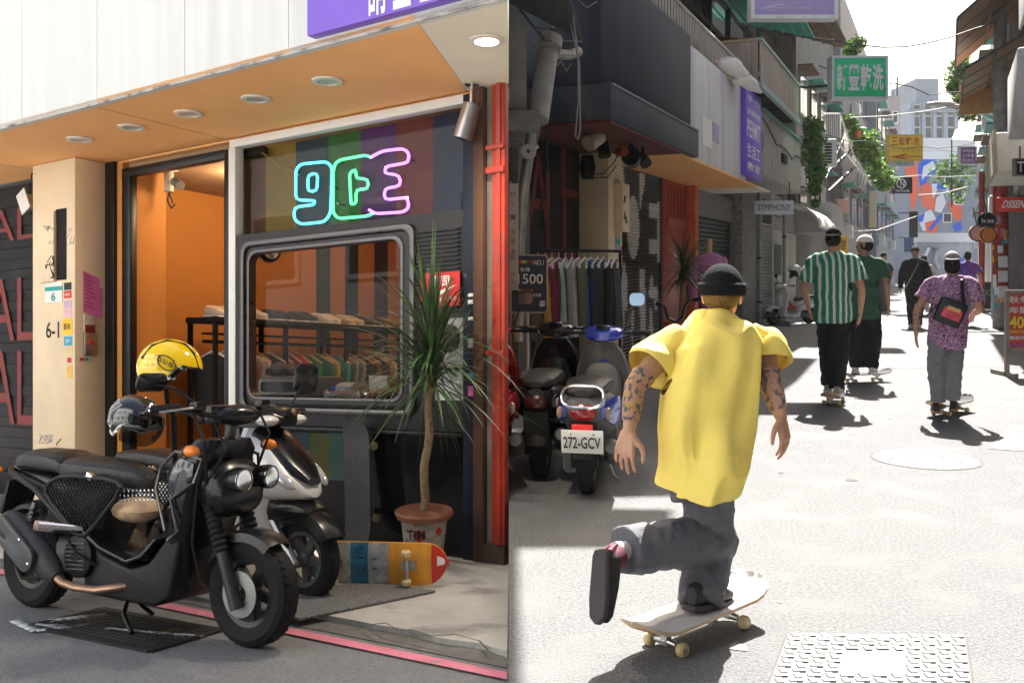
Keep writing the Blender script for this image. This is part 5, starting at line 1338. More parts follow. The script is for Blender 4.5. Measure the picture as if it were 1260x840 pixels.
db = thing('building', 'dark alley building with navy upper cladding, cream pillar, mural shutter and orange canopy soffit', 'building', RT(SW, 14, 0))
rpart('upper_cladding', [(-9, SF, 10.17, 14.285, 3.47, 4.87)], navyc, db, bevel=.01)
rpart('lower_band', [(-9, -3.35, 10.17, 14.28, 3.07, 3.467)], navyb, db, bevel=.008)
rpart('band_cap', [(-3.40, -3.34, 10.2, 14.27, 3.45, 3.475)], M('cap_light', (.14, .16, .2), .4), db)
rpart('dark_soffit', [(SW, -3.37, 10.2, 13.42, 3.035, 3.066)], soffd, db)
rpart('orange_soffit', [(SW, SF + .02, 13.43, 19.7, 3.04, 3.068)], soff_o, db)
rpart('cream_soffit', [(SW, SF + .02, 19.71, 21.2, 3.04, 3.068)], cream_s, db)
k = 0; t = 14.29
while t < 18.6:
    t1 = min(18.64, t + 1.1); rpart('fascia_panel', [(SW, SF, t + .004, t1 - .004, 3.07, 4.75)], greyf, db, bevel=.006); t = t1
rpart('stone_block', [(SW, SF, 20.42, 26.2, 3.35, 4.68)], stone, db, bevel=.03)
rpart('block_sill', [(SF - .04, SF + .05, 20.4, 26.25, 4.685, 4.73)], M('copper_green', (.12, .3, .24), .6), db)
rpart('vent_hole', [(SF - .05, SF + .06, 22.9, 23.5, 3.85, 4.05)], blackm, db)
mb = MB()
for i in range(11):
    zz = 0.02 + i * .275; rpart('mural_panel', [(-6, SW - .004 * (i % 2), 10.66, 12.75, zz, zz + .27)], mur, db, bevel=.003, seg=1)
for s_, (x0, y0, x1, y1) in (('A', (648, 285, 676, 185)), ('LL', (672, 320, 708, 210)), ('L', (690, 240, 712, 170))):
    t0, z0 = tz(x0, y0, SW + .006); t1, _ = tz(x1, y0, SW + .006); _, z1 = tz(x0, y1, SW + .006)
    text(s_, (SW + .006, t0, z0), (0, t1 - t0, 0), (0, 0, z1 - z0), redo, db, T=RT, name='mural_lettering')
rpart('pillar', [(SW - .1, -4.24, 12.76, 13.38, .0, 3.03)], cream, db, bevel=.01)
def rcard(name, t0, t1, z0, z1, s, th, mat, par): 
    return rpart(name, [(s, s + th, t0, t1, z0, z1)], mat, par, bevel=.003)
rcard('meter_box', 13.0, 13.34, 1.95, 2.62, -4.239, .12, cream, db)
mb = MB(); r_ = random.Random(9)
for c in ((13.15, 2.15, .1), (13.12, 2.4, .06)):
    P = [(-4.115, c[0] + r_.uniform(-.09, .09), c[1] + r_.uniform(-c[2], c[2])) for _ in range(9)]; mb.tube(P, .006, 4)
mb.build('graffiti_tag', ink, db, RT)
hp = single('number_plate', MB().box(-4.235, -4.23, 13.05, 13.25, 1.68, 1.9), M('plate_grey2', (.4, .42, .42), .5), 'small grey and teal house number plate on the alley face of the cream pillar', 'house number', RT(-4.23, 13.15, 1.8), RT)
mb = MB(); mb.box(-4.229, -4.228, 13.05, 13.25, 1.78, 1.84); mb.build('band', tealp, hp, RT)
for i, c in enumerate((redprint, yell, MATS['rose_card'])):
    single('sticker', MB().box(-4.236, -4.232, 13.29, 13.35, 1.62 - i * .16, 1.75 - i * .16), c, '%s sticker on the alley face of the cream pillar under the meter box' % ['red', 'yellow', 'rose'][i], 'sticker', RT(-4.232, 13.32, 1.7 - i * .16), RT)

def shutter(par, t0, t1, z0, z1, n, mats, fn, cells=1, s=SW):
    for i in range(n):
        a = z0 + (z1 - z0) * i / n; b = z0 + (z1 - z0) * (i + 1) / n; h = b - a
        m_ = MB(); prof = [(s - .03, a), (s, a + h * .12), (s + .014, a + h * .5), (s, a + h * .88), (s - .03, b - .002)]
        for c in range(cells):
            ta = t0 + (t1 - t0) * c / cells; tb2 = t0 + (t1 - t0) * (c + 1) / cells
            m_.mi = fn((c + .5) / cells, (i + .5) / n)
            m_.add([(x, ta, z) for x, z in prof] + [(x, tb2, z) for x, z in prof], [(j, j + 1, j + 6, j + 5) for j in range(4)])
        m_.build('slat', mats, par, RT, smooth=50, recalc=False)
def mural_fn(u, v):
    # white shapes: a tall oval, letter bars and pale splayed fingers
    def el(cx, cy, rx, ry): return ((u - cx) / rx) ** 2 + ((v - cy) / ry) ** 2 < 1
    if el(.3, .69, .15, .17): return 1
    if u < .1 - (v - .9) * .3 and v > .86: return 1
    if .46 < u < .6 and v > .8 and u - .46 < .14 * (v - .78) / .18: return 1
    if .7 < u < .95 and (.765 < v < .85 or .555 < v < .645): return 1
    if u > .93 and .5 < v < .86: return 1
    if .02 < u < .16 and .24 < v < .5 - abs(u - .08): return 1
    if u < .1 and .05 < v < .24 and u < v * .5: return 1
    if abs(u - (.54 - (v - .25) * .1)) < .085 - abs(v - .26) * .12 and .04 < v < .47: return 1
    if abs(u - .28) < .045 - abs(v - .18) * .3 and .06 < v < .28: return 1
    if el(.82, .33, .13, .04) or el(.78, .38, .05, .05) or el(.9, .28, .05, .06): return 1
    if abs(u - .76) < .05 - abs(v - .12) * .25 and .02 < v < .24: return 1
    return 0
# the shutter begins behind the pillar as seen from the street, so the shapes start further along
shutter(db, 13.4, 14.6, .02, 3.03, 30, [shutm], lambda u, v: 0)
shutter(db, 14.6, 16.87, .02, 3.03, 58, [shutm, shutw], mural_fn, 44)
rpart('shutter_guide', [(SW - .03, SW + .03, 16.88, 16.96, 0, 3.03)], dsteel, db)
rpart('red_frame', [(SW - .02, SW + .04, 16.97, 18.7, 0, 3.03)], redp, db, bevel=.01)
rpart('red_post', [(SW - .02, SW + .2, 18.72, 19.0, 0, 3.03)], M('orange_red', (.6, .13, .04), .5, var=.2), db, bevel=.01)
rpart('red_lintel', [(SW + .041, SW + .07, 17.2, 18.7, 2.2, 2.35)], redp, db)
for i in range(6): rpart('window_bar', [(SW + .045, SW + .06, 17.3 + i * .22, 17.33 + i * .22, 2.36, 2.95)], redp, db)
rpart('plaster_lintel', [(SW - .02, SW + .05, 19.02, 23.0, 2.5, 3.03)], stonep, db)
shutter(db, 19.05, 22.95, .02, 2.48, 26, [shutm], lambda u, v: 0)
rpart('stone_pier', [(SW - .1, SW + .3, 23.0, 25.7, 0, 3.34)], stonep, db, bevel=.03)
shutter(db, 25.72, 28.9, .02, 2.7, 28, [shutg, M('shutter_red', (.35, .1, .09), .6)], lambda u, v: 1 if abs(u - .3) < .1 and .45 < v < .9 and (int(v * 37) % 3) else 0, 8)
rpart('dark_transom', [(SW - .05, SW + .02, 25.72, 28.9, 2.72, 3.34)], blackm, db)
rpart('rear_wall', [(-9, SW - .06, 10.2, 29, 0, 4.86)], grime, db)
rpart('terrace_deck', [(-9, SF - .1, 10.3, 29, 4.70, 4.76)], grime, db) if False else None
# terrace rail
mb = MB(); tr_ = []
for i in range(46):
    t = 12.4 + i * .16; mb.box(SF - .1, SF - .075, t, t + .03, 4.76, 5.25)
mb.box(SF - .11, SF - .065, 12.3, 19.8, 5.25, 5.3)
rl = single('terrace_railing', mb, M('railing_pale', (.42, .38, .32), .6), 'pale metal railing along the terrace above the grey fascia', 'railing', RT(SF - .1, 16, 4.9), RT, smooth=0)
# folded white parasols lying over the rail
def parasol(label, p, q, r):
    t = thing('parasol', label, 'parasol', p)
    p = Vector(p); q = Vector(q); n = 7
    m_ = MB(); pts = [p.lerp(q, k / n) + Vector((0, 0, .06 * math.sin(PI * k / n))) for k in range(n + 1)]
    m_.tube(pts, [r * f for f in (.25, .8, 1, 1.05, .95, .75, .5, .2)], 12, flat=.7)
    for v in m_.v: v += noise.noise_vector(v * 4) * .05
    m_.build('canopy', M('parasol_white', (.75, .74, .7), .85, bump=.4, bscale=14), t)
    m_ = MB(); m_.tube([p - (q - p) * .25, p], .02, 8); m_.build('pole', hw_, t)
parasol('folded white parasol lying higher along the terrace railing', pp(884, 78, 16.5), pp(920, 98, 17.2), .2)
parasol('folded white parasol lying lower along the terrace railing', pp(902, 98, 17), pp(936, 114, 17.8), .17)
# purple vertical sign
ps = thing('sign_board', 'tall purple sign with white characters on the grey fascia over the alley', 'sign', RT(SF, 19.5, 4))
t0, z1 = tz(918, 115, SF + .1); t1, z0 = tz(937, 218, SF + .1)
rpart('panel', [(SF - .05, SF + .1, t0, t1, 3.15, 4.78)], purple, ps, bevel=.01)
for i, (s_, h) in enumerate((('手作', .12), ('皮革教室', .12), ('PERMIT', .32), ('生活工', .26), ('教室', .16))):
    zt = 4.66 - [0, .24, .46, .9, 1.24][i]
    text(s_, (SF + .1, t0 + .12, zt - h), (0, (t1 - t0) * .82, 0), (0, 0, h), whitep, ps, .01, RT)
# notice panels on the grey fascia
single('notice', MB().box(SF, SF + .012, 15.0, 15.7, 3.35, 3.8), white, 'white notice panel at the bottom of the grey fascia', 'notice', RT(SF, 15.3, 3.5), RT)
single('notice', MB().box(SF, SF + .014, 15.75, 16.2, 3.5, 3.8), M('faded_lilac', (.4, .36, .55), .7), 'faded lilac notice beside the white panel on the grey fascia', 'notice', RT(SF, 15.9, 3.6), RT)

# SYMPHONY sign hung over the second shutter
sg = thing('shop_sign', 'white hanging sign reading SYMPHONY in black before the grey shutter', 'sign', pp(951, 256, 23))
a = pp(928, 264, 23); b = pp(976, 264, 23); c = pp(928, 247, 23)
def panel(par, name, a, b, c, th, mat, bevel=.006):
    a, b, c = Vector(a), Vector(b), Vector(c); ex = b - a; ey = c - a; n = ex.cross(ey).normalized()
    m_ = MB(); P = [a, b, b + ey, c]; m_.add([q - n * th / 2 for q in P] + [q + n * th / 2 for q in P], [(3, 2, 1, 0), (4, 5, 6, 7), (0, 1, 5, 4), (1, 2, 6, 5), (2, 3, 7, 6), (3, 0, 4, 7)])
    return m_.build(name, mat, par, bevel=bevel)
panel(sg, 'panel', a, b, c, .08, M('sign_white', (.72, .74, .78), .4, var=.03))
ex, ey = b - a, c - a
text('.SYMPHONY.', a + ex * .05 + ey * .28 + Vector((0, -.041, 0)), ex * .9, ey * .46, ink, sg, .0)
m = MB(); m.tube([c + Vector((.1, 0, 0)), c + Vector((.1, 0, .45))], .012, 6); m.tube([c + ex * .9, c + ex * .9 + Vector((0, 0, .45))], .012, 6); m.build('hanger', dsteel, sg)

# fittings under the navy band: two lamps, speakers, cable
def spot(label, p, sz, mat, d):
    t = thing('spot_lamp', label, 'spotlight', p); p = Vector(p); d = Vector(d).normalized()
    m_ = MB(); m_.tube([p + Vector((0, 0, sz * 1.6)), p + Vector((0, 0, sz * .4)), p], sz * .16, 8); m_.build('stem', mat, t)
    m_ = MB(); m_.tube([p - d * sz * .7, p - d * sz * .6, p + d * sz * .8, p + d * sz * .8, p + d * sz * .6], [sz * .3, sz * .55, sz * .62, sz * .5, sz * .4], 14); m_.build('head', mat, t)
spot('cream floodlight under the navy canopy by the pillar', pp(732, 172, 11.6), .16, M('lamp_cream', (.45, .4, .3), .5), (-.6, -.5, -.4))
spot('black spotlight beside the cream floodlight', pp(743, 183, 11.9), .13, black, (.1, -.3, -1))
spot('small red and black spotlight under the canopy', pp(764, 187, 12.3), .1, M('red_lamp', (.35, .07, .03), .4), (.5, -.8, 0))
spot('large black round spotlight facing the alley', pp(777, 195, 12.5), .2, black, (-.2, -1, .1))
spot('black spotlight at the right of the lamp row', pp(791, 196, 12.8), .13, black, (.3, -.6, -.6))
cv_ = thing('wall_speaker', 'black wall speaker high on the cream pillar', 'speaker', pp(722, 206, 13.2))
m = MB(); c = pp(723, 206, 12.95); m.body([(-.16, c.z, .08, .08), (0, c.z, .11, .1), (.16, c.z, .08, .07)], n=12, axis='Y')
m.v = [Vector((c.x + q.x, c.y + (q.z - c.z), c.z + q.y)) for q in m.v]; m.build('cabinet', black, cv_)
m = MB(); m.tube([pp(728, 215, 12.9), pp(742, 214, 12.8), pp(754, 202, 12.5), pp(760, 192, 12.3)], .008, 6); m.tube([pp(730, 219, 12.9), pp(748, 218, 12.8), pp(758, 204, 12.5)], .007, 6); m.build('cable', ink, cv_)

# concrete ledge, pipes and awning at the near end of the dark building
lg = thing('concrete_ledge', 'grey concrete beam and slab high at the near corner of the dark building', 'ledge', Vector((.12, 9.5, 3)))
def clipx(mb):
    for q in mb.v: q.x = max(q.x, sx(q.y) + .002)
    return mb
cgrey = M('bare_concrete', (.28, .27, .25), .9, var=.3, scale=3, bump=.5, bscale=30, wear=((.16, .155, .15), .58, 3))
a = pp(626, 135, 8.9); b = pp(648, 15, 8.9)
m = MB(); m.box(a.x, b.x, 8.9, 10.1, a.z, 6.2); clipx(m).build('beam', cgrey, lg, bevel=.0)
a = pp(626, 160, 8.8); b = pp(665, 136, 8.8)
m = MB(); m.box(a.x, b.x, 8.8, 10.1, a.z, b.z); clipx(m).build('slab', cgrey, lg, bevel=.0)
pi_ = thing('drain_pipe', 'thick grey drain pipe slanting up beside the concrete beam', 'pipe', pp(665, 100, 9.2))
m = MB(); m.tube([pp(662, 148, 9.1), pp(676, 52, 9.5)], .1, 16); m.build('pipe', M('pvc_grey', (.3, .29, .27), .6, var=.3), pi_)
m = MB(); m.tube([pp(676, 60, 9.4), pp(678, 48, 9.45)], .115, 16); m.build('pipe_collar', MATS['pvc_grey'], pi_)
m = MB(); m.tube([pp(676, 66, 9.4), pp(700, 68, 9.8), pp(712, 64, 10)], .05, 10); m.build('branch_pipe', MATS['pvc_grey'], pi_)
cp = thing('conduit', 'steel conduit with a round clamp running down beside the dark mural', 'pipe', pp(648, 230, 9))
m = MB(); m.tube([pp(654, 160, 9), pp(652, 182, 9), pp(643, 240, 9), pp(640, 300, 9), pp(638, 420, 9)], [.045, .05, .05, .045, .04], 12); m.build('pipe', M('galvanised', (.4, .4, .39), .4, .7, var=.3), cp)
m = MB(); c = pp(650, 187, 8.93); m.lathe([(.02, -.04), (.07, -.04), (.075, 0), (.04, .02), (.02, .02)], 16, c, 'Y', closed=True); m.tube([c, pp(662, 180, 8.95)], .02, 8); m.build('clamp', MATS['galvanised'], cp)
m = MB(); m.tube([pp(672, 150, 9.6), pp(674, 200, 9.6), pp(662, 280, 9.6), pp(652, 320, 9.6)], .012, 6); m.build('cable', dsteel, cp)
an = thing('awning', 'dark green fabric awning high over the near end of the alley', 'awning', pp(668, 20, 9))
P0_ = [pp(622, -30, 8.0), pp(690, -30, 9.2), pp(716, 50, 9.9), pp(622, 4, 8.3)]
m = MB(); m.add([q for q in P0_] + [q + Vector((.02, .05, .03)) for q in P0_], [(0, 1, 2, 3), (7, 6, 5, 4), (0, 4, 5, 1), (1, 5, 6, 2), (2, 6, 7, 3), (3, 7, 4, 0)]); clipx(m).build('cloth', M('awning_green', (.03, .045, .04), .85, var=.3), an, smooth=0)
m = MB(); m.tube([pp(640, 12, 8.6), pp(670, 50, 9.2), pp(716, 52, 9.9)], .012, 6); m.tube([pp(660, 34, 9.2), pp(690, 36, 9.6)], .01, 6); m.build('strut', dsteel, an)
wl_ = thing('cable', 'long looped white cable hanging before the navy cladding', 'cable', pp(711, 100, 9.6))
m = MB(); m.tube([pp(686, -4, 9.5), pp(702, 30, 9.55), pp(711, 70, 9.6), pp(712, 120, 9.6), pp(708, 168, 9.6), pp(711, 172, 9.6), pp(714, 160, 9.6), pp(713, 80, 9.6), pp(705, 20, 9.6), pp(698, -4, 9.6)], .008, 5); m.build('wire', M('cable_grey', (.3, .3, .3), .6), wl_)
for tci, (a_, b_, c_) in enumerate((((655, 32), (668, 40), (682, 33)), ((664, 72), (686, 80), (705, 60)), ((710, -2), (722, 10), (735, 2)), ((650, 50), (662, 66), (668, 64)), ((690, 75), (697, 88), (703, 78)), ((628, 165), (645, 182), (660, 178)))):
    m = MB(); m.tube([pp(*a_, 9.7), pp(*b_, 9.75), pp(*c_, 9.8)], .007, 5)
    single('cable', m, M('tan_cable', (.25, .2, .14), .6), 'short tan cable %s' % ['sagging beside the top of the concrete beam', 'drooping across the middle of the thick drain pipe', 'highest of the loose cables, at the edge of the navy cladding', 'bent against the concrete beam left of the drain pipe', 'hanging just under the branch of the drain pipe', 'hanging low under the concrete slab'][tci], 'cable', pp(*a_, 9.7), group='loose cables by the drain pipe')

# sheds and balconies above the terrace
sh = thing('building', 'ramshackle upper storey of rusty sheets, lattice and green roofing above the terrace', 'building', RT(-5.5, 24, 5))
SU = -5.4
for i, (t0, t1, z0, z1, m_) in enumerate(((13, 16.5, 4.8, 9.5, grime), (16.5, 20, 4.8, 7.6, rust), (20, 22.3, 4.8, 7.8, rust), (22.3, 24.5, 4.8, 9, dsteel), (24.5, 29, 4.8, 7.4, grime), (29, 34, 3.0, 9.5, grime))):
    rpart('wall_sheet', [(-8, SU, t0, t1 - .01, z0, z1)], m_, sh)
for i in range(22): rpart('sheet_rib', [(SU, SU + .035, 16.55 + i * .26, 16.6 + i * .26, 4.85, 7.5)], rust, sh)
mb = MB()
for t in (15, 17.5, 20, 22.4, 24.6, 27, 29):
    mb = MB(); rbx(mb, SU + .3, SU + .42, t, t + .12, 4.8, 8.8); mb.build('post', dsteel, sh, RT)
for z in (7.0, 7.9, 8.7):
    mb = MB(); rbx(mb, SU + .28, SU + .4, 14, 29, z, z + .12); mb.build('beam', dsteel, sh, RT)
for t0, t1, z0, z1 in ((24.6, 27, 5, 7), (27, 24.6, 5, 7), (20, 22.4, 7.1, 8.7), (22.4, 20, 7.1, 8.7)):
    mb = MB(); mb.beam((SU + .35, t0, z0), (SU + .35, t1, z1), .07, .07); mb.build('brace', dsteel, sh, RT)
mb = MB()
for i in range(26): mb.box(SU + .22, SU + .235, 24.65 + i * .09, 24.665 + i * .09, 5.05, 6.95)
for i in range(20): mb.box(SU + .22, SU + .234, 24.65, 26.95, 5.05 + i * .1, 5.065 + i * .1)
mb.build('lattice', M('lattice_pale', (.3, .28, .27), .6), sh, RT, smooth=0, kind='stuff')
def sheet(par, name, pts, mat, ribs=0, th=.03):
    a, b, c, d = [Vector(q) for q in pts]; n = (b - a).cross(d - a).normalized()
    m_ = MB(); P = [a, b, c, d]; m_.add([q for q in P] + [q + n * th for q in P], [(3, 2, 1, 0), (4, 5, 6, 7), (0, 1, 5, 4), (1, 2, 6, 5), (2, 3, 7, 6), (3, 0, 4, 7)]); o = m_.build(name, mat, par)
    for k in range(ribs):
        f = (k + .5) / ribs; m_ = MB(); m_.beam(a.lerp(b, f) - n * .02, d.lerp(c, f) - n * .02, .05, .04, n); m_.build('rib', mat, o)
    return o
tealr = M('teal_sheet', (.06, .32, .27), .5, var=.3, scale=4)
sheet(sh, 'roof_sheet', [RT(SU - .2, 15, 8.9), RT(-3.4, 15, 8.5), RT(-3.4, 21, 8.5), RT(SU - .2, 21, 8.9)], rust, 7)
sheet(sh, 'roof_sheet', [RT(SU - .2, 21.2, 8.2), RT(-3.1, 21.2, 7.4), RT(-3.1, 26, 7.3), RT(SU - .2, 26, 8.1)], tealr, 8)
sheet(sh, 'roof_sheet', [RT(SU - .2, 26.2, 9.4), RT(-2.9, 26.2, 8.4), RT(-2.9, 34, 8.6), RT(SU - .2, 34, 9.6)], rust, 8)
def shade_roof(par, pts, z0, slope, mat, name='roof_sheet'):
    m_ = MB(); P = [Vector((x, y, z0 + slope * (x - .446 * y))) for x, y in pts]; n = len(P)
    m_.add(P + [q + Vector((0, 0, .05)) for q in P], [tuple(range(n))[::-1], tuple(range(n, 2 * n))] + [(i, (i + 1) % n, n + (i + 1) % n, n + i) for i in range(n)]); return m_.build(name, mat, par)
shade_roof(sh, [(-.6, 12.15), (3.17, 12.2), (3.3, 12.95), (2.9, 12.98), (2.95, 13.3), (3.48, 13.34), (4.6, 16.2), (4.9, 17.1), (.4, 19)], 8.0, 0, rust)  # unseen roof added here, outline shaped to cast the alley road's shade
shade_roof(sh, [(2.5, 17.4), (5.0, 17.4), (6.0, 19.6), (7.2, 22.6), (4.2, 24)], 8.05, 0, rust)  # second unseen roof added to carry that shade farther along
for (x, y) in ((.9, 12.4), (2.2, 16.5), (3.1, 18.2)):
    m_ = MB(); m_.tube([(x, y, 4.9), (x, y, 8.0)], .06, 8); m_.build('shade_roof_post', dsteel, sh)  # posts for the added shade roofs
mb = MB(); mb.add([(-3.4, 7.5, 5.52), (1.64, 8.0, 5.5), (1.64, 10.0, 5.5), (-3.4, 10.0, 5.52)] + [(-3.4, 7.5, 5.6), (1.64, 8.0, 5.58), (1.64, 10.0, 5.58), (-3.4, 10.0, 5.6)], [(3, 2, 1, 0), (4, 5, 6, 7), (0, 1, 5, 4), (1, 2, 6, 5), (2, 3, 7, 6), (3, 0, 4, 7)]); mb.build('shade_overhang', fasc, shop)  # unseen slab added to keep sun off the forecourt and lane
mb = MB(); mb.box(-.36, -.02, 6.28, 9.5, -1.2, -.004); struct('alcove_paving', mb, roadm)
sheet(sh, 'canopy_sheet', [RT(SU, 22.5, 6.9), RT(-4.1, 22.5, 6.6), RT(-4.1, 25.5, 6.6), RT(SU, 25.5, 6.9)], M('board_brown', (.22, .11, .05), .8, var=.3), 4)
sheet(sh, 'canopy_sheet', [RT(SU, 26, 5.5), RT(-4.0, 26, 5.0), RT(-4.0, 29.5, 5.0), RT(SU, 29.5, 5.5)], M('teal_tarp', (.04, .1, .1), .8, var=.4), 3)
# slatted balcony
bl = thing('balcony', 'slatted timber balcony box jutting over the alley above the pebble wall', 'balcony', RT(-3.4, 21, 5))
bz0, bz1, bt0, bt1, bs0, bs1 = 4.95, 5.75, 18.7, 23.9, -4.2, -3.2
sl_ = M('balcony_timber', (.33, .28, .23), .8, var=.25, scale=6, streak=5)
for i in range(40):
    t = bt0 + (bt1 - bt0) * i / 40; rpart('slat', [(bs1 - .03, bs1, t, t + (bt1 - bt0) / 40 * .86, bz0, bz1 - .04)], sl_, bl)
for i in range(8):
    s_ = bs0 + (bs1 - bs0 - .05) * i / 8; rpart('slat', [(s_, s_ + .11, bt0 - .03, bt0 - .005, bz0, bz1 - .04)], sl_, bl)
rpart('handrail', [(bs1 - .05, bs1 + .03, bt0 - .04, bt1, bz1 - .035, bz1 + .02)], M('rail_teal', (.2, .33, .3), .6), bl)
rpart('handrail', [(bs0, bs1 - .055, bt0 - .05, bt0 + .01, bz1 - .035, bz1 + .018)], M('rail_tan', (.4, .3, .16), .6), bl)
for i in range(9):
    t = bt0 + i * .62; rpart('joist', [(SU, bs1 + .02, t, t + .07, bz0 - .1, bz0 - .01)], dsteel, bl)
rpart('joist', [(bs1 - .06, bs1 + .025, bt0 - .04, bt1, bz0 - .12, bz0 - .005)], M('rail_teal2', (.25, .36, .33), .6), bl)

# far buildings on the left side of the alley
def block(label, s0, s1, t0, t1, z1, mat, floors, nwin, wmat=glassd, side='L', z0=0, cat='building'):
    o = thing('building', label, cat, RT((s0 + s1) / 2, (t0 + t1) / 2, 0))
    rpart('wall', [(s0, s1, t0, t1, z0, z1)], mat, o)
    sf = s1 if side == 'L' else s0; dn = 1 if side == 'L' else -1
    for f in range(floors):
        zb = 3.6 + f * 3.1
        if zb + 1.6 > z1: break
        for k in range(nwin):
            ta = t0 + (t1 - t0) * (k + .2) / nwin; tb2 = t0 + (t1 - t0) * (k + .8) / nwin
            m_ = MB(); m_.box(*sorted((sf + dn * .005, sf + dn * .06)), ta, tb2, zb, zb + 1.5); w_ = m_.build('window', M('frame_grey', (.25, .25, .25), .6, var=.2) if (k + f) % 2 else rust, o, RT)
            m_ = MB(); m_.box(*sorted((sf + dn * .061, sf + dn * .065)), ta + .1, (ta + tb2) / 2 - .04, zb + .1, zb + 1.4); m_.box(*sorted((sf + dn * .061, sf + dn * .066)), (ta + tb2) / 2 + .04, tb2 - .1, zb + .1, zb + 1.4); m_.build('pane', wmat, w_, RT)
            m_ = MB(); m_.box(*sorted((sf + dn * .0, sf + dn * .5)), ta - .1, tb2 + .1, zb + 1.62, zb + 1.68); m_.build('window_hood', rust if (k + f) % 2 else tealr, o, RT)
            if (k + f) % 3 == 0:
                m_ = MB(); m_.box(*sorted((sf + dn * .05, sf + dn * .42)), ta, ta + .9, zb - .85, zb - .25); a_ = m_.build('air_conditioner', white, o, RT, bevel=.02)
    return o
pale = M('pale_render', (.36, .345, .32), .9, var=.2, scale=1, streak=4, wear=((.32, .31, .3), .6, 1.2))
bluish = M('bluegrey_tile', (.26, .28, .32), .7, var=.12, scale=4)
pinkr = M('pink_tile', (.34, .3, .285), .8, var=.15)
block('grimy four storey building past the vines on the left of the alley', -11, SW, 34, 46, 11.5, grime, 2, 4)
block('taller grey tiled building farther down the left of the alley', -11, SW + .3, 46, 62, 14, pinkr, 3, 4)
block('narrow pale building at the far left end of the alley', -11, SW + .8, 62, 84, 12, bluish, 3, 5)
ws = thing('building', 'small white shop with roller panels and a rounded white canopy beyond the grey shutter', 'building', RT(SW, 32, 0))
rpart('wall', [(-8, SW - .02, 29, 34, 0, 3.6)], pale, ws)
for i in range(3):
    rpart('door_panel', [(SW - .019, SW + .03, 29.1 + i * 1.6, 30.6 + i * 1.6, .05, 2.55)], M('panel_cream', (.6, .57, .5), .6, var=.12, wear=((.5, .35, .33), .68, 3)), ws, bevel=.02)
mb = MB(); P = []
for k in range(9):
    a_ = PI / 2 * k / 8; P.append((SW + 1.3 * math.sin(a_), 2.65 + .75 * math.cos(a_)))
P += [(x - .04, z - .05) for x, z in P[::-1]]
mb.prism([(x, z) for x, z in P], 29.5, 33.8, 'xz'); mb.build('rounded_canopy', M('canopy_white', (.68, .66, .6), .6, wear=((.5, .48, .44), .6, 2)), ws, RT)
rpart('canopy_box', [(SW, -3.5, 33.9, 38, 2.6, 3.6)], M('box_grey', (.42, .41, .4), .7), ws)
for i, (t, z0, z1, c, lab) in enumerate(((29.2, 1.2, 2.1, M('meter_grey', (.3, .3, .29), .5), 'upper grey meter box'), (29.3, .5, 1.0, M('meter_tan', (.35, .31, .25), .6), 'lower tan meter box'))):
    b_ = thing('meter_box', lab + ' on the pier right of the SYMPHONY shutter', 'meter box', RT(SW + .1, t, z0))
    rpart('case', [(SW - .01, SW + .25, t, t + .7, z0, z1)], c, b_, bevel=.02); rpart('label_plate', [(SW + .251, SW + .256, t + .15, t + .4, z0 + .3, z0 + .5)], whitep, b_)
ac = thing('air_conditioner', 'white air conditioner with a square grille hung by the vines', 'air conditioner', pp(1020, 190, 30))
a = pp(1013, 205, 30); b = pp(1030, 171, 30)
m = MB(); m.box(a.x, b.x, 30, 30.4, a.z, b.z); m.build('case', white, ac, bevel=.02)
for i in range(7):
    m = MB(); zz = a.z + .1 + (b.z - a.z - .2) * i / 7; m.box(a.x + .04, a.x + .26, 29.985, 29.998, zz, zz + .06); m.build('grille_bar', dsteel, ac)
# caged balcony with slanting bars
cgb = thing('balcony', 'white barred balcony cage slanting over the left side of the alley', 'balcony', pp(1030, 190, 34))
for (x0, y0, x1, y1, r_) in [(1012, 140, 1034, 140, .03), (1034, 140, 1050, 190, .03), (1034, 140, 1034, 170, .03), (1030, 175, 1072, 228, .03), (1050, 190, 1072, 228, .03), (1016, 220, 1040, 165, .02)]:
    m = MB(); m.tube([pp(x0, y0, 33), pp(x1, y1, 35)], r_, 6); m.build('rail', white, cgb)
for k in range(9):
    m = MB(); m.tube([pp(1014 + k * 2.4, 141, 33), pp(1014 + k * 2.4, 170, 33)], .018, 5); m.build('bar', white, cgb)
for k in range(12):
    m = MB(); x = 1034 + k * 3.1; y = 172 + k * 4.2; m.tube([pp(x, y, 34), pp(x - 6, y + 26, 34.5)], .016, 5); m.build('bar', M('bar_tan', (.4, .36, .3), .6), cgb)
for k in range(2):
    m = MB(); m.beam(pp(1020, 235 - k * 25, 33.5), pp(1052, 205 - k * 25, 35), .08, .06); m.build('strut', dsteel, cgb)
for i, (px, py, x1, y1, Y, c, lab, s_) in enumerate(((1029, 245, 1044, 262, 36, M('pink_sign', (.6, .4, .38), .6), 'small pink shop sign above the far left shops', ''), (1033, 290, 1042, 330, 38, yell, 'narrow yellow vertical sign by the green shirt skater', '咖啡'), (1069, 235, 1078, 280, 52, M('cream_sign', (.65, .58, .38), .6), 'tall cream sign box on the far left building', ''))):
    o = thing('sign_board', lab, 'sign', pp((px + x1) / 2, (py + y1) / 2, Y))
    panel(o, 'panel', pp(px, y1, Y), pp(x1, y1, Y), pp(px, py, Y), .1, c)
    if s_:
        for k, chh in enumerate(s_): text(chh, pp(px + 1.5, py + 18 + k * 17, Y - .06), pp(x1 - 1.5, 0, Y) - pp(px + 1.5, 0, Y), Vector((0, 0, 14 / F * Y)), ink, o)

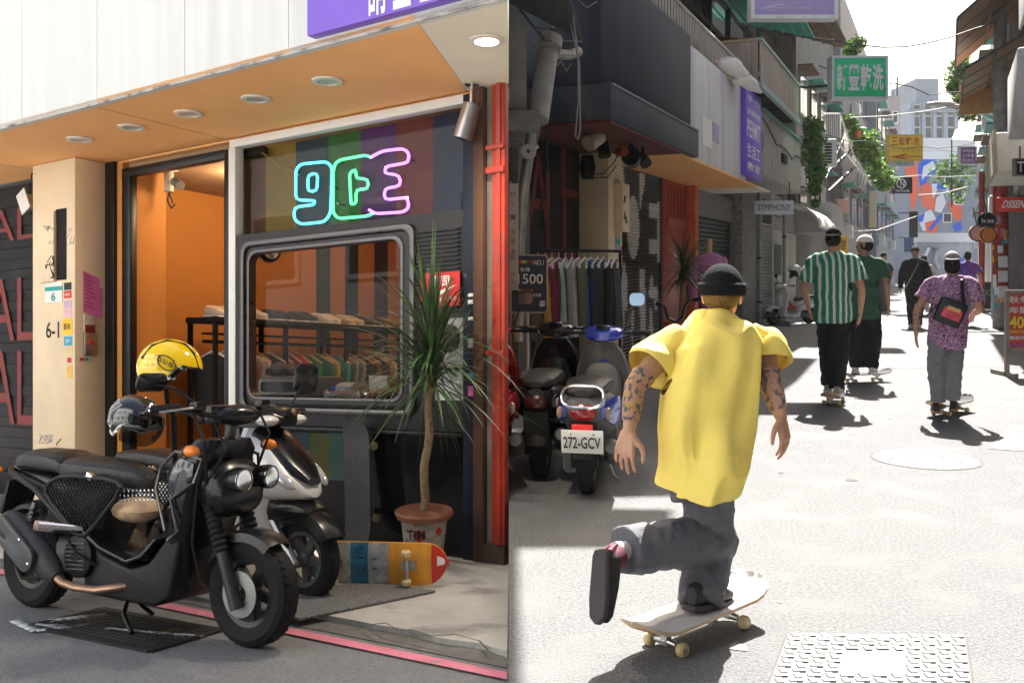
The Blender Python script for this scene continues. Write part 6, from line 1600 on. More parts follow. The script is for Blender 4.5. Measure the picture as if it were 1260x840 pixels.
# wires, pipes and boxes that clutter the left facades
r_ = random.Random(31)
for i, (s0, t0, z0, s1, t1, z1, lab) in enumerate(((SF + .02, 20.4, 4.5, SF + .02, 26.3, 4.35, 'black wire stapled along the top of the pebble wall'), (SU + .5, 14, 6.4, SU + .45, 29, 6.1, 'black wire sagging under the shed posts'), (SW + .1, 23, 3.2, SW + .1, 34, 3.4, 'black wire bundle over the white shop'), (SW + .2, 29, 4.4, SW + .6, 46, 5.2, 'grey wire running past the vines'), (-3.2, 18.7, 5.9, .9, 22, 6.4, 'thin wire crossing from the balcony to the right side'), (-3.0, 26, 6.6, 1.3, 29, 6.2, 'thin wire crossing above the green sign bracket'), (SW + .5, 34, 6.0, 1.4, 38, 5.8, 'wire crossing before the creeper'), (SW + .6, 46, 7.5, 1.8, 52, 7.0, 'far wire crossing high over the alley'))):
    P = [RT(s0 + (s1 - s0) * k / 10, t0 + (t1 - t0) * k / 10, z0 + (z1 - z0) * k / 10 - .5 * math.sin(PI * k / 10) * (.4 + .5 * r_.random())) for k in range(11)]
    m = MB(); m.tube(P, .016 if i < 4 else .014, 5); single('cable', m, ink, lab, 'cable', P[0])
for i, (t, z0, z1, lab) in enumerate(((24.9, .0, 3.3, 'grey downpipe on the rough stone pier'), (29.02, 0, 4.6, 'grey downpipe between the shutter and the white shop'), (45.9, 0, 9, 'tall grey downpipe far down the left wall'))):
    p_ = thing('drain_pipe', lab, 'pipe', RT(SW + .36, t, z0)); m = MB(); m.tube([RT(SW + .36, t, z0), RT(SW + .36, t, z1)], .05, 10); m.build('pipe', MATS['pvc_grey'], p_)
    for k in range(3):
        m = MB(); zz = z0 + (z1 - z0) * (k + .5) / 3; m.tube([RT(SW + .36, t, zz), RT(SW + .36, t, zz + .05)], .062, 10); m.build('bracket', dsteel, p_)
for i, (t, z, lab) in enumerate(((30.6, 3.9, 'white air conditioner over the rounded white canopy'), (33.0, 4.1, 'white air conditioner beside the vine, farther one'), (27.0, 3.55, 'white air conditioner above the SYMPHONY shutter'))):
    o = thing('air_conditioner', lab, 'air conditioner', RT(SW + .3, t, z)); rpart('case', [(SW, SW + .42, t, t + .85, z, z + .62)], M('ac_white', (.55, .54, .5), .5, var=.1, wear=((.3, .28, .25), .64, 5)), o, bevel=.02)
    for k in range(6): rpart('grille_bar', [(SW + .421, SW + .43, t + .08, t + .6, z + .08 + k * .085, z + .12 + k * .085)], dsteel, o)
    rpart('bracket', [(SW, SW + .4, t + .1, t + .14, z - .05, z - .005)], dsteel, o)
# ---------------------------------------------------------------- right side of the alley
SR = .95
rg_ = thing('building', 'right hand alley building with grey concrete canopies over dark shop fronts', 'building', RT(3, 20, 0))
canc = M('canopy_concrete', (.42, .41, .4), .8, var=.18, scale=2, streak=3, bump=.3, bscale=30)
canp = M('canopy_cream', (.62, .58, .5), .7, var=.12, scale=3)
def rp2(name, boxes, mat, par=None, **k):
    mb = MB()
    for s0, s1, t0, t1, z0, z1 in boxes: mb.box(s0, s1, t0, t1, z0, z1)
    return mb.build(name, mat, par or rg_, RT, **k)
rp2('shop_wall', [(SR + .9, 8, 9, 28, 0, 3.3)], M('shopfront_dark', (.05, .042, .036), .7, var=.5, scale=3))
rp2('upper_wall', [(SR + .6, 8, 9, 28, 3.3, 8)], grime)
rp2('sky_block_wall', [(SR + 1.1, 8, -16, 8.99, 0, 11)], M('sky_block_brick', (.16, .13, .11), .9, var=.3, scale=2))  # unseen wall added beside the camera to block sky light over the alley
for k in range(6): rp2('sky_block_door', [(SR + 1.06, SR + 1.098, -13 + k * 3.5, -10.4 + k * 3.5, .02, 2.6)], M('door_dark', (.05, .05, .055), .4), bevel=.01)  # doors on the added sky-blocking wall
rp2('canopy', [(.82, 3, 9.5, 13.2, 4.35, 4.75)], canp, bevel=.02)
rp2('canopy_fascia', [(.79, .82, 9.5, 13.2, 4.3, 5.6)], white, bevel=.01)
rp2('sign_box', [(1.02, 3, 13.0, 14.6, 3.75, 4.6)], blackm, bevel=.01)
rp2('canopy', [(.86, 3, 14.7, 17.0, 3.42, 4.4)], canc, bevel=.04)
rp2('canopy', [(.74, 3, 18.2, 21.5, 3.05, 3.7)], canp, bevel=.03)
rp2('canopy_trim', [(.7, .739, 18.1, 21.6, 3.0, 3.75)], M('trim_olive', (.3, .3, .2), .7))
for t in (10.3, 11.8):
    m = MB(); c = RT(1.2, t, 4.35); m.lathe([(.0, -.004), (.11, -.006), (.13, -.02), (.14, 0)], 18, c); dl = single('downlight', m, white, 'white round downlight under the near right canopy, %s one' % ('nearer' if t < 11 else 'farther'), 'ceiling light', c)
for i in range(9):
    t = 14.9 + i * 1.35; rp2('timber_post', [(SR + .78, SR + .9, t, t + .14, 0, 3.04)], M('post_brown', (.12, .07, .04), .7, var=.4), bevel=.01)
for i in range(16): rp2('hanging_strip', [(SR + .72, SR + .76, 13.4 + i * .5, 13.55 + i * .5, .6 + .3 * math.sin(i * 2.1), 2.9)], M('strip_%d' % (i % 4), [(.02, .02, .02), (.1, .08, .06), (.05, .045, .04), (.18, .15, .12)][i % 4], .8))
# signs on the right
def hsign(name, label, x0, y0, x1, y1, Y, mat, th=.06, cat='sign', frame=None):
    o = thing(name, label, cat, pp((x0 + x1) / 2, (y0 + y1) / 2, Y))
    a, b, c = pp(x0, y1, Y), pp(x1, y1, Y), pp(x0, y0, Y); panel(o, 'panel', a, b, c, th, mat)
    ex, ey = b - a, c - a
    if frame:
        for p, q in ((a, b), (b, b + ey), (c, b + ey), (a, c)):
            m_ = MB(); m_.beam(p, q, .03 + .0, frame[1], (0, 1, 0) if abs((q - p).z) < .01 else (0, 1, 0)); 
            m_ = MB(); d = (q - p).normalized(); h = frame[1] / 2; m_.obox((p + q) / 2, ((q - p).length + 2 * h if abs(d.x) > .5 else 2 * h, th + .04, 2 * h if abs(d.x) > .5 else (q - p).length - 2 * h - .002)); m_.build('frame', frame[0], o)
    def put(s, r, mat_, bold=.01, slant=0):
        return text(s, a + ex * r[0] + ey * r[1] + Vector((0, -th / 2 - .001, 0)), ex * (r[2] - r[0]), ey * (r[3] - r[1]), mat_, o, bold, slant=slant)
    return o, put
def hook(o, x, y0, y1, Y, r=.012):
    m_ = MB(); m_.tube([pp(x, y0, Y), pp(x, y1, Y)], r, 6); m_.build('hanger', dsteel, o)
o, put = hsign('shop_sign', 'red sign with white italic DSSENT lettering under the right canopy', 1227, 243, 1268, 260, 15.5, M('sign_red', (.72, .04, .03), .5, var=.04), .08)
put('DSSENT', (.08, .22, .9, .78), whitep, .03, .12)
hook(o, 1234, 235, 243, 15.5); hook(o, 1254, 235, 243, 15.5)
o, put = hsign('shop_sign', 'small black hanging sign with a white serif T', 1248, 196, 1262, 216, 15.2, blackm, .06, frame=(M('sign_rim', (.2, .2, .2), .5), .02))
put('T', (.2, .2, .75, .85), whitep, .02); hook(o, 1255, 180, 196, 15.2)
# sandwich board
sa = thing('sandwich_board', 'red sale board with 40 discount in yellow standing at the right edge', 'sign', gp(1252, 482))
Ys = 13.0
ab = [pp(1238, 360, Ys), pp(1266, 360, Ys)]
panel(sa, 'panel', pp(1240, 428, Ys), pp(1268, 428, Ys), pp(1240, 361, Ys), .04, M('sale_red', (.62, .07, .04), .5, var=.08))
for x in (1239, 1269):
    m = MB(); m.beam(Vector((pp(x, 0, Ys).x, Ys, 0)), pp(x, 358, Ys), .05, .05); m.build('leg', M('board_frame', (.3, .25, .2), .6), sa)
m = MB(); m.beam(pp(1239, 359, Ys), pp(1269, 359, Ys), .05, .05); m.build('rail', MATS['board_frame'], sa)
m = MB(); m.beam(pp(1239, 430, Ys), pp(1269, 430, Ys), .05, .05); m.build('rail', MATS['board_frame'], sa)
m = MB(); m.beam(Vector((pp(1239, 0, Ys).x, Ys - .25, .03)), Vector((pp(1239, 0, Ys).x, Ys + .4, .03)), .05, .06); m.build('foot', MATS['board_frame'], sa)
def onb(s, x0, y0, x1, y1, mat_, b=.01): return text(s, pp(x0, y1, Ys - .026), pp(x1, y1, Ys - .026) - pp(x0, y1, Ys - .026), pp(x0, y0, Ys - .026) - pp(x0, y1, Ys - .026), mat_, sa, b)
onb('秋冬', 1242, 364, 1266, 373, whitep); onb('年節', 1242, 377, 1266, 386, whitep); onb('40%', 1242, 389, 1272, 404, M('sale_yellow', (.95, .72, .05), .5), .03); onb('DISCOUNT', 1243, 406, 1270, 410, MATS['sale_yellow']); onb('精選商品', 1242, 413, 1266, 418, whitep); onb('購物中', 1242, 422, 1266, 427, M('sale_violet', (.25, .08, .3), .5))
cbk = single('concrete_block', MB().box(1.18, 1.75, 12.4, 13.0, .02, .42), cgrey, 'pale concrete block on the ground behind the sale board', 'block', RT(1.5, 12.7, .02), RT, bevel=.03)
cb3 = single('concrete_block', MB().box(1.3, 1.9, 13.2, 13.9, .005, .2), M('block_dark', (.15, .15, .15), .9), 'low dark step by the shop front at the right edge', 'step', RT(1.6, 13.5, 0), RT, bevel=.02)
# stickered pole
po = gp(1231, 404); po_t = thing('utility_pole', 'round pole painted red and plastered with stickers at the right of the alley', 'pole', po)
m = MB(); m.tube([po, po + Vector((0, 0, 9))], [.17, .14], 16); m.build('shaft', M('pole_grey', (.35, .33, .31), .8, var=.3), po_t)
m = MB(); m.tube([po + Vector((0, 0, .95)), po + Vector((0, 0, 4.1))], [.176, .17], 16); m.build('red_band', redp, po_t)
rr3 = random.Random(5)
for i in range(44):
    a_ = rr3.uniform(PI, 2 * PI) ; z_ = rr3.uniform(.3, 2.6); m = MB(); w_ = rr3.uniform(.15, .4); h_ = rr3.uniform(.06, .2)
    m.add([(po.x + .179 * math.cos(a_ + w_ * (k / 3 - .5) * 2), po.y + .179 * math.sin(a_ + w_ * (k / 3 - .5) * 2), z_ + hh) for hh in (0, h_) for k in range(4)], [(k, k + 1, k + 5, k + 4) for k in range(3)])
    m.build('sticker', [whitep, redprint, MATS['rose_card'], ink, MATS['sky_card'], yell, MATS['lilac_card']][i % 7], po_t, recalc=False)
po2 = gp(1208, 384); t_ = thing('utility_pole', 'thin red post behind the stickered pole', 'pole', po2); m = MB(); m.tube([po2, po2 + Vector((0, 0, 4.5))], .09, 10); m.build('shaft', redp, t_)
m = MB(); m.tube([po2 + Vector((0, 0, 2.3)), po2 + Vector((0, 0, 2.6))], .096, 10); m.build('white_band', whitep, t_)
# round signs and lanterns
for (px, py, r_, Y, mat_, s_, lab) in ((1214, 272, .19, 21, black, 'less', 'round black projecting sign with white lettering'), (1215, 289, .17, 20.5, M('orange_sign', (.85, .25, .05), .5), '', 'round orange sign with black edge below the black one'), (1202, 287, .2, 24, M('cream_disc', (.55, .48, .4), .6), '', 'round cream sign behind the black and orange ones')):
    c = pp(px, py, Y); o = thing('round_sign', lab, 'sign', c)
    m = MB(); m.lathe([(0, -.05), (r_ * .92, -.05), (r_, -.03), (r_, .03), (r_ * .92, .05), (0, .05)], 26, c, 'Y'); m.build('disc', mat_, o)
    if s_: text(s_, c + Vector((-r_ * .7, -.053, -r_ * .2)), (r_ * 1.4, 0, 0), (0, 0, r_ * .5), whitep, o, .02)
    else: m = MB(); m.lathe([(r_ * .9, -.056), (r_ * 1.02, -.056), (r_ * 1.02, -.04), (r_ * .9, -.04)], 26, c, 'Y', closed=True); m.build('rim', black, o)
    m = MB(); m.tube([c + Vector((0, 0, r_)), c + Vector((.05, .3, r_ + .45))], .014, 6); m.build('arm', dsteel, o)
m = MB(); a = gp(1212, 382)
o = thing('chalkboard', 'green chalkboard with faint chalk letters propped by the stickered pole', 'chalkboard', a)
panel(o, 'panel', a + Vector((-.3, 0, .05)), a + Vector((.28, 0, .05)), a + Vector((-.3, 0, .95)), .04, M('chalk_green', (.04, .07, .06), .8))
text('USSO', a + Vector((-.24, -.022, .5)), (.45, 0, 0), (0, 0, .2), M('chalk_pale', (.4, .45, .42), .9), o); text('OF', a + Vector((-.2, -.022, .18)), (.25, 0, 0), (0, 0, .2), MATS['chalk_pale'], o)
for i, y0 in enumerate((315, 333, 352)):
    single('framed_print', MB().box(*sorted((pp(1229, 0, 19).x, pp(1240, 0, 19).x)), 19, 19.02, pp(0, y0 + 14, 19).z, pp(0, y0, 19).z), whitep, '%s white print hung on the dark right shop front' % ['highest', 'middle', 'lowest'][i], 'print', pp(1235, y0 + 7, 19))
# brown awnings, tree, lamp arm
aw = thing('awning', 'brown polycarbonate awning on a black frame high on the right side', 'awning', RT(.8, 26, 6))
brn = M('polycarbonate_brown', (.42, .26, .15), .45, var=.15, scale=3)
def awn(z0, z1, t0, t1, s0, s1):
    sheet(aw, 'roof_sheet', [RT(s1, t0, z1), RT(s0, t0, z0), RT(s0, t1, z0), RT(s1, t1, z1)], brn, 0, .04)
    for k in range(5):
        t = t0 + (t1 - t0) * k / 4; m_ = MB(); m_.beam(RT(s1, t, z1 - .03), RT(s0, t, z0 - .03), .05, .05); m_.build('rib', dsteel, aw)
    for f in (0, .5, 1):
        m_ = MB(); m_.beam(RT(s0 + (s1 - s0) * f, t0, z0 + (z1 - z0) * f - .06), RT(s0 + (s1 - s0) * f, t1, z0 + (z1 - z0) * f - .06), .05, .05); m_.build('purlin', dsteel, aw)
awn(6.7, 7.9, 22.5, 28, .2, 1.6); awn(5.9, 6.6, 24, 29, .35, 1.6)
rp2('awning_end', [(.3, 1.6, 28.6, 28.65, 5.5, 6.3)], M('awning_orange', (.6, .3, .1), .6, var=.2), aw)
rp2('roof_flashing', [(.25, 1.7, 22.3, 22.5, 7.7, 8.0)], M('navy_flash', (.03, .06, .09), .5), aw)
block('right hand building behind the brown awnings', 1.45, 8, 28.2, 40, 9.5, grime, 2, 4, side='R')
block('pale building farther down the right of the alley', 1.8, 9, 40, 60, 8.5, pale, 2, 5, side='R')
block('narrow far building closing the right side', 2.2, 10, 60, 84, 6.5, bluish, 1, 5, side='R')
# leaf clusters used by trees and vines
def leaves(mb, c, r, n, size, rr_):
    c = Vector(c)
    for _ in range(n):
        d = Vector((rr_.gauss(0, 1), rr_.gauss(0, 1), rr_.gauss(0, 1)))
        if d.length < .01: continue
        d.normalize(); q = c + Vector((d.x * r[0], d.y * r[1], d.z * r[2])) * (rr_.random() ** .45)
        x = Vector((rr_.gauss(0, 1), rr_.gauss(0, 1), rr_.gauss(0, .6))).normalized(); y = x.cross(Vector((rr_.gauss(0, 1), rr_.gauss(0, 1), rr_.gauss(0, 1)))).normalized()
        s = size * rr_.uniform(.6, 1.4); mb.mi = rr_.randrange(3)
        mb.add([q - x * s, q + y * s * .45, q + x * s, q - y * s * .45], [(0, 1, 2, 3)])
lf = [M('leaf_a', (.09, .2, .03), .55, var=.3), M('leaf_b', (.2, .34, .05), .55, var=.3), M('leaf_c', (.05, .12, .02), .55, var=.3)]
for m_ in lf:
    n_ = m_.node_tree.nodes; l_ = m_.node_tree.links; b_ = n_['Principled BSDF']
    tr = n_.new('ShaderNodeBsdfTranslucent'); ms = n_.new('ShaderNodeMixShader'); ms.inputs[0].default_value = .35
    l_.new(b_.inputs['Base Color'].links[0].from_socket, tr.inputs[0]); l_.new(b_.outputs[0], ms.inputs[1]); l_.new(tr.outputs[0], ms.inputs[2]); l_.new(ms.outputs[0], n_['Material Output'].inputs[0])
barkm = M('bark', (.1, .08, .06), .9, bump=.6)
def tree(label, base, h, blobs, seed, size=.09, n=420):
    t = thing('tree', label, 'tree', base); base = Vector(base); rr_ = random.Random(seed)
    m_ = MB(); top = base + Vector((.2, 0, h * .7)); m_.tube([base, base.lerp(top, .5) + Vector((.1, 0, 0)), top], [.16, .12, .07], 8)
    for c, r in blobs: m_.tube([base.lerp(top, rr_.uniform(.5, .9)), Vector(c)], [.05, .02], 6)
    m_.build('trunk', barkm, t)
    m_ = MB()
    for c, r in blobs: leaves(m_, c, r, n, size, rr_)
    m_.build('crown', lf, t, recalc=False, smooth=0)
tree('bright green tree standing out above the right side of the alley', Vector((20.7, 41.6, 8.4)), 2.6, [(pp(1178, 95, 40), (.5, .6, .6)), (pp(1182, 80, 40), (.4, .5, .5)), (pp(1174, 108, 40), (.3, .4, .3)), (pp(1186, 116, 40), (.5, .5, .4)), (pp(1188, 100, 41), (.5, .5, .8))], 2)
tree('dark green tree low behind the brown awning', Vector((19.9, 37.5, 9.4)), 1.2, [(pp(1186, 125, 38.5), (.4, .5, .4)), (pp(1192, 138, 38.5), (.4, .5, .4))], 3)
def vine(label, pts, Y, n, seed, group=None, size=.08):
    c0 = pp(pts[0][0], pts[0][1], Y); t = thing('vine', label, 'plant', c0, group=group); rr_ = random.Random(seed)
    m_ = MB()
    for px, py, r in pts: leaves(m_, pp(px, py, Y), (r, r * .8, r), n, size, rr_)
    m_.build('foliage', lf, t, recalc=False, smooth=0)
    m_ = MB(); m_.tube([pp(px, py, Y) for px, py, r in pts], .025, 5); m_.build('stem', barkm, t)
vine('thick green vine hanging down by the white air conditioner', [(1000, 155, .3), (1002, 170, .38), (998, 185, .36), (1003, 200, .34), (1004, 215, .28), (1002, 232, .2), (1004, 250, .1)], 27, 300, 4)
vine('bright creeper spilling along the barred balcony', [(1046, 150, .3), (1055, 165, .35), (1058, 185, .35), (1066, 195, .3), (1070, 178, .35), (1075, 195, .4), (1080, 212, .45), (1088, 225, .35)], 36, 260, 5, size=.1)
vine('lighter creeper farther down the left wall', [(1072, 170, .5), (1082, 190, .6), (1088, 205, .5), (1094, 220, .4)], 48, 200, 6, size=.12)
vine('leafy plant on the roof edge above the green sign', [(1050, 58, .25), (1058, 52, .2), (1046, 66, .2)], 28, 120, 7)
vine('small plant on the roof above the brown awning', [(1198, 25, .25), (1204, 14, .25), (1212, 8, .2)], 25, 130, 8)
vine('distant greenery under the white bridge', [(1160, 212, .9), (1172, 206, .8), (1185, 215, .9), (1178, 235, .7)], 60, 150, 9, size=.16)
for i, (px, py, Y) in enumerate(((1056, 170, 35.5), (1070, 186, 36))):
    c = pp(px, py, Y); single('flower_pot', MB().lathe([(0, 0), (.09, 0), (.13, .25), (.11, .25), (.1, .2), (0, .2)], 12, c), M('pot_clay', (.4, .13, .06), .7), '%s clay flower pot on the barred balcony under the creeper' % ['upper', 'lower'][i], 'flower pot', c)
la = thing('street_lamp', 'grey street lamp arm with ring brackets reaching over the right of the alley', 'street lamp', gp(1225, 392))
lp0 = gp(1225, 392); m = MB(); m.tube([Vector((lp0.x, lp0.y, 0)), Vector((lp0.x, lp0.y, 6.6))], [.12, .09], 10); m.build('post', M('lamp_grey', (.4, .42, .44), .5, .3), la)
m = MB(); m.tube([pp(1225, 148, 27), pp(1205, 138, 27), pp(1180, 131, 27), pp(1150, 128, 27)], [.08, .07, .055, .045], 8); m.build('arm', MATS['lamp_grey'], la)
m = MB(); a = pp(1158, 128, 27); m.body([(-.4, a.z, .05, .03, 0), (-.2, a.z, .14, .06, 0), (.2, a.z, .12, .06, 0), (.35, a.z, .05, .04, 0)], n=10)
m.v = [q + Vector((a.x, a.y, 0)) for q in m.v]; m.build('lantern', MATS['lamp_grey'], la)
for px, py in ((1182, 138), (1193, 139), (1207, 143)):
    m = MB(); c = pp(px, py, 27); m.lathe([(.07, -.015), (.1, -.015), (.1, .015), (.07, .015)], 16, c, 'Y', closed=True); m.build('ring_bracket', MATS['lamp_grey'], la)
# hanging signs across the alley
wf_ = M('sign_frame', (.7, .71, .74), .5)
def char_row(put, s, x0, x1, y0, y1, mat_, gap=.15, bold=.012):
    n = len(s); w_ = (x1 - x0) / n
    for i, c in enumerate(s): put(c, (x0 + w_ * i + w_ * gap / 2, y0, x0 + w_ * (i + 1) - w_ * gap / 2, y1), mat_, bold)
o, put = hsign('hanging_sign', 'lilac hanging sign with a white frame cut by the top of the picture', 924, -30, 1026, 23, 15, M('lilac_sign', (.4, .32, .62), .5, var=.05), .2, frame=(wf_, .06))
put('←', (.06, .1, .7, .3), M('lilac_pale', (.52, .46, .7), .5), .005); char_row(put, '手作工坊', .1, .9, .45, .9, whitep)
o, put = hsign('hanging_sign', 'green hanging sign with four white characters over the alley', 1022, 72, 1088, 122, 22, M('sign_green', (.008, .6, .24), .45, var=.05), .3, frame=(wf_, .05))
char_row(put, '新豐乾洗', .06, .95, .18, .82, whitep, .1, .03)
m = MB(); m.tube([pp(1021, 105, 22.1), pp(990, 108, 23), pp(960, 100, 24)], .03, 6); m.build('bracket', dsteel, o)
o, put = hsign('hanging_sign', 'yellow hanging sign with red characters and a red arrow', 1092, 167, 1133, 198, 34, M('sign_yellow', (1, .68, .05), .5, var=.05), .2, frame=(M('frame_yellow', (.75, .55, .15), .5), .05))
char_row(put, '三宏乾洗', .06, .94, .6, .92, M('sign_text_red', (.65, .07, .02), .5), .15, .02); put('日光燈專業店', (.1, .34, .92, .5), M('sign_text_gold', (.7, .38, .03), .5), .0); put('←', (.08, .06, .95, .26), MATS['sign_text_red'], .03)
m = MB(); m.tube([pp(1092, 180, 34.1), pp(1080, 180, 35)], .03, 6); m.build('bracket', dsteel, o)
o, put = hsign('hanging_sign', 'lower white panel beneath the yellow sign with green marks', 1093, 199, 1124, 205, 34, M('pale_panel', (.55, .6, .6), .5), .15); put('洗衣', (.3, .1, .8, .9), tealp)
o, put = hsign('hanging_sign', 'small purple sign with white rows of text at the right of the alley', 1180, 181, 1200, 202, 36, M('sign_purple', (.2, .08, .38), .5), .15, frame=(wf_, .04))
for k, s_ in enumerate(('卡啦永', '工作室', 'STUDIO')): put(s_, (.12, .66 - k * .28, .88, .86 - k * .28), whitep, .01)
m = MB(); m.tube([pp(1200, 190, 36.1), pp(1216, 190, 37)], .03, 6); m.build('bracket', dsteel, o)
o, put = hsign('hanging_sign', 'black hanging sign with a white ring mark far down the left side', 1097, 218, 1122, 238, 50, blackm, .15); put('N', (.4, .4, .6, .8), whitep)
m = MB(); c = pp(1109, 226, 49.9); m.lathe([(.2, -.01), (.25, -.01), (.25, .01), (.2, .01)], 24, c, 'Y', closed=True); m.build('ring_mark', whitep, o); put('VINTAGE', (.15, .08, .85, .22), whitep)
m = MB(); m.tube([pp(1097, 222, 50.1), pp(1085, 222, 50.5)], .04, 6); m.build('bracket', dsteel, o)
o, put = hsign('hanging_sign', 'blue banner hanging by the far left wall', 1113, 292, 1124, 310, 60, M('banner_blue', (.08, .13, .3), .7), .1)
m = MB(); m.tube([pp(1113, 292, 60), pp(1105, 292, 60)], .03, 6); m.build('bracket', dsteel, o)
o, put = hsign('hanging_sign', 'tall black banner before the mural wall', 1119, 260, 1129, 292, 58, blackm, .1); m = MB(); m.tube([pp(1119, 262, 58), pp(1105, 262, 58)], .03, 6); m.build('bracket', dsteel, o)
# cables over the alley
for i, (pts, Y, r_, lab) in enumerate((([(1046, 145), (1090, 143), (1140, 137), (1185, 128)], 34, .02, 'thick white cable strung across the alley below the street lamp'), ([(1098, 219), (1130, 216), (1160, 218), (1200, 216)], 42, .018, 'pale cable across the alley above the mural figures'), ([(1130, 240), (1160, 238), (1190, 230)], 42, .018, 'pale cable sagging over the mural'), ([(1045, 285), (1080, 283), (1128, 266)], 40, .016, 'tan cable drooping from the left wall to the black banner'), ([(1100, 120), (1096, 100), (1104, 88)], 45, .02, 'thin wire and aerial above the far left roofs'))):
    m = MB(); m.tube([pp(x, y, Y) for x, y in pts], r_, 5); single('cable', m, M('cable_white', (.4, .4, .4), .6), lab, 'cable', pp(*pts[0], Y))

# end of the alley
ob = thing('mural_building', 'building end wall painted with orange, blue and white abstract shapes', 'building', Vector((36, 88, 0)))
def epx(px, py, Y=88): return pp(px, py, Y)
a = epx(1096, 344); b = epx(1212, 344); c = epx(1096, 196)
muw = M('mural_base', (.24, .26, .31), .8, var=.1)
m = MB(); m.box(a.x, b.x, 88, 98, 0, c.z); m.build('wall', muw, ob)
mo, mbl, mg = M('mural_orange', (.75, .12, .05), .8, var=.1), M('mural_blue', (.02, .1, .6), .8, var=.1), M('mural_pale', (.68, .69, .72), .8, var=.08)
def patch(poly, mat_, y=87.97, name='mural_patch'):
    m_ = MB(); m_.add([epx(x, yy, y) for x, yy in poly], [tuple(range(len(poly)))]); m_.build(name, mat_, ob, recalc=False, smooth=0)
patch([(1116, 196), (1154, 196), (1156, 240), (1150, 290), (1128, 286), (1127, 240)], muw, 87.985)
patch([(1112, 200), (1128, 194), (1130, 240), (1122, 262), (1118, 230)], mo, 87.96)
patch([(1131, 196), (1154, 196), (1153, 212), (1140, 222), (1146, 232), (1134, 236), (1130, 215)], mbl, 87.97)
patch([(1136, 205), (1148, 198), (1152, 206), (1142, 214), (1134, 222)], mg, 87.94)
patch([(1132, 230), (1142, 224), (1150, 236), (1152, 254), (1146, 262), (1134, 252)], mo, 87.94)
patch([(1146, 226), (1170, 228), (1166, 236), (1154, 232), (1148, 244)], mg, 87.92)
patch([(1152, 244), (1160, 236), (1164, 250), (1158, 262), (1150, 260)], MATS['mural_pale'], 87.93)
patch([(1166, 228), (1184, 230), (1184, 236), (1168, 235)], mo, 87.93); patch([(1154, 226), (1168, 228), (1164, 234), (1152, 232)], mbl, 87.9)
patch([(1134, 262), (1146, 258), (1152, 270), (1148, 284), (1136, 284), (1130, 272)], mg, 87.9)
patch([(1138, 274), (1152, 270), (1154, 286), (1140, 287)], mo, 87.88); patch([(1142, 282), (1158, 262), (1160, 266), (1146, 284)], mbl, 87.86)
patch([(1166, 250), (1182, 246), (1184, 268), (1176, 272), (1170, 262)], mo, 87.9); patch([(1130, 268), (1138, 260), (1136, 272), (1131, 274)], mbl, 87.86)
patch([(1172, 278), (1182, 272), (1184, 282), (1176, 286)], mbl, 87.9)
for x, y in ((1160, 262), (1174, 240), (1162, 218)):
    m = MB(); p = epx(x, y + 12, 87.9); q = epx(x + 11, y, 87.9); m.box(p.x, q.x, 87.86, 87.95, p.z, q.z); w_ = m.build('window', white, ob); m = MB(); m.box(p.x + .08, q.x - .08, 87.84, 87.855, p.z + .08, q.z - .08); m.build('pane', glassd, w_)
# wall and painted hoarding at the foot
hb3 = thing('hoarding', 'grey painted hoarding with pale swirls across the alley end', 'wall', epx(1150, 344, 80))
m = MB(); a = epx(1128, 345, 80); b = epx(1196, 345, 80); c = epx(1128, 298, 80); m.box(a.x, b.x, 80, 80.3, 0, c.z); m.build('wall', M('hoarding_grey', (.3, .31, .34), .8, var=.25, scale=1), hb3)
m = MB(); m.box(a.x - .3, b.x + .4, 79.8, 80.4, c.z, c.z + .75); m.build('coping', M('coping_pale', (.6, .61, .6), .8), hb3)
m = MB(); m.tube([epx(1136, 318, 79.95), epx(1142, 305, 79.95), epx(1152, 306, 79.95), epx(1150, 320, 79.95), epx(1154, 330, 79.95)], .5, 6, flat=.1); m.build('painted_swirl', mg, hb3)
for k in range(5): patch2 = MB(); patch2.add([epx(1160 + k * 7, 330 - k * 3, 79.97), epx(1163 + k * 7, 318, 79.97), epx(1166 + k * 7, 312, 79.97), epx(1164 + k * 7, 328, 79.97)], [(0, 1, 2, 3)]); patch2.build('painted_streak', mbl if k % 2 else mg, hb3, recalc=False)
# bridge and far towers
br = thing('footbridge', 'white covered footbridge crossing beyond the alley', 'bridge', epx(1160, 190, 110))
a = pp(1118, 196, 110); b = pp(1200, 170, 110); m = MB(); m.box(a.x, b.x, 110, 113, a.z, b.z); m.build('parapet', M('bridge_white', (.8, .8, .8), .6), br)
m = MB(); a = pp(1118, 204, 111); m.box(a.x, b.x, 111, 112.8, a.z, pp(0, 196, 110).z - .01); m.build('underside', M('bridge_under', (.2, .22, .25), .8), br)
for px in (1125, 1157, 1190):
    m = MB(); a = pp(px, 0, 111.8); m.box(a.x - .5, a.x + .5, 111.3, 112.3, 0, pp(0, 204, 111).z); m.build('pier', M('pier_grey', (.4, .4, .42), .8), br)
m = MB(); a = pp(1172, 158, 104); b = pp(1206, 170, 104)
o = thing('awning', 'cream striped awning on the far right roof below the street lamp', 'awning', pp(1190, 165, 60))
sheet(o, 'cloth', [pp(1171, 172, 58), pp(1205, 174, 58), pp(1207, 157, 63), pp(1176, 160, 63)], M('awning_cream', (.66, .62, .48), .8, var=.15), 5)
m = MB(); m.tube([pp(1171, 172, 58), pp(1171, 0, 58) * 0 + Vector((pp(1171, 0, 58).x, 58, 5))], .04, 6); m.build('post', dsteel, o)
o = thing('apartment_block', 'distant pale blue grey apartment block with a tall square tower above the bridge', 'building', pp(1145, 328, 170))
tw = M('far_tower', (.3, .32, .36), .8, var=.08); m = MB(); a = pp(1127, 130, 178); b = pp(1155, 97, 178); m.box(a.x, b.x, 178, 190, 0, b.z); m.build('tower', tw, o)
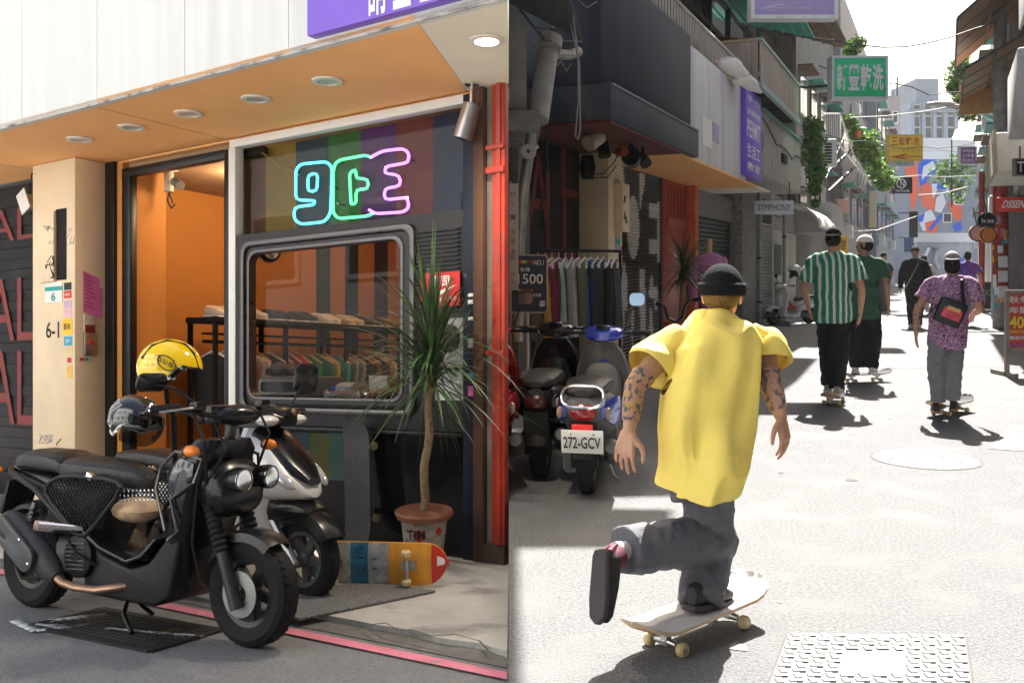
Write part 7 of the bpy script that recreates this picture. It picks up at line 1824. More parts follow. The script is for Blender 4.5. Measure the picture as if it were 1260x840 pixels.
m = MB(); a = pp(1120, 328, 170); b = pp(1178, 126, 170); m.box(a.x, b.x, 170, 177.9, 0, b.z); m.build('wall', M('far_wall', (.36, .39, .45), .8, var=.08), o)
for r_ in range(3):
    for k in range(4):
        a = pp(1123 + k * 14, 166 - r_ * 14 + 5, 169.9); b = pp(1132 + k * 14, 157 - r_ * 14, 169.9)
        m = MB(); m.box(a.x, b.x, 169.8, 169.95, a.z, b.z); w_ = m.build('window', M('far_window_frame', (.6, .55, .48), .7), o)
        m = MB(); m.box(a.x + .15, b.x - .15, 169.75, 169.79, a.z + .15, b.z - .15); m.build('pane', glassd, w_)
for k in range(5):
    m = MB(); a = pp(1121 + k * 13.5, 170, 169.5); m.box(a.x, a.x + .6, 169.4, 169.99, 0, pp(0, 140, 169.5).z); m.build('pilaster', M('far_pilaster', (.36, .42, .52), .8), o)
m = MB(); a = pp(1118, 138, 169); b = pp(1180, 134, 169); m.box(a.x, b.x, 169, 170, a.z, b.z); m.build('parapet', tw, o)
o = thing('apartment_block', 'distant grey flats with a roof terrace rising left of the tower', 'building', pp(1095, 328, 120))
m = MB(); a = pp(1070, 328, 120); b = pp(1108, 118, 120); m.box(a.x, b.x, 120, 130, 0, b.z); m.build('wall', pinkr, o)
for r_ in range(2):
    for k in range(3):
        a = pp(1076 + k * 11, 152 + r_ * 26, 119.9); b = pp(1083 + k * 11, 137 + r_ * 26, 119.9); m = MB(); m.box(a.x, b.x, 119.85, 119.98, a.z, b.z); w_ = m.build('window', white, o); m = MB(); m.box(a.x + .1, b.x - .1, 119.82, 119.845, a.z + .1, b.z - .1); m.build('pane', glassd, w_)
m = MB(); m.tube([pp(1104, 118, 120), pp(1104, 95, 120)], .1, 6); m.tube([pp(1100, 108, 120), pp(1108, 104, 120)], .05, 6); m.build('aerial', dsteel, o)
# ---------------------------------------------------------------- covers and things standing in the alley
mh = thing('manhole_cover', 'large rectangular steel cover with a raised block pattern at the bottom of the picture', 'manhole cover', gp(1080, 810))
iron = M('cover_steel', (.2, .2, .195), .7, .1, var=.1, scale=4, bump=.3, bscale=80)
c0, c1, c2, c3 = gp(970, 782), gp(1187, 784), gp(1196, 850), gp(945, 850)
def sheet_on(par, name, P, z0, z1, mat, bevel=0):
    m_ = MB(); n = len(P); m_.add([Vector((q.x, q.y, z0)) for q in P] + [Vector((q.x, q.y, z1)) for q in P], [tuple(range(n))[::-1], tuple(range(n, 2 * n))] + [(i, (i + 1) % n, n + (i + 1) % n, n + i) for i in range(n)])
    return m_.build(name, mat, par, bevel=bevel)
ctr = (c0 + c1 + c2 + c3) / 4
sheet_on(mh, 'rim', [ctr + (q - ctr) * 1.035 for q in (c0, c1, c2, c3)], .0, .004, M('rim_dirt', (.09, .085, .08), .95))
pl3 = sheet_on(mh, 'plate', [c0, c1, c2, c3], .0, .01, iron)
k = 0
for j in range(12):
    for i in range(12):
        f, g = (i + .5) / 12, (j + .5) / 12
        q = c0.lerp(c1, f).lerp(c3.lerp(c2, f), g)
        if j in (0,) and 3 < i < 8: continue
        if .35 < f < .7 and .3 < g < .75: continue
        w_, h_ = (.022, .012) if (i + j) % 2 else (.012, .02)
        m = MB(); m.box(q.x - w_, q.x + w_, q.y - h_, q.y + h_, .01, .0155); m.build('raised_block', iron, mh); k += 1
m = MB(); q = c0.lerp(c1, .5); m.box(q.x - .09, q.x + .09, q.y - .05, q.y - .04, .0101, .012); m.build('slot', blackm, mh)
rd = gp(1139, 565); mh2 = thing('manhole_cover', 'round pale steel cover in the middle of the sunlit alley', 'manhole cover', rd)
m = MB(); m.lathe([(.0, .008), (.36, .008), (.37, .004), (.37, 0)], 40, rd); m.build('plate', M('cover_pale', (.21, .21, .205), .7, var=.1, scale=9, bump=.4, bscale=70), mh2)
m = MB(); m.lathe([(.372, .003), (.395, .003), (.395, .0)], 40, rd); m.build('rim', MATS['rim_dirt'], mh2)
for i in range(26):
    a_ = i * 2.4; r_ = .06 + .011 * i; m = MB(); m.box(rd.x + r_ * math.cos(a_) - .012, rd.x + r_ * math.cos(a_) + .012, rd.y + r_ * math.sin(a_) - .012, rd.y + r_ * math.sin(a_) + .012, .008, .0125); m.build('stud', MATS['cover_pale'], mh2)
# patched asphalt and kerb pieces
for i, P in enumerate(([(1238, 530), (1262, 534), (1270, 556), (1215, 552)], [(1020, 400), (1040, 402), (1036, 409), (1012, 407)])):
    m = MB(); m.add([gp(*q) + Vector((0, 0, .004)) for q in P], [(0, 1, 2, 3)]); struct('road_patch', m, M('patch_pale', (.2, .2, .195), .9, var=.12, bump=.5, bscale=100), recalc=False)

rc2 = random.Random(8)
for i in range(40):
    x, y = rc2.uniform(.1, 5.5), rc2.uniform(3.1, 13); n_k = 7; r1 = rc2.uniform(.012, .04); m = MB()
    m.add([(x + r1 * rc2.uniform(.6, 1.3) * math.cos(2 * PI * k / n_k), y + r1 * rc2.uniform(.6, 1.3) * math.sin(2 * PI * k / n_k), .003) for k in range(n_k)], [tuple(range(n_k))])
    struct('road_spot', m, M('gum_spot', (.3, .3, .29), .9) if i % 3 else M('gum_dark', (.07, .07, .07), .9), recalc=False, smooth=0)
# parked scooters
blue = M('scooter_blue', (.02, .05, .42), .2, .2, var=.1, coat=.6)
greyp = M('scooter_grey', (.14, .14, .14), .5, var=.2)
def at_rot(p, f): return Matrix.Rotation(math.atan2(f[1], f[0]), 3, 'Z')
b0 = gp(724, 606)
scooter('blue and grey scooter seen from behind with a white number plate', Vector((b0.x, b0.y, 0)), at_rot(0, (.2, 1.0)), blue, greyp, greyp, plate='272-GCV', mir=(-1,))
scooter('black scooter left of the blue one, half hidden by the picture seam', Vector((.2, 6.75, 0)), at_rot(0, (.16, 1.0)), plast, plast, plast, plate=None, mir=False, rail=False)
redb = M('scooter_red', (.45, .02, .04), .2, var=.1, coat=.6)
scooter('red scooter of which only a sliver shows at the seam', Vector((-.15, 6.52, 0)), at_rot(0, (.0, 1)), redb, redb, redb, rail=False, mir=(-1,))
b1 = gp(995, 398)
wsx = scooter('white scooter with dark floor and red inner panel parked before the white shop', Vector((b1.x, b1.y, 0)), at_rot(0, (-.93, -.55)), silver, silver, silver, red_inside=redp)
helmet('helmet', 'small white and black helmet on the handlebar of the white scooter', pp(978, 334, 23.5), Matrix.Rotation(R(200), 3, 'Z'), silver, black, .17)
single('ramp_board', MB().add([gp(955, 400), gp(972, 402), gp(968, 384), gp(950, 384), gp(955, 400) + Vector((0, 0, .14)), gp(972, 402) + Vector((0, 0, .14)), gp(968, 384) + Vector((0, 0, .35)), gp(950, 384) + Vector((0, 0, .35))], [(3, 2, 1, 0), (4, 5, 6, 7), (0, 1, 5, 4), (1, 2, 6, 5), (2, 3, 7, 6), (3, 0, 4, 7)]), cgrey, 'grey sloping step on the ground in front of the white scooter', 'step', gp(960, 395))
# price board and banner by the seam
Yb = 8.6
o = thing('price_board', 'navy price board reading 1500 with rows of coloured chips on a pole', 'sign', Vector((pp(648, 0, Yb).x, Yb, 0)))
x0, x1 = pp(627, 0, Yb).x, pp(674, 0, Yb).x; zb, zt = pp(0, 385, Yb).z, pp(0, 313, Yb).z
m = MB(); m.ring([(a, b) for a, b in rrect(x0, x1, zb, zt, .03)], [(a, b) for a, b in rrect(x0 + .012, x1 - .012, zb + .012, zt - .012, .025)], Yb - .02, Yb + .02, 'xz'); m.build('frame', M('board_rim', (.35, .3, .28), .4, .5), o)
m = MB(); m.prism(rrect(x0 + .012, x1 - .012, zb + .012, zt - .012, .025), Yb - .008, Yb + .01, 'xz'); m.build('panel', M('board_navy', (.015, .03, .06), .5), o)
m = MB(); m.tube([Vector((pp(649, 0, Yb).x, Yb + .01, 0)), Vector((pp(649, 0, Yb).x, Yb + .01, zb))], .014, 8); m.lathe([(0, 0), (.16, 0), (.16, .015), (.02, .03), (0, .03)], 20, (pp(649, 0, Yb).x, Yb + .01, 0)); m.build('stand', steel, o)
def ob_(s, xa, ya, xb, yb, mat_, b=.0): return text(s, pp(xa, yb, Yb - .01), Vector(((xb - xa) / F * Yb, 0, 0)), Vector((0, 0, (yb - ya) / F * Yb)), mat_, o, b)
ob_('1500', 637, 337, 668, 349, whitep, .005); ob_('NO.1', 657, 320, 669, 326, whitep); ob_('各種', 640, 329, 652, 334, whitep); ob_('▪ 單色剪色保養', 642, 361, 666, 365, whitep)
chips = [(.5, .02, .02), (.8, .3, .02), (.75, .6, .05), (.1, .4, .12), (.3, .02, .05), (.6, .05, .05)]
for i in range(6):
    for r_ in range(2):
        m = MB(); xa = 638 + i * 3.0; ya = (321, 355)[r_]; p = pp(xa, ya + 3, Yb - .012); m.box(p.x, p.x + .017, Yb - .012, Yb - .009, p.z, p.z + (.028, .014)[r_]); m.build('colour_chip', M('chip_%d' % ((i + r_ * 2) % 6), chips[(i + r_ * 2) % 6], .6), o)
m = MB(); p = pp(664, 377, Yb - .012); m.box(p.x, p.x + .05, Yb - .012, Yb - .009, p.z, p.z + .05); m.build('code_patch', MATS['poster_white'], o)
Yc = 7.9
o = thing('banner', 'narrow white vertical banner with grey writing at the seam', 'banner', Vector((pp(632, 0, Yc).x, Yc, 0)))
x0, x1 = sx(Yc) + .004, pp(638, 0, Yc).x; zb, zt = pp(0, 357, Yc).z, pp(0, 226, Yc).z
m = MB(); m.box(x0, x1, Yc, Yc + .012, zb, zt); m.build('cloth', M('banner_white', (.42, .43, .42), .7), o)
for i, (y, s_) in enumerate(((242, 'H'), (252, 'Cut'), (270, 'l'), (288, '洗'), (300, '染'), (313, '燙'), (320, '$800'), (340, '預約'), (350, 'TEL'))): text(s_, pp(628, y, Yc - .001), (.04, 0, 0), (0, 0, .04), M('banner_ink', (.15, .1, .15), .7), o)
m = MB(); m.tube([Vector((x0 + .012, Yc + .02, 0)), Vector((x0 + .012, Yc + .02, zt + .02))], .008, 6); m.build('pole', steel, o)
# clothes rail in the alley
Yr = 11.0
ra, rb2 = pp(656, 308, 10.6), pp(763, 309, 11.6)
o = thing('clothes_rack', 'black rail of shirts standing in the alley before the cream pillar', 'clothes rack', Vector(((ra.x + rb2.x) / 2, 11.1, 0)))
m = MB(); m.tube([ra, rb2], .018, 8); m.build('rail', blackm, o)
for q in (ra, rb2):
    m = MB(); m.tube([Vector((q.x, q.y, .05)), q], .018, 8); m.build('upright', blackm, o)
    m = MB(); m.beam(Vector((q.x - .1, q.y - .28, .04)), Vector((q.x + .1, q.y + .28, .04)), .04, .04); m.build('foot', blackm, o)
m = MB(); m.tube([Vector((ra.x, ra.y, .2)), Vector((rb2.x, rb2.y, .2))], .014, 8); m.build('lower_rail', blackm, o)
rackc = [('brown', (.1, .07, .045)), ('dark brown', (.06, .045, .035)), ('mustard', (.45, .24, .03)), ('wine', (.2, .03, .05)), ('pale green', (.3, .45, .36)), ('grey', (.25, .24, .23)), ('light grey', (.4, .38, .36)), ('olive', (.12, .12, .06)), ('blue', (.03, .1, .25)), ('navy', (.02, .025, .05)), ('charcoal', (.03, .03, .03)), ('black', (.012, .012, .014)), ('ink black', (.018, .018, .022))]
for i, (cn, c) in enumerate(rackc):
    f = (i + .7) / 13.4; q = ra.lerp(rb2, f)
    t = thing('hanging_shirt', '%s shirt, %s from the left on the rail in the alley' % (cn, ordinal(i)), 'shirt', q, group='shirts on the alley rail')
    garment((q.x, q.y, q.z - .02), M('rail_%s' % cn.replace(' ', '_'), c, .9, bump=.3), hb, t, ID, ln=.95, th=.05, rr_=random.Random(50 + i), rot=R(62) + rnd.uniform(-.25, .25), wd=.5)
    m = MB(); m.box(q.x - .012, q.x + .012, q.y - .19, q.y - .175, q.z - .2, q.z - .12); m.build('price_tag', whitep, t)
# mannequin in a pink shirt
mp = Vector((pp(873, 0, 16.2).x, 16.2, 0))
o = thing('mannequin', 'shop mannequin with a wooden neck wearing a pink buttoned shirt', 'mannequin', mp)
m = MB(); m.body([(.75, 16.2, .17, .1, 0), (.95, 16.2, .2, .13), (1.3, 16.2, .2, .13), (1.55, 16.2, .235, .12), (1.64, 16.2, .2, .09), (1.69, 16.2, .08, .06)], n=18, axis='Z')
m.v = [Vector((q.x + mp.x, q.y, q.z)) for q in m.v]; 
m.build('shirt', speck_mat('shirt_pink', (.42, .14, .3), (.5, .22, .38), 60, .55), o)
for sy in (-1, 1):
    m = MB(); m.tube([mp + Vector((sy * .2, 0, 1.6)), mp + Vector((sy * .27, -.01, 1.4)), mp + Vector((sy * .29, -.03, 1.15)), mp + Vector((sy * .29, -.06, .95))], [.075, .08, .07, .06], 10); m.build('sleeve', MATS['shirt_pink'], o)
m = MB(); m.lathe([(0, 1.66), (.05, 1.67), (.045, 1.78), (.055, 1.86), (.03, 1.92), (0, 1.92)], 14, (mp.x, mp.y, 0)); m.build('neck', wood, o)
m = MB(); m.tube([mp, mp + Vector((0, 0, .8))], .02, 8); m.lathe([(0, 0), (.18, 0), (.18, .02), (.03, .04), (0, .04)], 18, mp); m.build('stand', black, o)
m = MB()
for k in range(6): m.ball(mp + Vector((0, -.135, 1.0 + k * .1)), .01, 6, 4)
m.build('button', whitep, o)
# palm in an orange pot
bp_ = Vector((pp(838, 0, 15.2).x, 15.2, 0)); o = thing('potted_plant', 'dragon tree in an orange pot by the red door frame in the alley', 'plant', bp_)
m = MB(); m.lathe([(0, 0), (.18, 0), (.27, .55), (.29, .55), (.29, .6), (.25, .6), (.24, .53), (0, .53)], 22, bp_); m.build('pot', M('pot_orange', (.6, .13, .03), .5), o)
m = MB(); m.tube([bp_ + Vector((0, 0, .5)), bp_ + Vector((.02, 0, .95)), bp_ + Vector((.03, 0, 1.22))], [.05, .04, .045], 10); m.build('trunk', MATS['palm_bark'], o)
pr_ = random.Random(21)
for i in range(120):
    mb = MB(); blades(mb, bp_ + Vector((.03, 0, 1.28)), 1, .66, pr_, .035, droop=.9, up=.6); mb.build('leaf', leafm, o, recalc=False)
# bicycle whose handlebar shows behind the skater
by = Vector((pp(832, 0, 9.6).x, 9.6, 0)); o = thing('bicycle', 'black BMX bicycle standing behind the yellow skater with only its handlebar clear', 'bicycle', by)
fwd = Vector((.3, .954, 0)); rt_ = Vector((.954, -.3, 0)); Zv = Vector((0, 0, 1))
hbp = pp(832, 395, 9.6)
bars = [pp(808, 376, 9.6), pp(811, 372, 9.6), pp(818, 378, 9.6), pp(822, 392, 9.6), pp(832, 396, 9.6), pp(840, 390, 9.6), pp(843, 376, 9.6), pp(850, 369, 9.6), pp(866, 367, 9.6)]
m = MB(); m.tube(bars, .016, 8); hbk = m.build('handlebar', black, o)
for a_, b_ in ((0, 1), (-1, -2)):
    m = MB(); m.tube([bars[a_], bars[a_].lerp(bars[b_], .9)], .022, 8); m.build('grip', rubber, hbk)
head = by + Zv * .62 + fwd * .0; fw = by + fwd * .1 + Zv * .25; rw = by - fwd * .0 + fwd * .95 + Zv * .25
fw = by + Zv * .25 - fwd * .05; rw = by + fwd * .9 + Zv * .25; seatp = by + fwd * .6 + Zv * .55; bbp = by + fwd * .52 + Zv * .28
m = MB()
for p, q, r_ in ((hbp, head, .018), (head, bbp, .018), (head + Zv * .05, seatp, .015), (seatp, bbp, .014), (seatp, rw, .01), (bbp, rw, .01), (head, fw, .014)): m.tube([p, q], r_, 8)
m.build('frame', black, o)
for q in (fw, rw):
    Rm = Matrix((Zv, fwd, rt_)).transposed()
    m = MB(); m.lathe([(.22, -.02), (.245, -.02), (.25, 0), (.245, .02), (.22, .02)], 28, q, Rm, closed=True); w_ = m.build('tyre', rubber, o)
    for k in range(10):
        a_ = 2 * PI * k / 10; m = MB(); m.tube([q, q + (Zv * math.cos(a_) + fwd * math.sin(a_)) * .22], .003, 4); m.build('spoke', steel, w_)
m = MB(); m.ball(seatp + Zv * .03, (.07, .12, .03), 10, 6); m.build('saddle', black, o)
# ---------------------------------------------------------------- people
skinm = M('skin', (.5, .27, .17), .5, var=.08, scale=12, bump=.1, bscale=150)
skind = M('skin_deep', (.4, .21, .13), .5, var=.1, scale=12, bump=.1, bscale=150)
hairm = M('hair_black', (.012, .01, .009), .75, spec=.12, var=.5, scale=60, bump=.6, bscale=90)
def capsule(mb, p0, r0, p1, r1, n=10):
    p0 = Vector(p0); p1 = Vector(p1); d = p1 - p0
    if d.length < 1e-5: mb.ball(p0, r0, n, 7); return
    d = d.normalized(); pts = []; rs = []
    for k in range(4):
        a = PI / 2 * (1 - k / 3); pts.append(p0 - d * r0 * math.sin(a)); rs.append(max(.0015, r0 * math.cos(a)))
    for k in range(4):
        a = PI / 2 * k / 3; pts.append(p1 + d * r1 * math.sin(a)); rs.append(max(.0015, r1 * math.cos(a)))
    mb.tube(pts, rs, n)
def chain(mb, pts, rs):
    for i in range(len(pts) - 1): capsule(mb, pts[i], rs[i], pts[i + 1], rs[i + 1])
def fuse(mb, name, mat, parent, voxel, iters=6, fold=0., fscale=7., seed=0, fdir=None, cuts=()):
    """one continuous skin grown over the overlapping volumes of mb"""
    me = mb.mesh('tmp', None, org(parent), recalc=True, smooth=0)
    ob = bpy.data.objects.new('tmp', me); COL.objects.link(ob)
    r = ob.modifiers.new('r', 'REMESH'); r.mode = 'VOXEL'; r.voxel_size = voxel
    s = ob.modifiers.new('s', 'SMOOTH'); s.iterations = iters; s.factor = .5
    dg = bpy.context.evaluated_depsgraph_get(); dg.update()
    out = bpy.data.meshes.new_from_object(ob.evaluated_get(dg))
    COL.objects.unlink(ob); bpy.data.objects.remove(ob)
    if fold:
        ns = [v.normal.copy() for v in out.vertices]
        off = Vector((seed * 3.1, seed * 1.7, seed))
        for v, n in zip(out.vertices, ns):
            q = v.co
            a = q.copy()
            if fdir is not None: a = a - fdir * a.dot(fdir) * .75      # folds run along fdir
            h = noise.noise(a * fscale + off) + .5 * noise.noise(a * fscale * 2.3 + off)
            h = 1 - abs(h) * 2.2
            v.co = q + n * fold * h
    if cuts:
        bm = bmesh.new(); bm.from_mesh(out); kill = []
        of = org(parent)
        for f_ in bm.faces:
            c_ = f_.calc_center_median() + of
            for (p_, d_, r_) in cuts:
                if (c_ - p_).dot(d_) > 0 and (c_ - p_).length < r_: kill.append(f_); break
        bmesh.ops.delete(bm, geom=kill, context='FACES')
        bv = [v for v in bm.verts if any(e.is_boundary for e in v.link_edges)]
        for _ in range(8):
            nw_ = {}
            for v in bv:
                nb = [e.other_vert(v).co for e in v.link_edges if e.is_boundary]
                nw_[v] = v.co * .5 + sum(nb, Vector()) / len(nb) * .5 if nb else v.co
            for v, c_ in nw_.items(): v.co = c_
        bm.to_mesh(out); bm.free()
    out.materials.clear(); out.materials.append(mat)
    for p in out.polygons: p.use_smooth = True
    o = bpy.data.objects.new(name, out); COL.objects.link(o)
    if parent: o.parent = parent
    ORG[o.name] = org(parent)
    return o
def hand(mb, wr, d, palm, s=1., curl=.5, spread=1.3, thumb=1):
    """palm, four fingers of unequal length and a thumb; d points along the hand, palm is the palm's normal"""
    d = Vector(d).normalized(); palm = Vector(palm); palm = (palm - d * palm.dot(d)).normalized(); x = d.cross(palm).normalized() * thumb
    wr = Vector(wr)
    kn = []
    for i, (off, ln, r) in enumerate(((.034, .072, .0084), (.0115, .08, .0086), (-.0115, .074, .0083), (-.0335, .058, .0074))):
        k0 = wr + d * (.088 - .006 * abs(i - 1)) * s + x * off * s
        capsule(mb, wr + d * .012 * s + x * off * .55 * s, .017 * s, k0, .0125 * s, 8)
        fd = (d + x * off * spread * 40 * .1).normalized(); c = curl * (1 + .12 * i); p = k0
        for seg, f in enumerate((.45, .32, .25)):
            fd = (fd * math.cos(c * (.5 + .25 * seg)) + palm * math.sin(c * (.5 + .25 * seg))).normalized(); q = p + fd * ln * f * s
            capsule(mb, p, r * s * (1.08 - .08 * seg), q, r * s * (1.0 - .1 * seg), 8); p = q
    t0 = wr + d * .025 * s + x * .028 * s; t1 = t0 + (d * .6 + x * .8 + palm * .25).normalized() * .042 * s; t2 = t1 + (d * .85 + x * .35 + palm * .3).normalized() * .032 * s; t3 = t2 + (d * .95 + palm * .25).normalized() * .026 * s
    capsule(mb, t0, .0155 * s, t1, .0125 * s, 8); capsule(mb, t1, .0118 * s, t2, .0105 * s, 8); capsule(mb, t2, .0102 * s, t3, .0085 * s, 8)
def head(mb, c, f, up, s=1.):
    """skull, jaw, nose, lips and ears round head centre c, facing f"""
    f = Vector(f).normalized(); up = Vector(up).normalized(); r = f.cross(up).normalized(); up = r.cross(f); Rm = Matrix((r, f, up)).transposed(); c = Vector(c)
    P = lambda a, b, z: c + (r * a + f * b + up * z) * s
    mb.ball(P(0, -.012, .03), (.074 * s, .093 * s, .086 * s), 16, 12, Rm)
    mb.ball(P(0, .022, -.03), (.06 * s, .068 * s, .082 * s), 14, 10, Rm)
    mb.ball(P(0, .05, -.088), (.034 * s, .032 * s, .026 * s), 12, 8, Rm)
    for sy in (-1, 1):
        mb.ball(P(sy * .076, -.012, -.01), (.011 * s, .022 * s, .034 * s), 10, 8, Rm); mb.ball(P(sy * .036, .062, -.024), (.024 * s, .018 * s, .02 * s), 8, 6, Rm)
        mb.ball(P(sy * .032, .073, .022), (.026 * s, .014 * s, .008 * s), 8, 6, Rm)
    capsule(mb, P(0, .083, .01), .009 * s, P(0, .101, -.03), .0125 * s, 8)
    for sy in (-1, 1): mb.ball(P(sy * .011, .094, -.034), (.008 * s, .009 * s, .007 * s), 8, 6, Rm)
    mb.ball(P(0, .082, -.06), (.024 * s, .012 * s, .0065 * s), 10, 6, Rm); mb.ball(P(0, .08, -.071), (.02 * s, .012 * s, .007 * s), 10, 6, Rm)
    return P, Rm
def shell_cap(c, Rm, rad, zmin, n=20, m=9, ext=None, s=1.):
    """a close fitting cap: the part of an ellipsoid above zmin (front, back)"""
    mb = MB(); vs = []
    for j in range(m + 1):
        for i in range(n):
            a = 2 * PI * i / n; fr = math.sin(a)                          # +1 to the front
            z0 = zmin[1] + (zmin[0] - zmin[1]) * (fr + 1) / 2
            e0 = math.asin(max(-1, min(1, z0))); e = e0 + (PI / 2 - .02 - e0) * j / m
            vs.append(Vector(c) + Rm @ Vector((math.cos(e) * math.cos(a) * rad[0], math.cos(e) * fr * rad[1], math.sin(e) * rad[2])) * s)
    k = len(vs); inner = [Vector(c) + (q - Vector(c)) * .93 for q in vs]
    fs = [(j * n + i, j * n + (i + 1) % n, (j + 1) * n + (i + 1) % n, (j + 1) * n + i) for j in range(m) for i in range(n)] + [tuple(m * n + i for i in range(n))]
    mb.add(vs + inner, fs + [tuple(k + q for q in f[::-1]) for f in fs] + [(i, k + i, k + (i + 1) % n, (i + 1) % n) for i in range(n)])
    return mb
def ell_loft(mb, secs, n=20):
    """sections (centre, lateral axis, half width, forward axis, half depth)"""
    rings = []
    for c, x, a, y, b in secs:
        x = Vector(x).normalized(); y = Vector(y).normalized(); c = Vector(c)
        rings.append([c + x * (a * math.copysign(abs(math.cos(2 * PI * j / n)) ** .8, math.cos(2 * PI * j / n))) + y * (b * math.copysign(abs(math.sin(2 * PI * j / n)) ** .8, math.sin(2 * PI * j / n))) for j in range(n)])
    mb.loft(rings)
def shoe(par, heel, toe, up, mats, s=1., name='shoe'):
    heel = Vector(heel); toe = Vector(toe); f = (toe - heel).normalized(); up = Vector(up); r = f.cross(up).normalized(); up = r.cross(f); L = (toe - heel).length
    k = L / .28; T = Matrix((f, -r, up)).transposed().to_4x4(); T.translation = heel.lerp(toe, .5) + up * .022 * k
    mb = MB(); shoe_mesh(mb, T, k * 1.02); o = mb.build(name, mats[0], par)
    T2 = T.copy(); T2.translation = heel.lerp(toe, .5)
    mb = MB(); mb.prism([(-.145, -.03), (-.12, -.043), (.05, -.052), (.12, -.045), (.148, -.01), (.148, .01), (.12, .045), (.05, .052), (-.12, .043), (-.145, .03)], 0, .026, 'xy'); mb.v = [T2 @ (q * k * 1.0) for q in mb.v]; mb.build('sole', mats[1], o, bevel=.005, seg=1)
    return o
def person(label, J, clothes, vox=.008, skin=skinm, s=1., grp=None, shirt_fold=.012, pants_fold=.012, shirt_v=None, arms=(.048, .04, .03), hem=None):
    """J: joints in scene coordinates; clothes: builder options"""
    base = J['base']; o = thing('person', label, 'person', base, group=grp)
    f = Vector(J['face']).normalized(); lat = (J['shR'] - J['shL']).normalized(); upT = (J['neck'] - J['hip']).normalized(); fw = upT.cross(lat).normalized()
    if fw.dot(Vector(J['front'])) < 0: fw = -fw
    hw_p = clothes.get('hipw', 1.)
    # ---- body: one surface from head to ankles
    mb = MB()
    P, Rm = head(mb, J['head'], J['face'], J.get('hup', (0, 0, 1)), s)
    capsule(mb, J['head'] - Vector((0, 0, .05)) * s - f * .01, .052 * s, J['neck'], .056 * s)
    hp, nk = J['hip'], J['neck']; up = upT
    ell_loft(mb, [(hp - up * .06, lat, .13 * s * hw_p, fw, .1 * s), (hp + up * .04, lat, .145 * s * hw_p, fw, .1 * s), (hp.lerp(nk, .4), lat, .13 * s, fw, .09 * s), (hp.lerp(nk, .72), lat, .15 * s, fw, .1 * s), (hp.lerp(nk, .93), lat, .12 * s, fw, .07 * s), (nk, lat, .055 * s, fw, .055 * s)])
    for sd in 'LR':
        chain(mb, [nk.lerp(J['sh' + sd], .4) - upT * .03 * s, J['sh' + sd] - upT * .02 * s, J['el' + sd], J['el' + sd].lerp(J['wr' + sd], .35), J['wr' + sd]], [.042 * s, arms[0] * s * 1.15, arms[1] * s, arms[1] * s * 1.02, arms[2] * s * .85])
        hd_ = J.get('hand' + sd)
        if hd_: hand(mb, J['wr' + sd] , hd_[0], hd_[1], s * 1.02, hd_[2], thumb=hd_[3])
        chain(mb, [J['hj' + sd], J['kn' + sd], J['kn' + sd].lerp(J['an' + sd], .3), J['an' + sd]], [.072 * s, .052 * s, .053 * s, .036 * s])
    bd_ = fuse(mb, 'body', skin, o, min(vox, .0052) if vox < .009 else vox, 3)
    # eyes
    for sy in (-1, 1):
        m_ = MB(); m_.ball(P(sy * .032, .074, .008), .0115 * s, 8, 6); e_ = m_.build('eye', whitep, bd_)
        m_ = MB(); m_.ball(P(sy * .032, .082, .008), .006 * s, 8, 6); m_.build('iris', ink, e_)
        m_ = MB(); m_.tube([P(sy * .016, .089, .026), P(sy * .034, .088, .031), P(sy * .052, .076, .026)], .0035 * s, 5); m_.build('eyebrow', hairm, bd_)
    # ---- shirt
    C = clothes
    mb = MB(); W_, D_ = C.get('sw', .2) * s, C.get('sdp', .13) * s
    hemc = hem if hem else hp - up * .1
    H = lambda k: hemc.lerp(nk, k)
    hl = C.get('hemlat', lat)
    fh = Vector((fw.x, fw.y, .22)).normalized(); cuts = [(hemc, -(hemc - hp).lerp(-up, .999).normalized() * -1, .32 * s)]; cuts = [(hemc, (fh.cross(Vector(hl))).normalized() * (1 if fh.cross(Vector(hl)).z < 0 else -1), .3 * s)]
    ell_loft(mb, [(hemc - up * .05 * s, hl, W_ * C.get('hemw', 1.02), fh, D_ * C.get('hemd', 1.1)), (hemc, hl, W_ * C.get('hemw', 1.02), fh, D_ * C.get('hemd', 1.1)), (H(.12), hl, W_ * C.get('hemw', 1.02), fw, D_ * C.get('hemd', 1.12)), (H(.35), lat, W_ * .98, fw, D_ * 1.06), (H(.6), lat, W_ * 1.0, fw, D_ * 1.05), (H(.8), lat, W_ * .98, fw, D_ * 1.0), (H(.89), lat, W_ * .78, fw, D_ * .85), (H(.96), lat, W_ * .48, fw, D_ * .66), (H(1.01), lat, .066 * s, fw, .068 * s)], 24)
    for sd in 'LR':
        k = C.get('sleeve', .75); e = J['sh' + sd].lerp(J['el' + sd], k); dv = (e - J['sh' + sd]).normalized(); sr = C.get('sr', .085) * s
        mb.tube([J['sh' + sd].lerp(nk, .35), J['sh' + sd] + dv * .02, J['sh' + sd].lerp(e, .5), e - dv * .01, e + dv * (.035 if not C.get('long') else 0)], [.06 * s, sr * .78, sr * .86, sr * .98, sr * 1.02], 14)
        if not C.get('long'): cuts.append((e, dv, sr * 1.5))
        capsule(mb, nk.lerp(J['sh' + sd], .2) - up * .03 * s, .075 * s, J['sh' + sd] - up * .02, sr * .66)
        if C.get('long'): mb.tube([e, J['el' + sd], J['el' + sd].lerp(J['wr' + sd], .5), J['wr' + sd] + (J['wr' + sd] - J['el' + sd]).normalized() * .0], [sr, sr * .85, sr * .72, sr * .6], 12)
    shirt_o = fuse(mb, 'shirt', C['shirt'], o, shirt_v or vox, 5, shirt_fold, C.get('fs', 6.), seed=C.get('seed', 1), fdir=C.get('fdir'), cuts=cuts)
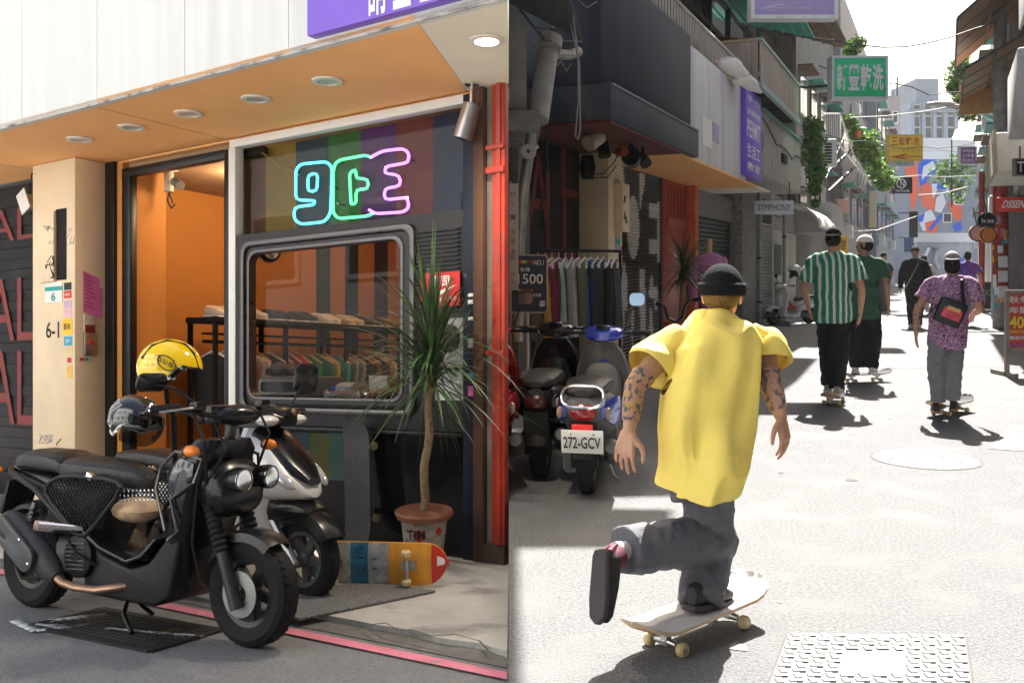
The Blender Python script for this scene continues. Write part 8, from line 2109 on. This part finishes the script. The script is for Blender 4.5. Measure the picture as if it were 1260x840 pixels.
    # ---- trousers
    mb = MB(); tr = C.get('tr', (.11, .09, .075))
    wst = hp + up * .02
    ell_loft(mb, [(wst, lat, .165 * s * hw_p, fw, .12 * s), (hp - up * .06, lat, .175 * s * hw_p, fw, .125 * s), (hp - up * .13, lat, .16 * s * hw_p, fw, .12 * s)])
    for sd in 'LR':
        an = J['an' + sd]; kn = J['kn' + sd]; e = an + (an - kn).normalized() * C.get('cuff', .02)
        mb.tube([J['hj' + sd] + (J['hj' + sd] - kn).normalized() * .05, J['hj' + sd].lerp(kn, .25), J['hj' + sd].lerp(kn, .65), kn, kn.lerp(an, .25), kn.lerp(an, .7), e], [tr[0] * .9 * s, tr[0] * s, (tr[0] * .5 + tr[1] * .5) * s, tr[1] * s, tr[1] * s, tr[2] * 1.02 * s, tr[2] * s], 14)
        capsule(mb, kn, tr[1] * s, kn + Vector((0, 0, .001)), tr[1] * s)
    fuse(mb, 'trousers', C['pants'], o, shirt_v or vox, 5, pants_fold, 8., seed=C.get('seed', 1) + 5)
    for sd in 'LR':
        if 'ft' + sd in J:
            h_, t_, u_ = J['ft' + sd]; shoe(o, h_, t_, u_, C['shoes'], name='shoe')
    return o, P, Rm, bd_
def V(px, py, Y): return pp(px, py, Y)
AL = Vector((.4073, .9133, 0))

# ---- the skater in yellow
Yk = 3.87
J = dict(base=Vector((.76, 3.9, 0)), front=(.3, 1, 0), face=(.38, .92, -.05), hup=(.12, .28, .95),
         head=V(889, 362, 4.12), neck=V(884, 394, 4.08), hip=V(862, 572, 3.9), shL=V(818, 428, 4.05), shR=V(938, 416, 4.1),
         elL=V(781, 476, 3.93), wrL=V(774, 530, 3.86), elR=V(949, 474, 3.98), wrR=V(961, 513, 3.93),
         hjL=V(864, 606, 3.95), hjR=V(876, 600, 3.95), knL=V(878, 664, 4.0), anL=V(775, 676, 3.72), knR=V(872, 664, 4.05), anR=V(864, 733, 3.88),
         handL=((-.25, -.25, -.95), (.6, .8, .2), .45, 1), handR=((.1, -.3, -.9), (-.75, .6, .1), .42, -1))
J['ftR'] = (V(848, 752, 3.79) , V(896, 741, 3.98), (0, 0, 1))
J['ftL'] = (V(737, 676, 3.56), V(733, 765, 3.46), (.75, .65, .1))
ysh = M('shirt_yellow', (.9, .7, .15), .85, var=.07, scale=5, bump=.1, bscale=320)
greyt = M('trousers_grey', (.115, .115, .13), .85, var=.15, scale=5, bump=.3, bscale=150)
shoes_b = (M('shoe_black', (.015, .015, .017), .7), M('sole_dark', (.05, .04, .045), .7))
sk, P, Rm, bod = person('skateboarder in a loose yellow shirt and black beanie pushing off with one leg raised', J,
    dict(shirt=ysh, pants=greyt, shoes=shoes_b, sw=.182, sdp=.14, hemw=.84, hipw=.58, hemd=1.3, sleeve=.56, sr=.08, tr=(.09, .098, .09), cuff=.03, seed=3, fs=4.5, fdir=Vector((.25, .1, .95)).normalized()), vox=.0075, shirt_fold=.034, pants_fold=.009, hem=V(862, 592, 3.88))
m = MB(); m.ball(P(0, -.03, -.012), (.078, .088, .062), 18, 10, Rm); m.build('hair', M('hair_cropped', (.16, .085, .02), .9, var=.5, scale=90), sk)
shell_cap(P(0, -.012, .03), Rm, (.089, .108, .1), (.0, -.1), 26, 10).build('beanie', M('beanie_knit', (.011, .012, .015), .95, spec=.1, var=.3, bump=.6, bscale=120), sk)
m = MB()
for k in range(26):
    a = 2 * PI * k / 26; a2 = 2 * PI * (k + 1) / 26
rim_ = [P(math.cos(2 * PI * k / 28) * .0905, -.012 + math.sin(2 * PI * k / 28) * .11, .03 + (-.005 if math.sin(2 * PI * k / 28) > 0 else -.01)) for k in range(28)]
m.tube(rim_, .0125, 8, closed=True, flat=2.2); m.build('beanie_cuff', MATS['beanie_knit'], sk)
tat = speck_mat('tattooed_skin', (.42, .23, .15), (.1, .1, .1), 48, .52, c3=(.42, .25, .05), thr3=.6)
for sd, mats_ in (('L', tat), ('R', speck_mat('tattooed_grey', (.45, .26, .17), (.14, .11, .1), 44, .53))):
    a = J['el' + sd]; b = J['wr' + sd]; sh_ = J['sh' + sd]
    m = MB(); m.tube([sh_.lerp(a, .72), a, a.lerp(b, .35), a.lerp(b, .8)], [.0515, .0425, .0425, .033], 16, cap=False); fuse_ = m.build('tattoo', mats_, bod, recalc=True)
# maroon linings of the shoes
ftm = M('shoe_maroon', (.13, .015, .035), .8)
for (a, b, r0, r1) in ((V(758, 684, 3.66), V(749, 690, 3.61), .05, .046), (V(863, 742, 3.87), V(864, 748, 3.87), .05, .05)):
    m = MB(); m.tube([a, b], [r0, r1], 14); m.build('shoe_collar', ftm, sk)
m = MB(); m.tube([J['anL'] + Vector((.01, .0, .0)), V(756, 678, 3.66)], [.036, .036], 12); m.build('sock', M('sock_white', (.5, .48, .48), .9), sk)
Mb = frame4(Vector((.735, 3.85, 0)), (.74, .67, .015), (-.67, .74, 0))
Mb.translation.z = .0
board('skateboard', 'pale topped skateboard rolling under the front foot of the skater in yellow', Mb, top=M('grip_pale', (.62, .6, .57), .6, var=.15, scale=12), L=.8, W=.21, under=ply)

# ---- generic standing figure seen from behind
def stand(label, cx, Y, feet_y, head_y, opt, lean=0., shoulder=.2, face=None, front=None, hx=0., spread=.07, step=0., armL=None, armR=None, vox=.011, skin=skinm, board_h=.1, s=1., heel_lift=0., grp=None, fk=1.):
    z0 = EYE - (feet_y - 328) / F * Y; z1 = EYE - (head_y - 328) / F * Y; H = z1 - z0
    x = ax(cx) * Y; s = H / 1.76
    fr = Vector(front or (AL.x, AL.y, 0)).normalized(); rt = Vector((fr.y, -fr.x, 0)); b = Vector((x, Y, 0))
    def at(r, f_, h): return b + rt * r * s + fr * f_ * s + Vector((0, 0, z0 + h * s))
    hxr = hx
    J = dict(base=Vector((x, Y, 0)), front=fr, face=face or fr, hup=(0, 0, 1), head=at(lean + hxr, .03, 1.635), neck=at(lean * .92 + hxr * .6, 0, 1.48), hip=at(lean * .25, 0, .95),
             shL=at(-shoulder + lean * .9, 0, 1.41), shR=at(shoulder + lean * .9, 0, 1.41), hjL=at(-.09 + lean * .2, 0, .88), hjR=at(.09 + lean * .2, 0, .88),
             knL=at(-spread - .01, .02 + step, .5), knR=at(spread + .01, .03 - step * .4, .5), anL=at(-spread, -.02 + step, .1), anR=at(spread, -.02 - step, .1 + heel_lift))
    aL = armL or ((-.27, -.03, 1.13), (-.29, .02, .87)); aR = armR or ((.27, -.03, 1.13), (.29, .02, .87))
    for sd, aa in (('L', aL), ('R', aR)):
        J['el' + sd] = at(aa[0][0] + lean * .7, aa[0][1], aa[0][2]); J['wr' + sd] = at(aa[1][0] + lean * .5, aa[1][1], aa[1][2])
        d = (J['wr' + sd] - J['el' + sd]).normalized(); J['hand' + sd] = ((d + Vector((0, 0, -.3)) + fr * .1), rt * (1 if sd == 'L' else -1), .4, 1 if sd == 'L' else -1)
    J['ftL'] = (at(-spread - .005, -.1 + step, .0), at(-spread - .03, .19 + step, .0), (0, 0, 1)); J['ftR'] = (at(spread + .005, -.1 - step, heel_lift), at(spread + .03, .19 - step, .0), (0, 0, 1))
    opt.setdefault('seed', int(cx))
    hm = at(lean * .2, 0, opt.get('hemz', .8))
    o, P, Rm, bod = person(label, J, opt, vox=vox, skin=skin, s=s, hem=hm, grp=grp)
    return o, P, Rm, bod, J, at, s
def cap(o, P, Rm, mat, back=False, s=1., hairc=True, front_logo=None, brim=True):
    if hairc:
        m_ = MB(); m_.ball(P(0, -.026, -.01), (.08 * s, .088 * s, .085 * s), 16, 10, Rm); m_.build('hair', hairm, o)
    c = shell_cap(P(0, -.012, .028), Rm, (.087 * s, .106 * s, .1 * s), (.1, .02), 22, 9); cp_ = c.build('cap', mat, o)
    sg_ = -1 if back else 1
    if brim:
        m_ = MB(); R1 = []; 
        for k in range(9):
            a = PI * (k / 8); R1.append((math.cos(a) * .075, sg_ * (.06 + math.sin(a) * .11)))
        m_.add([P(a, b - .012, .04 - .012 * (abs(b) - .06) / .11) for a, b in R1] + [P(a, b - .012, .046 - .012 * (abs(b) - .06) / .11) for a, b in R1], [tuple(range(9)), tuple(range(17, 8, -1))] + [(i, i + 9, i + 10, i + 1) for i in range(8)]); m_.build('brim', mat, cp_)
    m_ = MB(); m_.ball(P(0, -.012, .129), .008 * s, 8, 5); m_.build('cap_button', mat, cp_)
    return cp_
def foot_board(label, J, o, dirv, h, s=1., top=grip, L=.8, off=(0, 0, 0), under=ply):
    c = (J['ftL'][0] + J['ftL'][1] + J['ftR'][0] + J['ftR'][1]) / 4 + Vector(off)
    d = Vector((dirv[0], dirv[1], 0)).normalized(); M_ = frame4(Vector((c.x, c.y, 0)), d, (-d.y, d.x, 0))
    return board('skateboard', label, M_, top=top, L=L, under=under)
blackt = M('trousers_black', (.014, .014, .016), .9, spec=.15, var=.25, bump=.3, bscale=120)
greens = stripe_mat('shirt_green_stripe', (.008, .2, .09), (.62, .66, .62), .062, .62, wob=.002)
shoe_w = (M('shoe_white', (.6, .58, .55), .7), whitep)
o, P, Rm, bod, J, at, s = stand('skateboarder in a green and white striped shirt and backwards black cap', 1025, 10.4, 484, 279, dict(shirt=greens, pants=blackt, shoes=(M('shoe_pale', (.4, .38, .34), .7), whitep), sw=.19, sdp=.14, hemw=1.02, sleeve=.72, sr=.088, tr=(.1, .1, .078), hemz=.78), spread=.05, step=.12, hx=.0, armR=((.29, -.04, 1.1), (.27, .05, .86)), armL=((-.3, .02, 1.1), (-.26, .1, .9)), vox=.011)
cap(o, P, Rm, M('cap_black', (.016, .016, .018), .9, spec=.1), True, s)
foot_board('skateboard under the skater in the striped shirt, seen end on', J, o, (AL.x, AL.y), .1)
o, P, Rm, bod, J, at, s = stand('skateboarder in a dark green shirt and white cap looking left', 1063, 12.3, 459, 289, dict(shirt=M('shirt_dark_green', (.022, .085, .05), .85, var=.12, bump=.3, wear=((.014, .045, .03), .62, 3)), pants=blackt, shoes=shoe_w, sw=.185, sdp=.14, hemw=1.02, sleeve=.72, sr=.085, tr=(.105, .11, .085), hemz=.72), spread=.09, face=(-.85, .5, .0), armL=((-.26, -.05, 1.12), (-.2, .12, .95)), vox=.012, skin=skind)
cap(o, P, Rm, M('cap_white', (.75, .66, .64), .8), False, s)
foot_board('skateboard under the skater in the dark green shirt', J, o, (.95, .3), .1, L=.78)
purs = speck_mat('shirt_violet', (.3, .12, .26), (.5, .34, .44), 62, .5, c3=(.1, .04, .12), thr3=.58)
greyp2 = M('trousers_pale_grey', (.2, .2, .21), .85, var=.15, bump=.3, bscale=120)
o, P, Rm, bod, J, at, s = stand('skateboarder in a violet patterned shirt with a black bag across the back', 1163, 9.45, 506, 309, dict(shirt=purs, pants=greyp2, shoes=(M('shoe_black2', (.02, .018, .018), .7), M('sole_gum', (.35, .2, .08), .7)), sw=.195, sdp=.14, hemw=.98, sleeve=.62, sr=.092, tr=(.098, .09, .075), hemz=.72, cuff=-.02), lean=.07, spread=.075, step=-.13, armL=((-.33, -.05, 1.12), (-.33, .0, .84)), armR=((.3, .1, 1.12), (.24, .3, 1.05)), vox=.011)
cap(o, P, Rm, M('cap_grey_white', (.25, .22, .24), .8, var=.3), True, s)
foot_board('skateboard under the right foot of the skater with the bag', J, o, (.75, .65), .1, L=.78, off=(.14, .2, 0))
m = MB(); m.ball(P(0, -.05, -.05), (.082 * s, .06 * s, .08 * s), 14, 10, Rm); m.build('long_hair', hairm, o)
# cross-body bag
sb_ = thing('shoulder_bag', 'small black shoulder bag with a red print on the back of the violet shirt', 'bag', at(-.0, -.24, 1.12))
c = at(.05, -.215, 1.1); fr = AL; rt = Vector((fr.y, -fr.x, 0)); Rb = Matrix((rt, fr, Vector((0, 0, 1)))).transposed() @ Matrix.Rotation(R(22), 3, 'Y')
m = MB(); m.obox(c, (.25, .07, .25), Rb); m.build('pouch', black, sb_, bevel=.025, seg=3)
m = MB(); m.obox(c + Rb @ Vector((.02, -.036, -.01)), (.17, .006, .1), Rb); m.build('print', M('bag_red', (.6, .06, .08), .6, var=.6, scale=14), sb_, bevel=.002)
m = MB(); m.obox(c + Rb @ Vector((.02, -.04, .04)), (.12, .006, .035), Rb); m.build('print', M('bag_tan', (.6, .4, .15), .6), sb_, bevel=.002)
m = MB(); m.tube([c + Rb @ Vector((.08, -.01, .12)), at(.17, -.17, 1.3), at(.17, -.1, 1.44), at(.15, .02, 1.47)], .018, 8, flat=.5); m.tube([c + Rb @ Vector((-.1, 0, .1)), at(-.18, -.17, 1.06), at(-.27, -.05, 1.02)], .014, 8, flat=.5); m.build('strap', black, sb_)
# tattooed forearm
m = MB(); m.tube([J['elL'].lerp(J['wrL'], .05), J['elL'].lerp(J['wrL'], .8)], [.047 * s, .038 * s], 14, cap=False); m.build('tattoo', MATS['tattooed_grey'], bod)
# walkers farther on
o, P, Rm, bod, J, at, s = stand('man in black walking towards the camera in the middle of the alley', 1126, 23.4, 404, 303, dict(shirt=M('shirt_black', (.012, .012, .014), .9, spec=.12, bump=.3), pants=blackt, shoes=shoe_w, sw=.2, sdp=.13, sleeve=.8, sr=.08, long=True, tr=(.11, .1, .085), hemz=.72), front=(-.4, -.92, 0), spread=.06, step=.1, vox=.016)
m = MB(); m.ball(P(0, -.018, .055), (.084 * s, .1 * s, .085 * s), 16, 10, Rm); m.tube([P(-.06, .07, .07), P(0, .085, .075), P(.06, .07, .07)], .02 * s, 8); m.build('hair', hairm, o)
st_b = thing('shoulder_strap', 'pale thin bag strap crossing the chest of the man in black', 'strap', at(0, .15, 1.2))
m = MB(); m.tube([at(-.1, .02, 1.47), at(-.05, .155, 1.35), at(.1, .165, 1.05), at(.2, .1, .85)], .012, 6); m.build('webbing', MATS['cable_grey'], st_b)
o, P, Rm, bod, J, at, s = stand('man in dark shirt and grey trousers standing by the far left wall', 1087, 31, 383, 311, dict(shirt=M('shirt_navy', (.02, .025, .035), .85), pants=M('trousers_dark_grey', (.06, .06, .065), .85), shoes=shoes_b, sw=.2, sdp=.13, sleeve=.7, sr=.085, tr=(.11, .09, .08)), front=(.3, -.95, 0), armL=((-.36, -.05, 1.15), (-.2, .1, 1.0)), vox=.018)
m = MB(); m.ball(P(0, -.018, .055), (.084 * s, .1 * s, .085 * s), 14, 8, Rm); m.build('hair', hairm, o)
o, P, Rm, bod, J, at, s = stand('person in a violet shirt walking away behind the skater with the bag', 1191, 24, 396, 309, dict(shirt=M('shirt_purple', (.16, .08, .42), .85), pants=greyp2, shoes=shoe_w, sw=.2, sdp=.13, sleeve=.7, sr=.09), vox=.018)
cap(o, P, Rm, M('cap_black', (.016, .016, .018), .8), False, s)
o, P, Rm, bod, J, at, s = stand('person in a pale top walking behind the man in black', 1137, 29, 384, 314, dict(shirt=M('shirt_cream', (.55, .42, .38), .85), pants=M('skirt_tan', (.5, .4, .34), .85), shoes=shoe_w, sw=.18, sdp=.12, sleeve=.7, sr=.08), vox=.018)
m = MB(); m.ball(P(0, -.03, .02), (.09 * s, .1 * s, .11 * s), 14, 8, Rm); m.build('hair', hairm, o)

# ---------------------------------------------------------------- the air between here and the far end of the alley
hz = bpy.data.materials.new('haze'); hz.use_nodes = True
n = hz.node_tree.nodes; n.remove(n['Principled BSDF'])
pv = n.new('ShaderNodeVolumePrincipled'); pv.inputs['Color'].default_value = (.95, .97, 1, 1); pv.inputs['Density'].default_value = .0003; pv.inputs['Anisotropy'].default_value = .2
hz.node_tree.links.new(pv.outputs[0], n['Material Output'].inputs['Volume'])
m = MB(); m.box(-210, 270, -60, 430, -4.2, 45)
tag(m.build('haze', hz, smooth=0), kind='stuff')
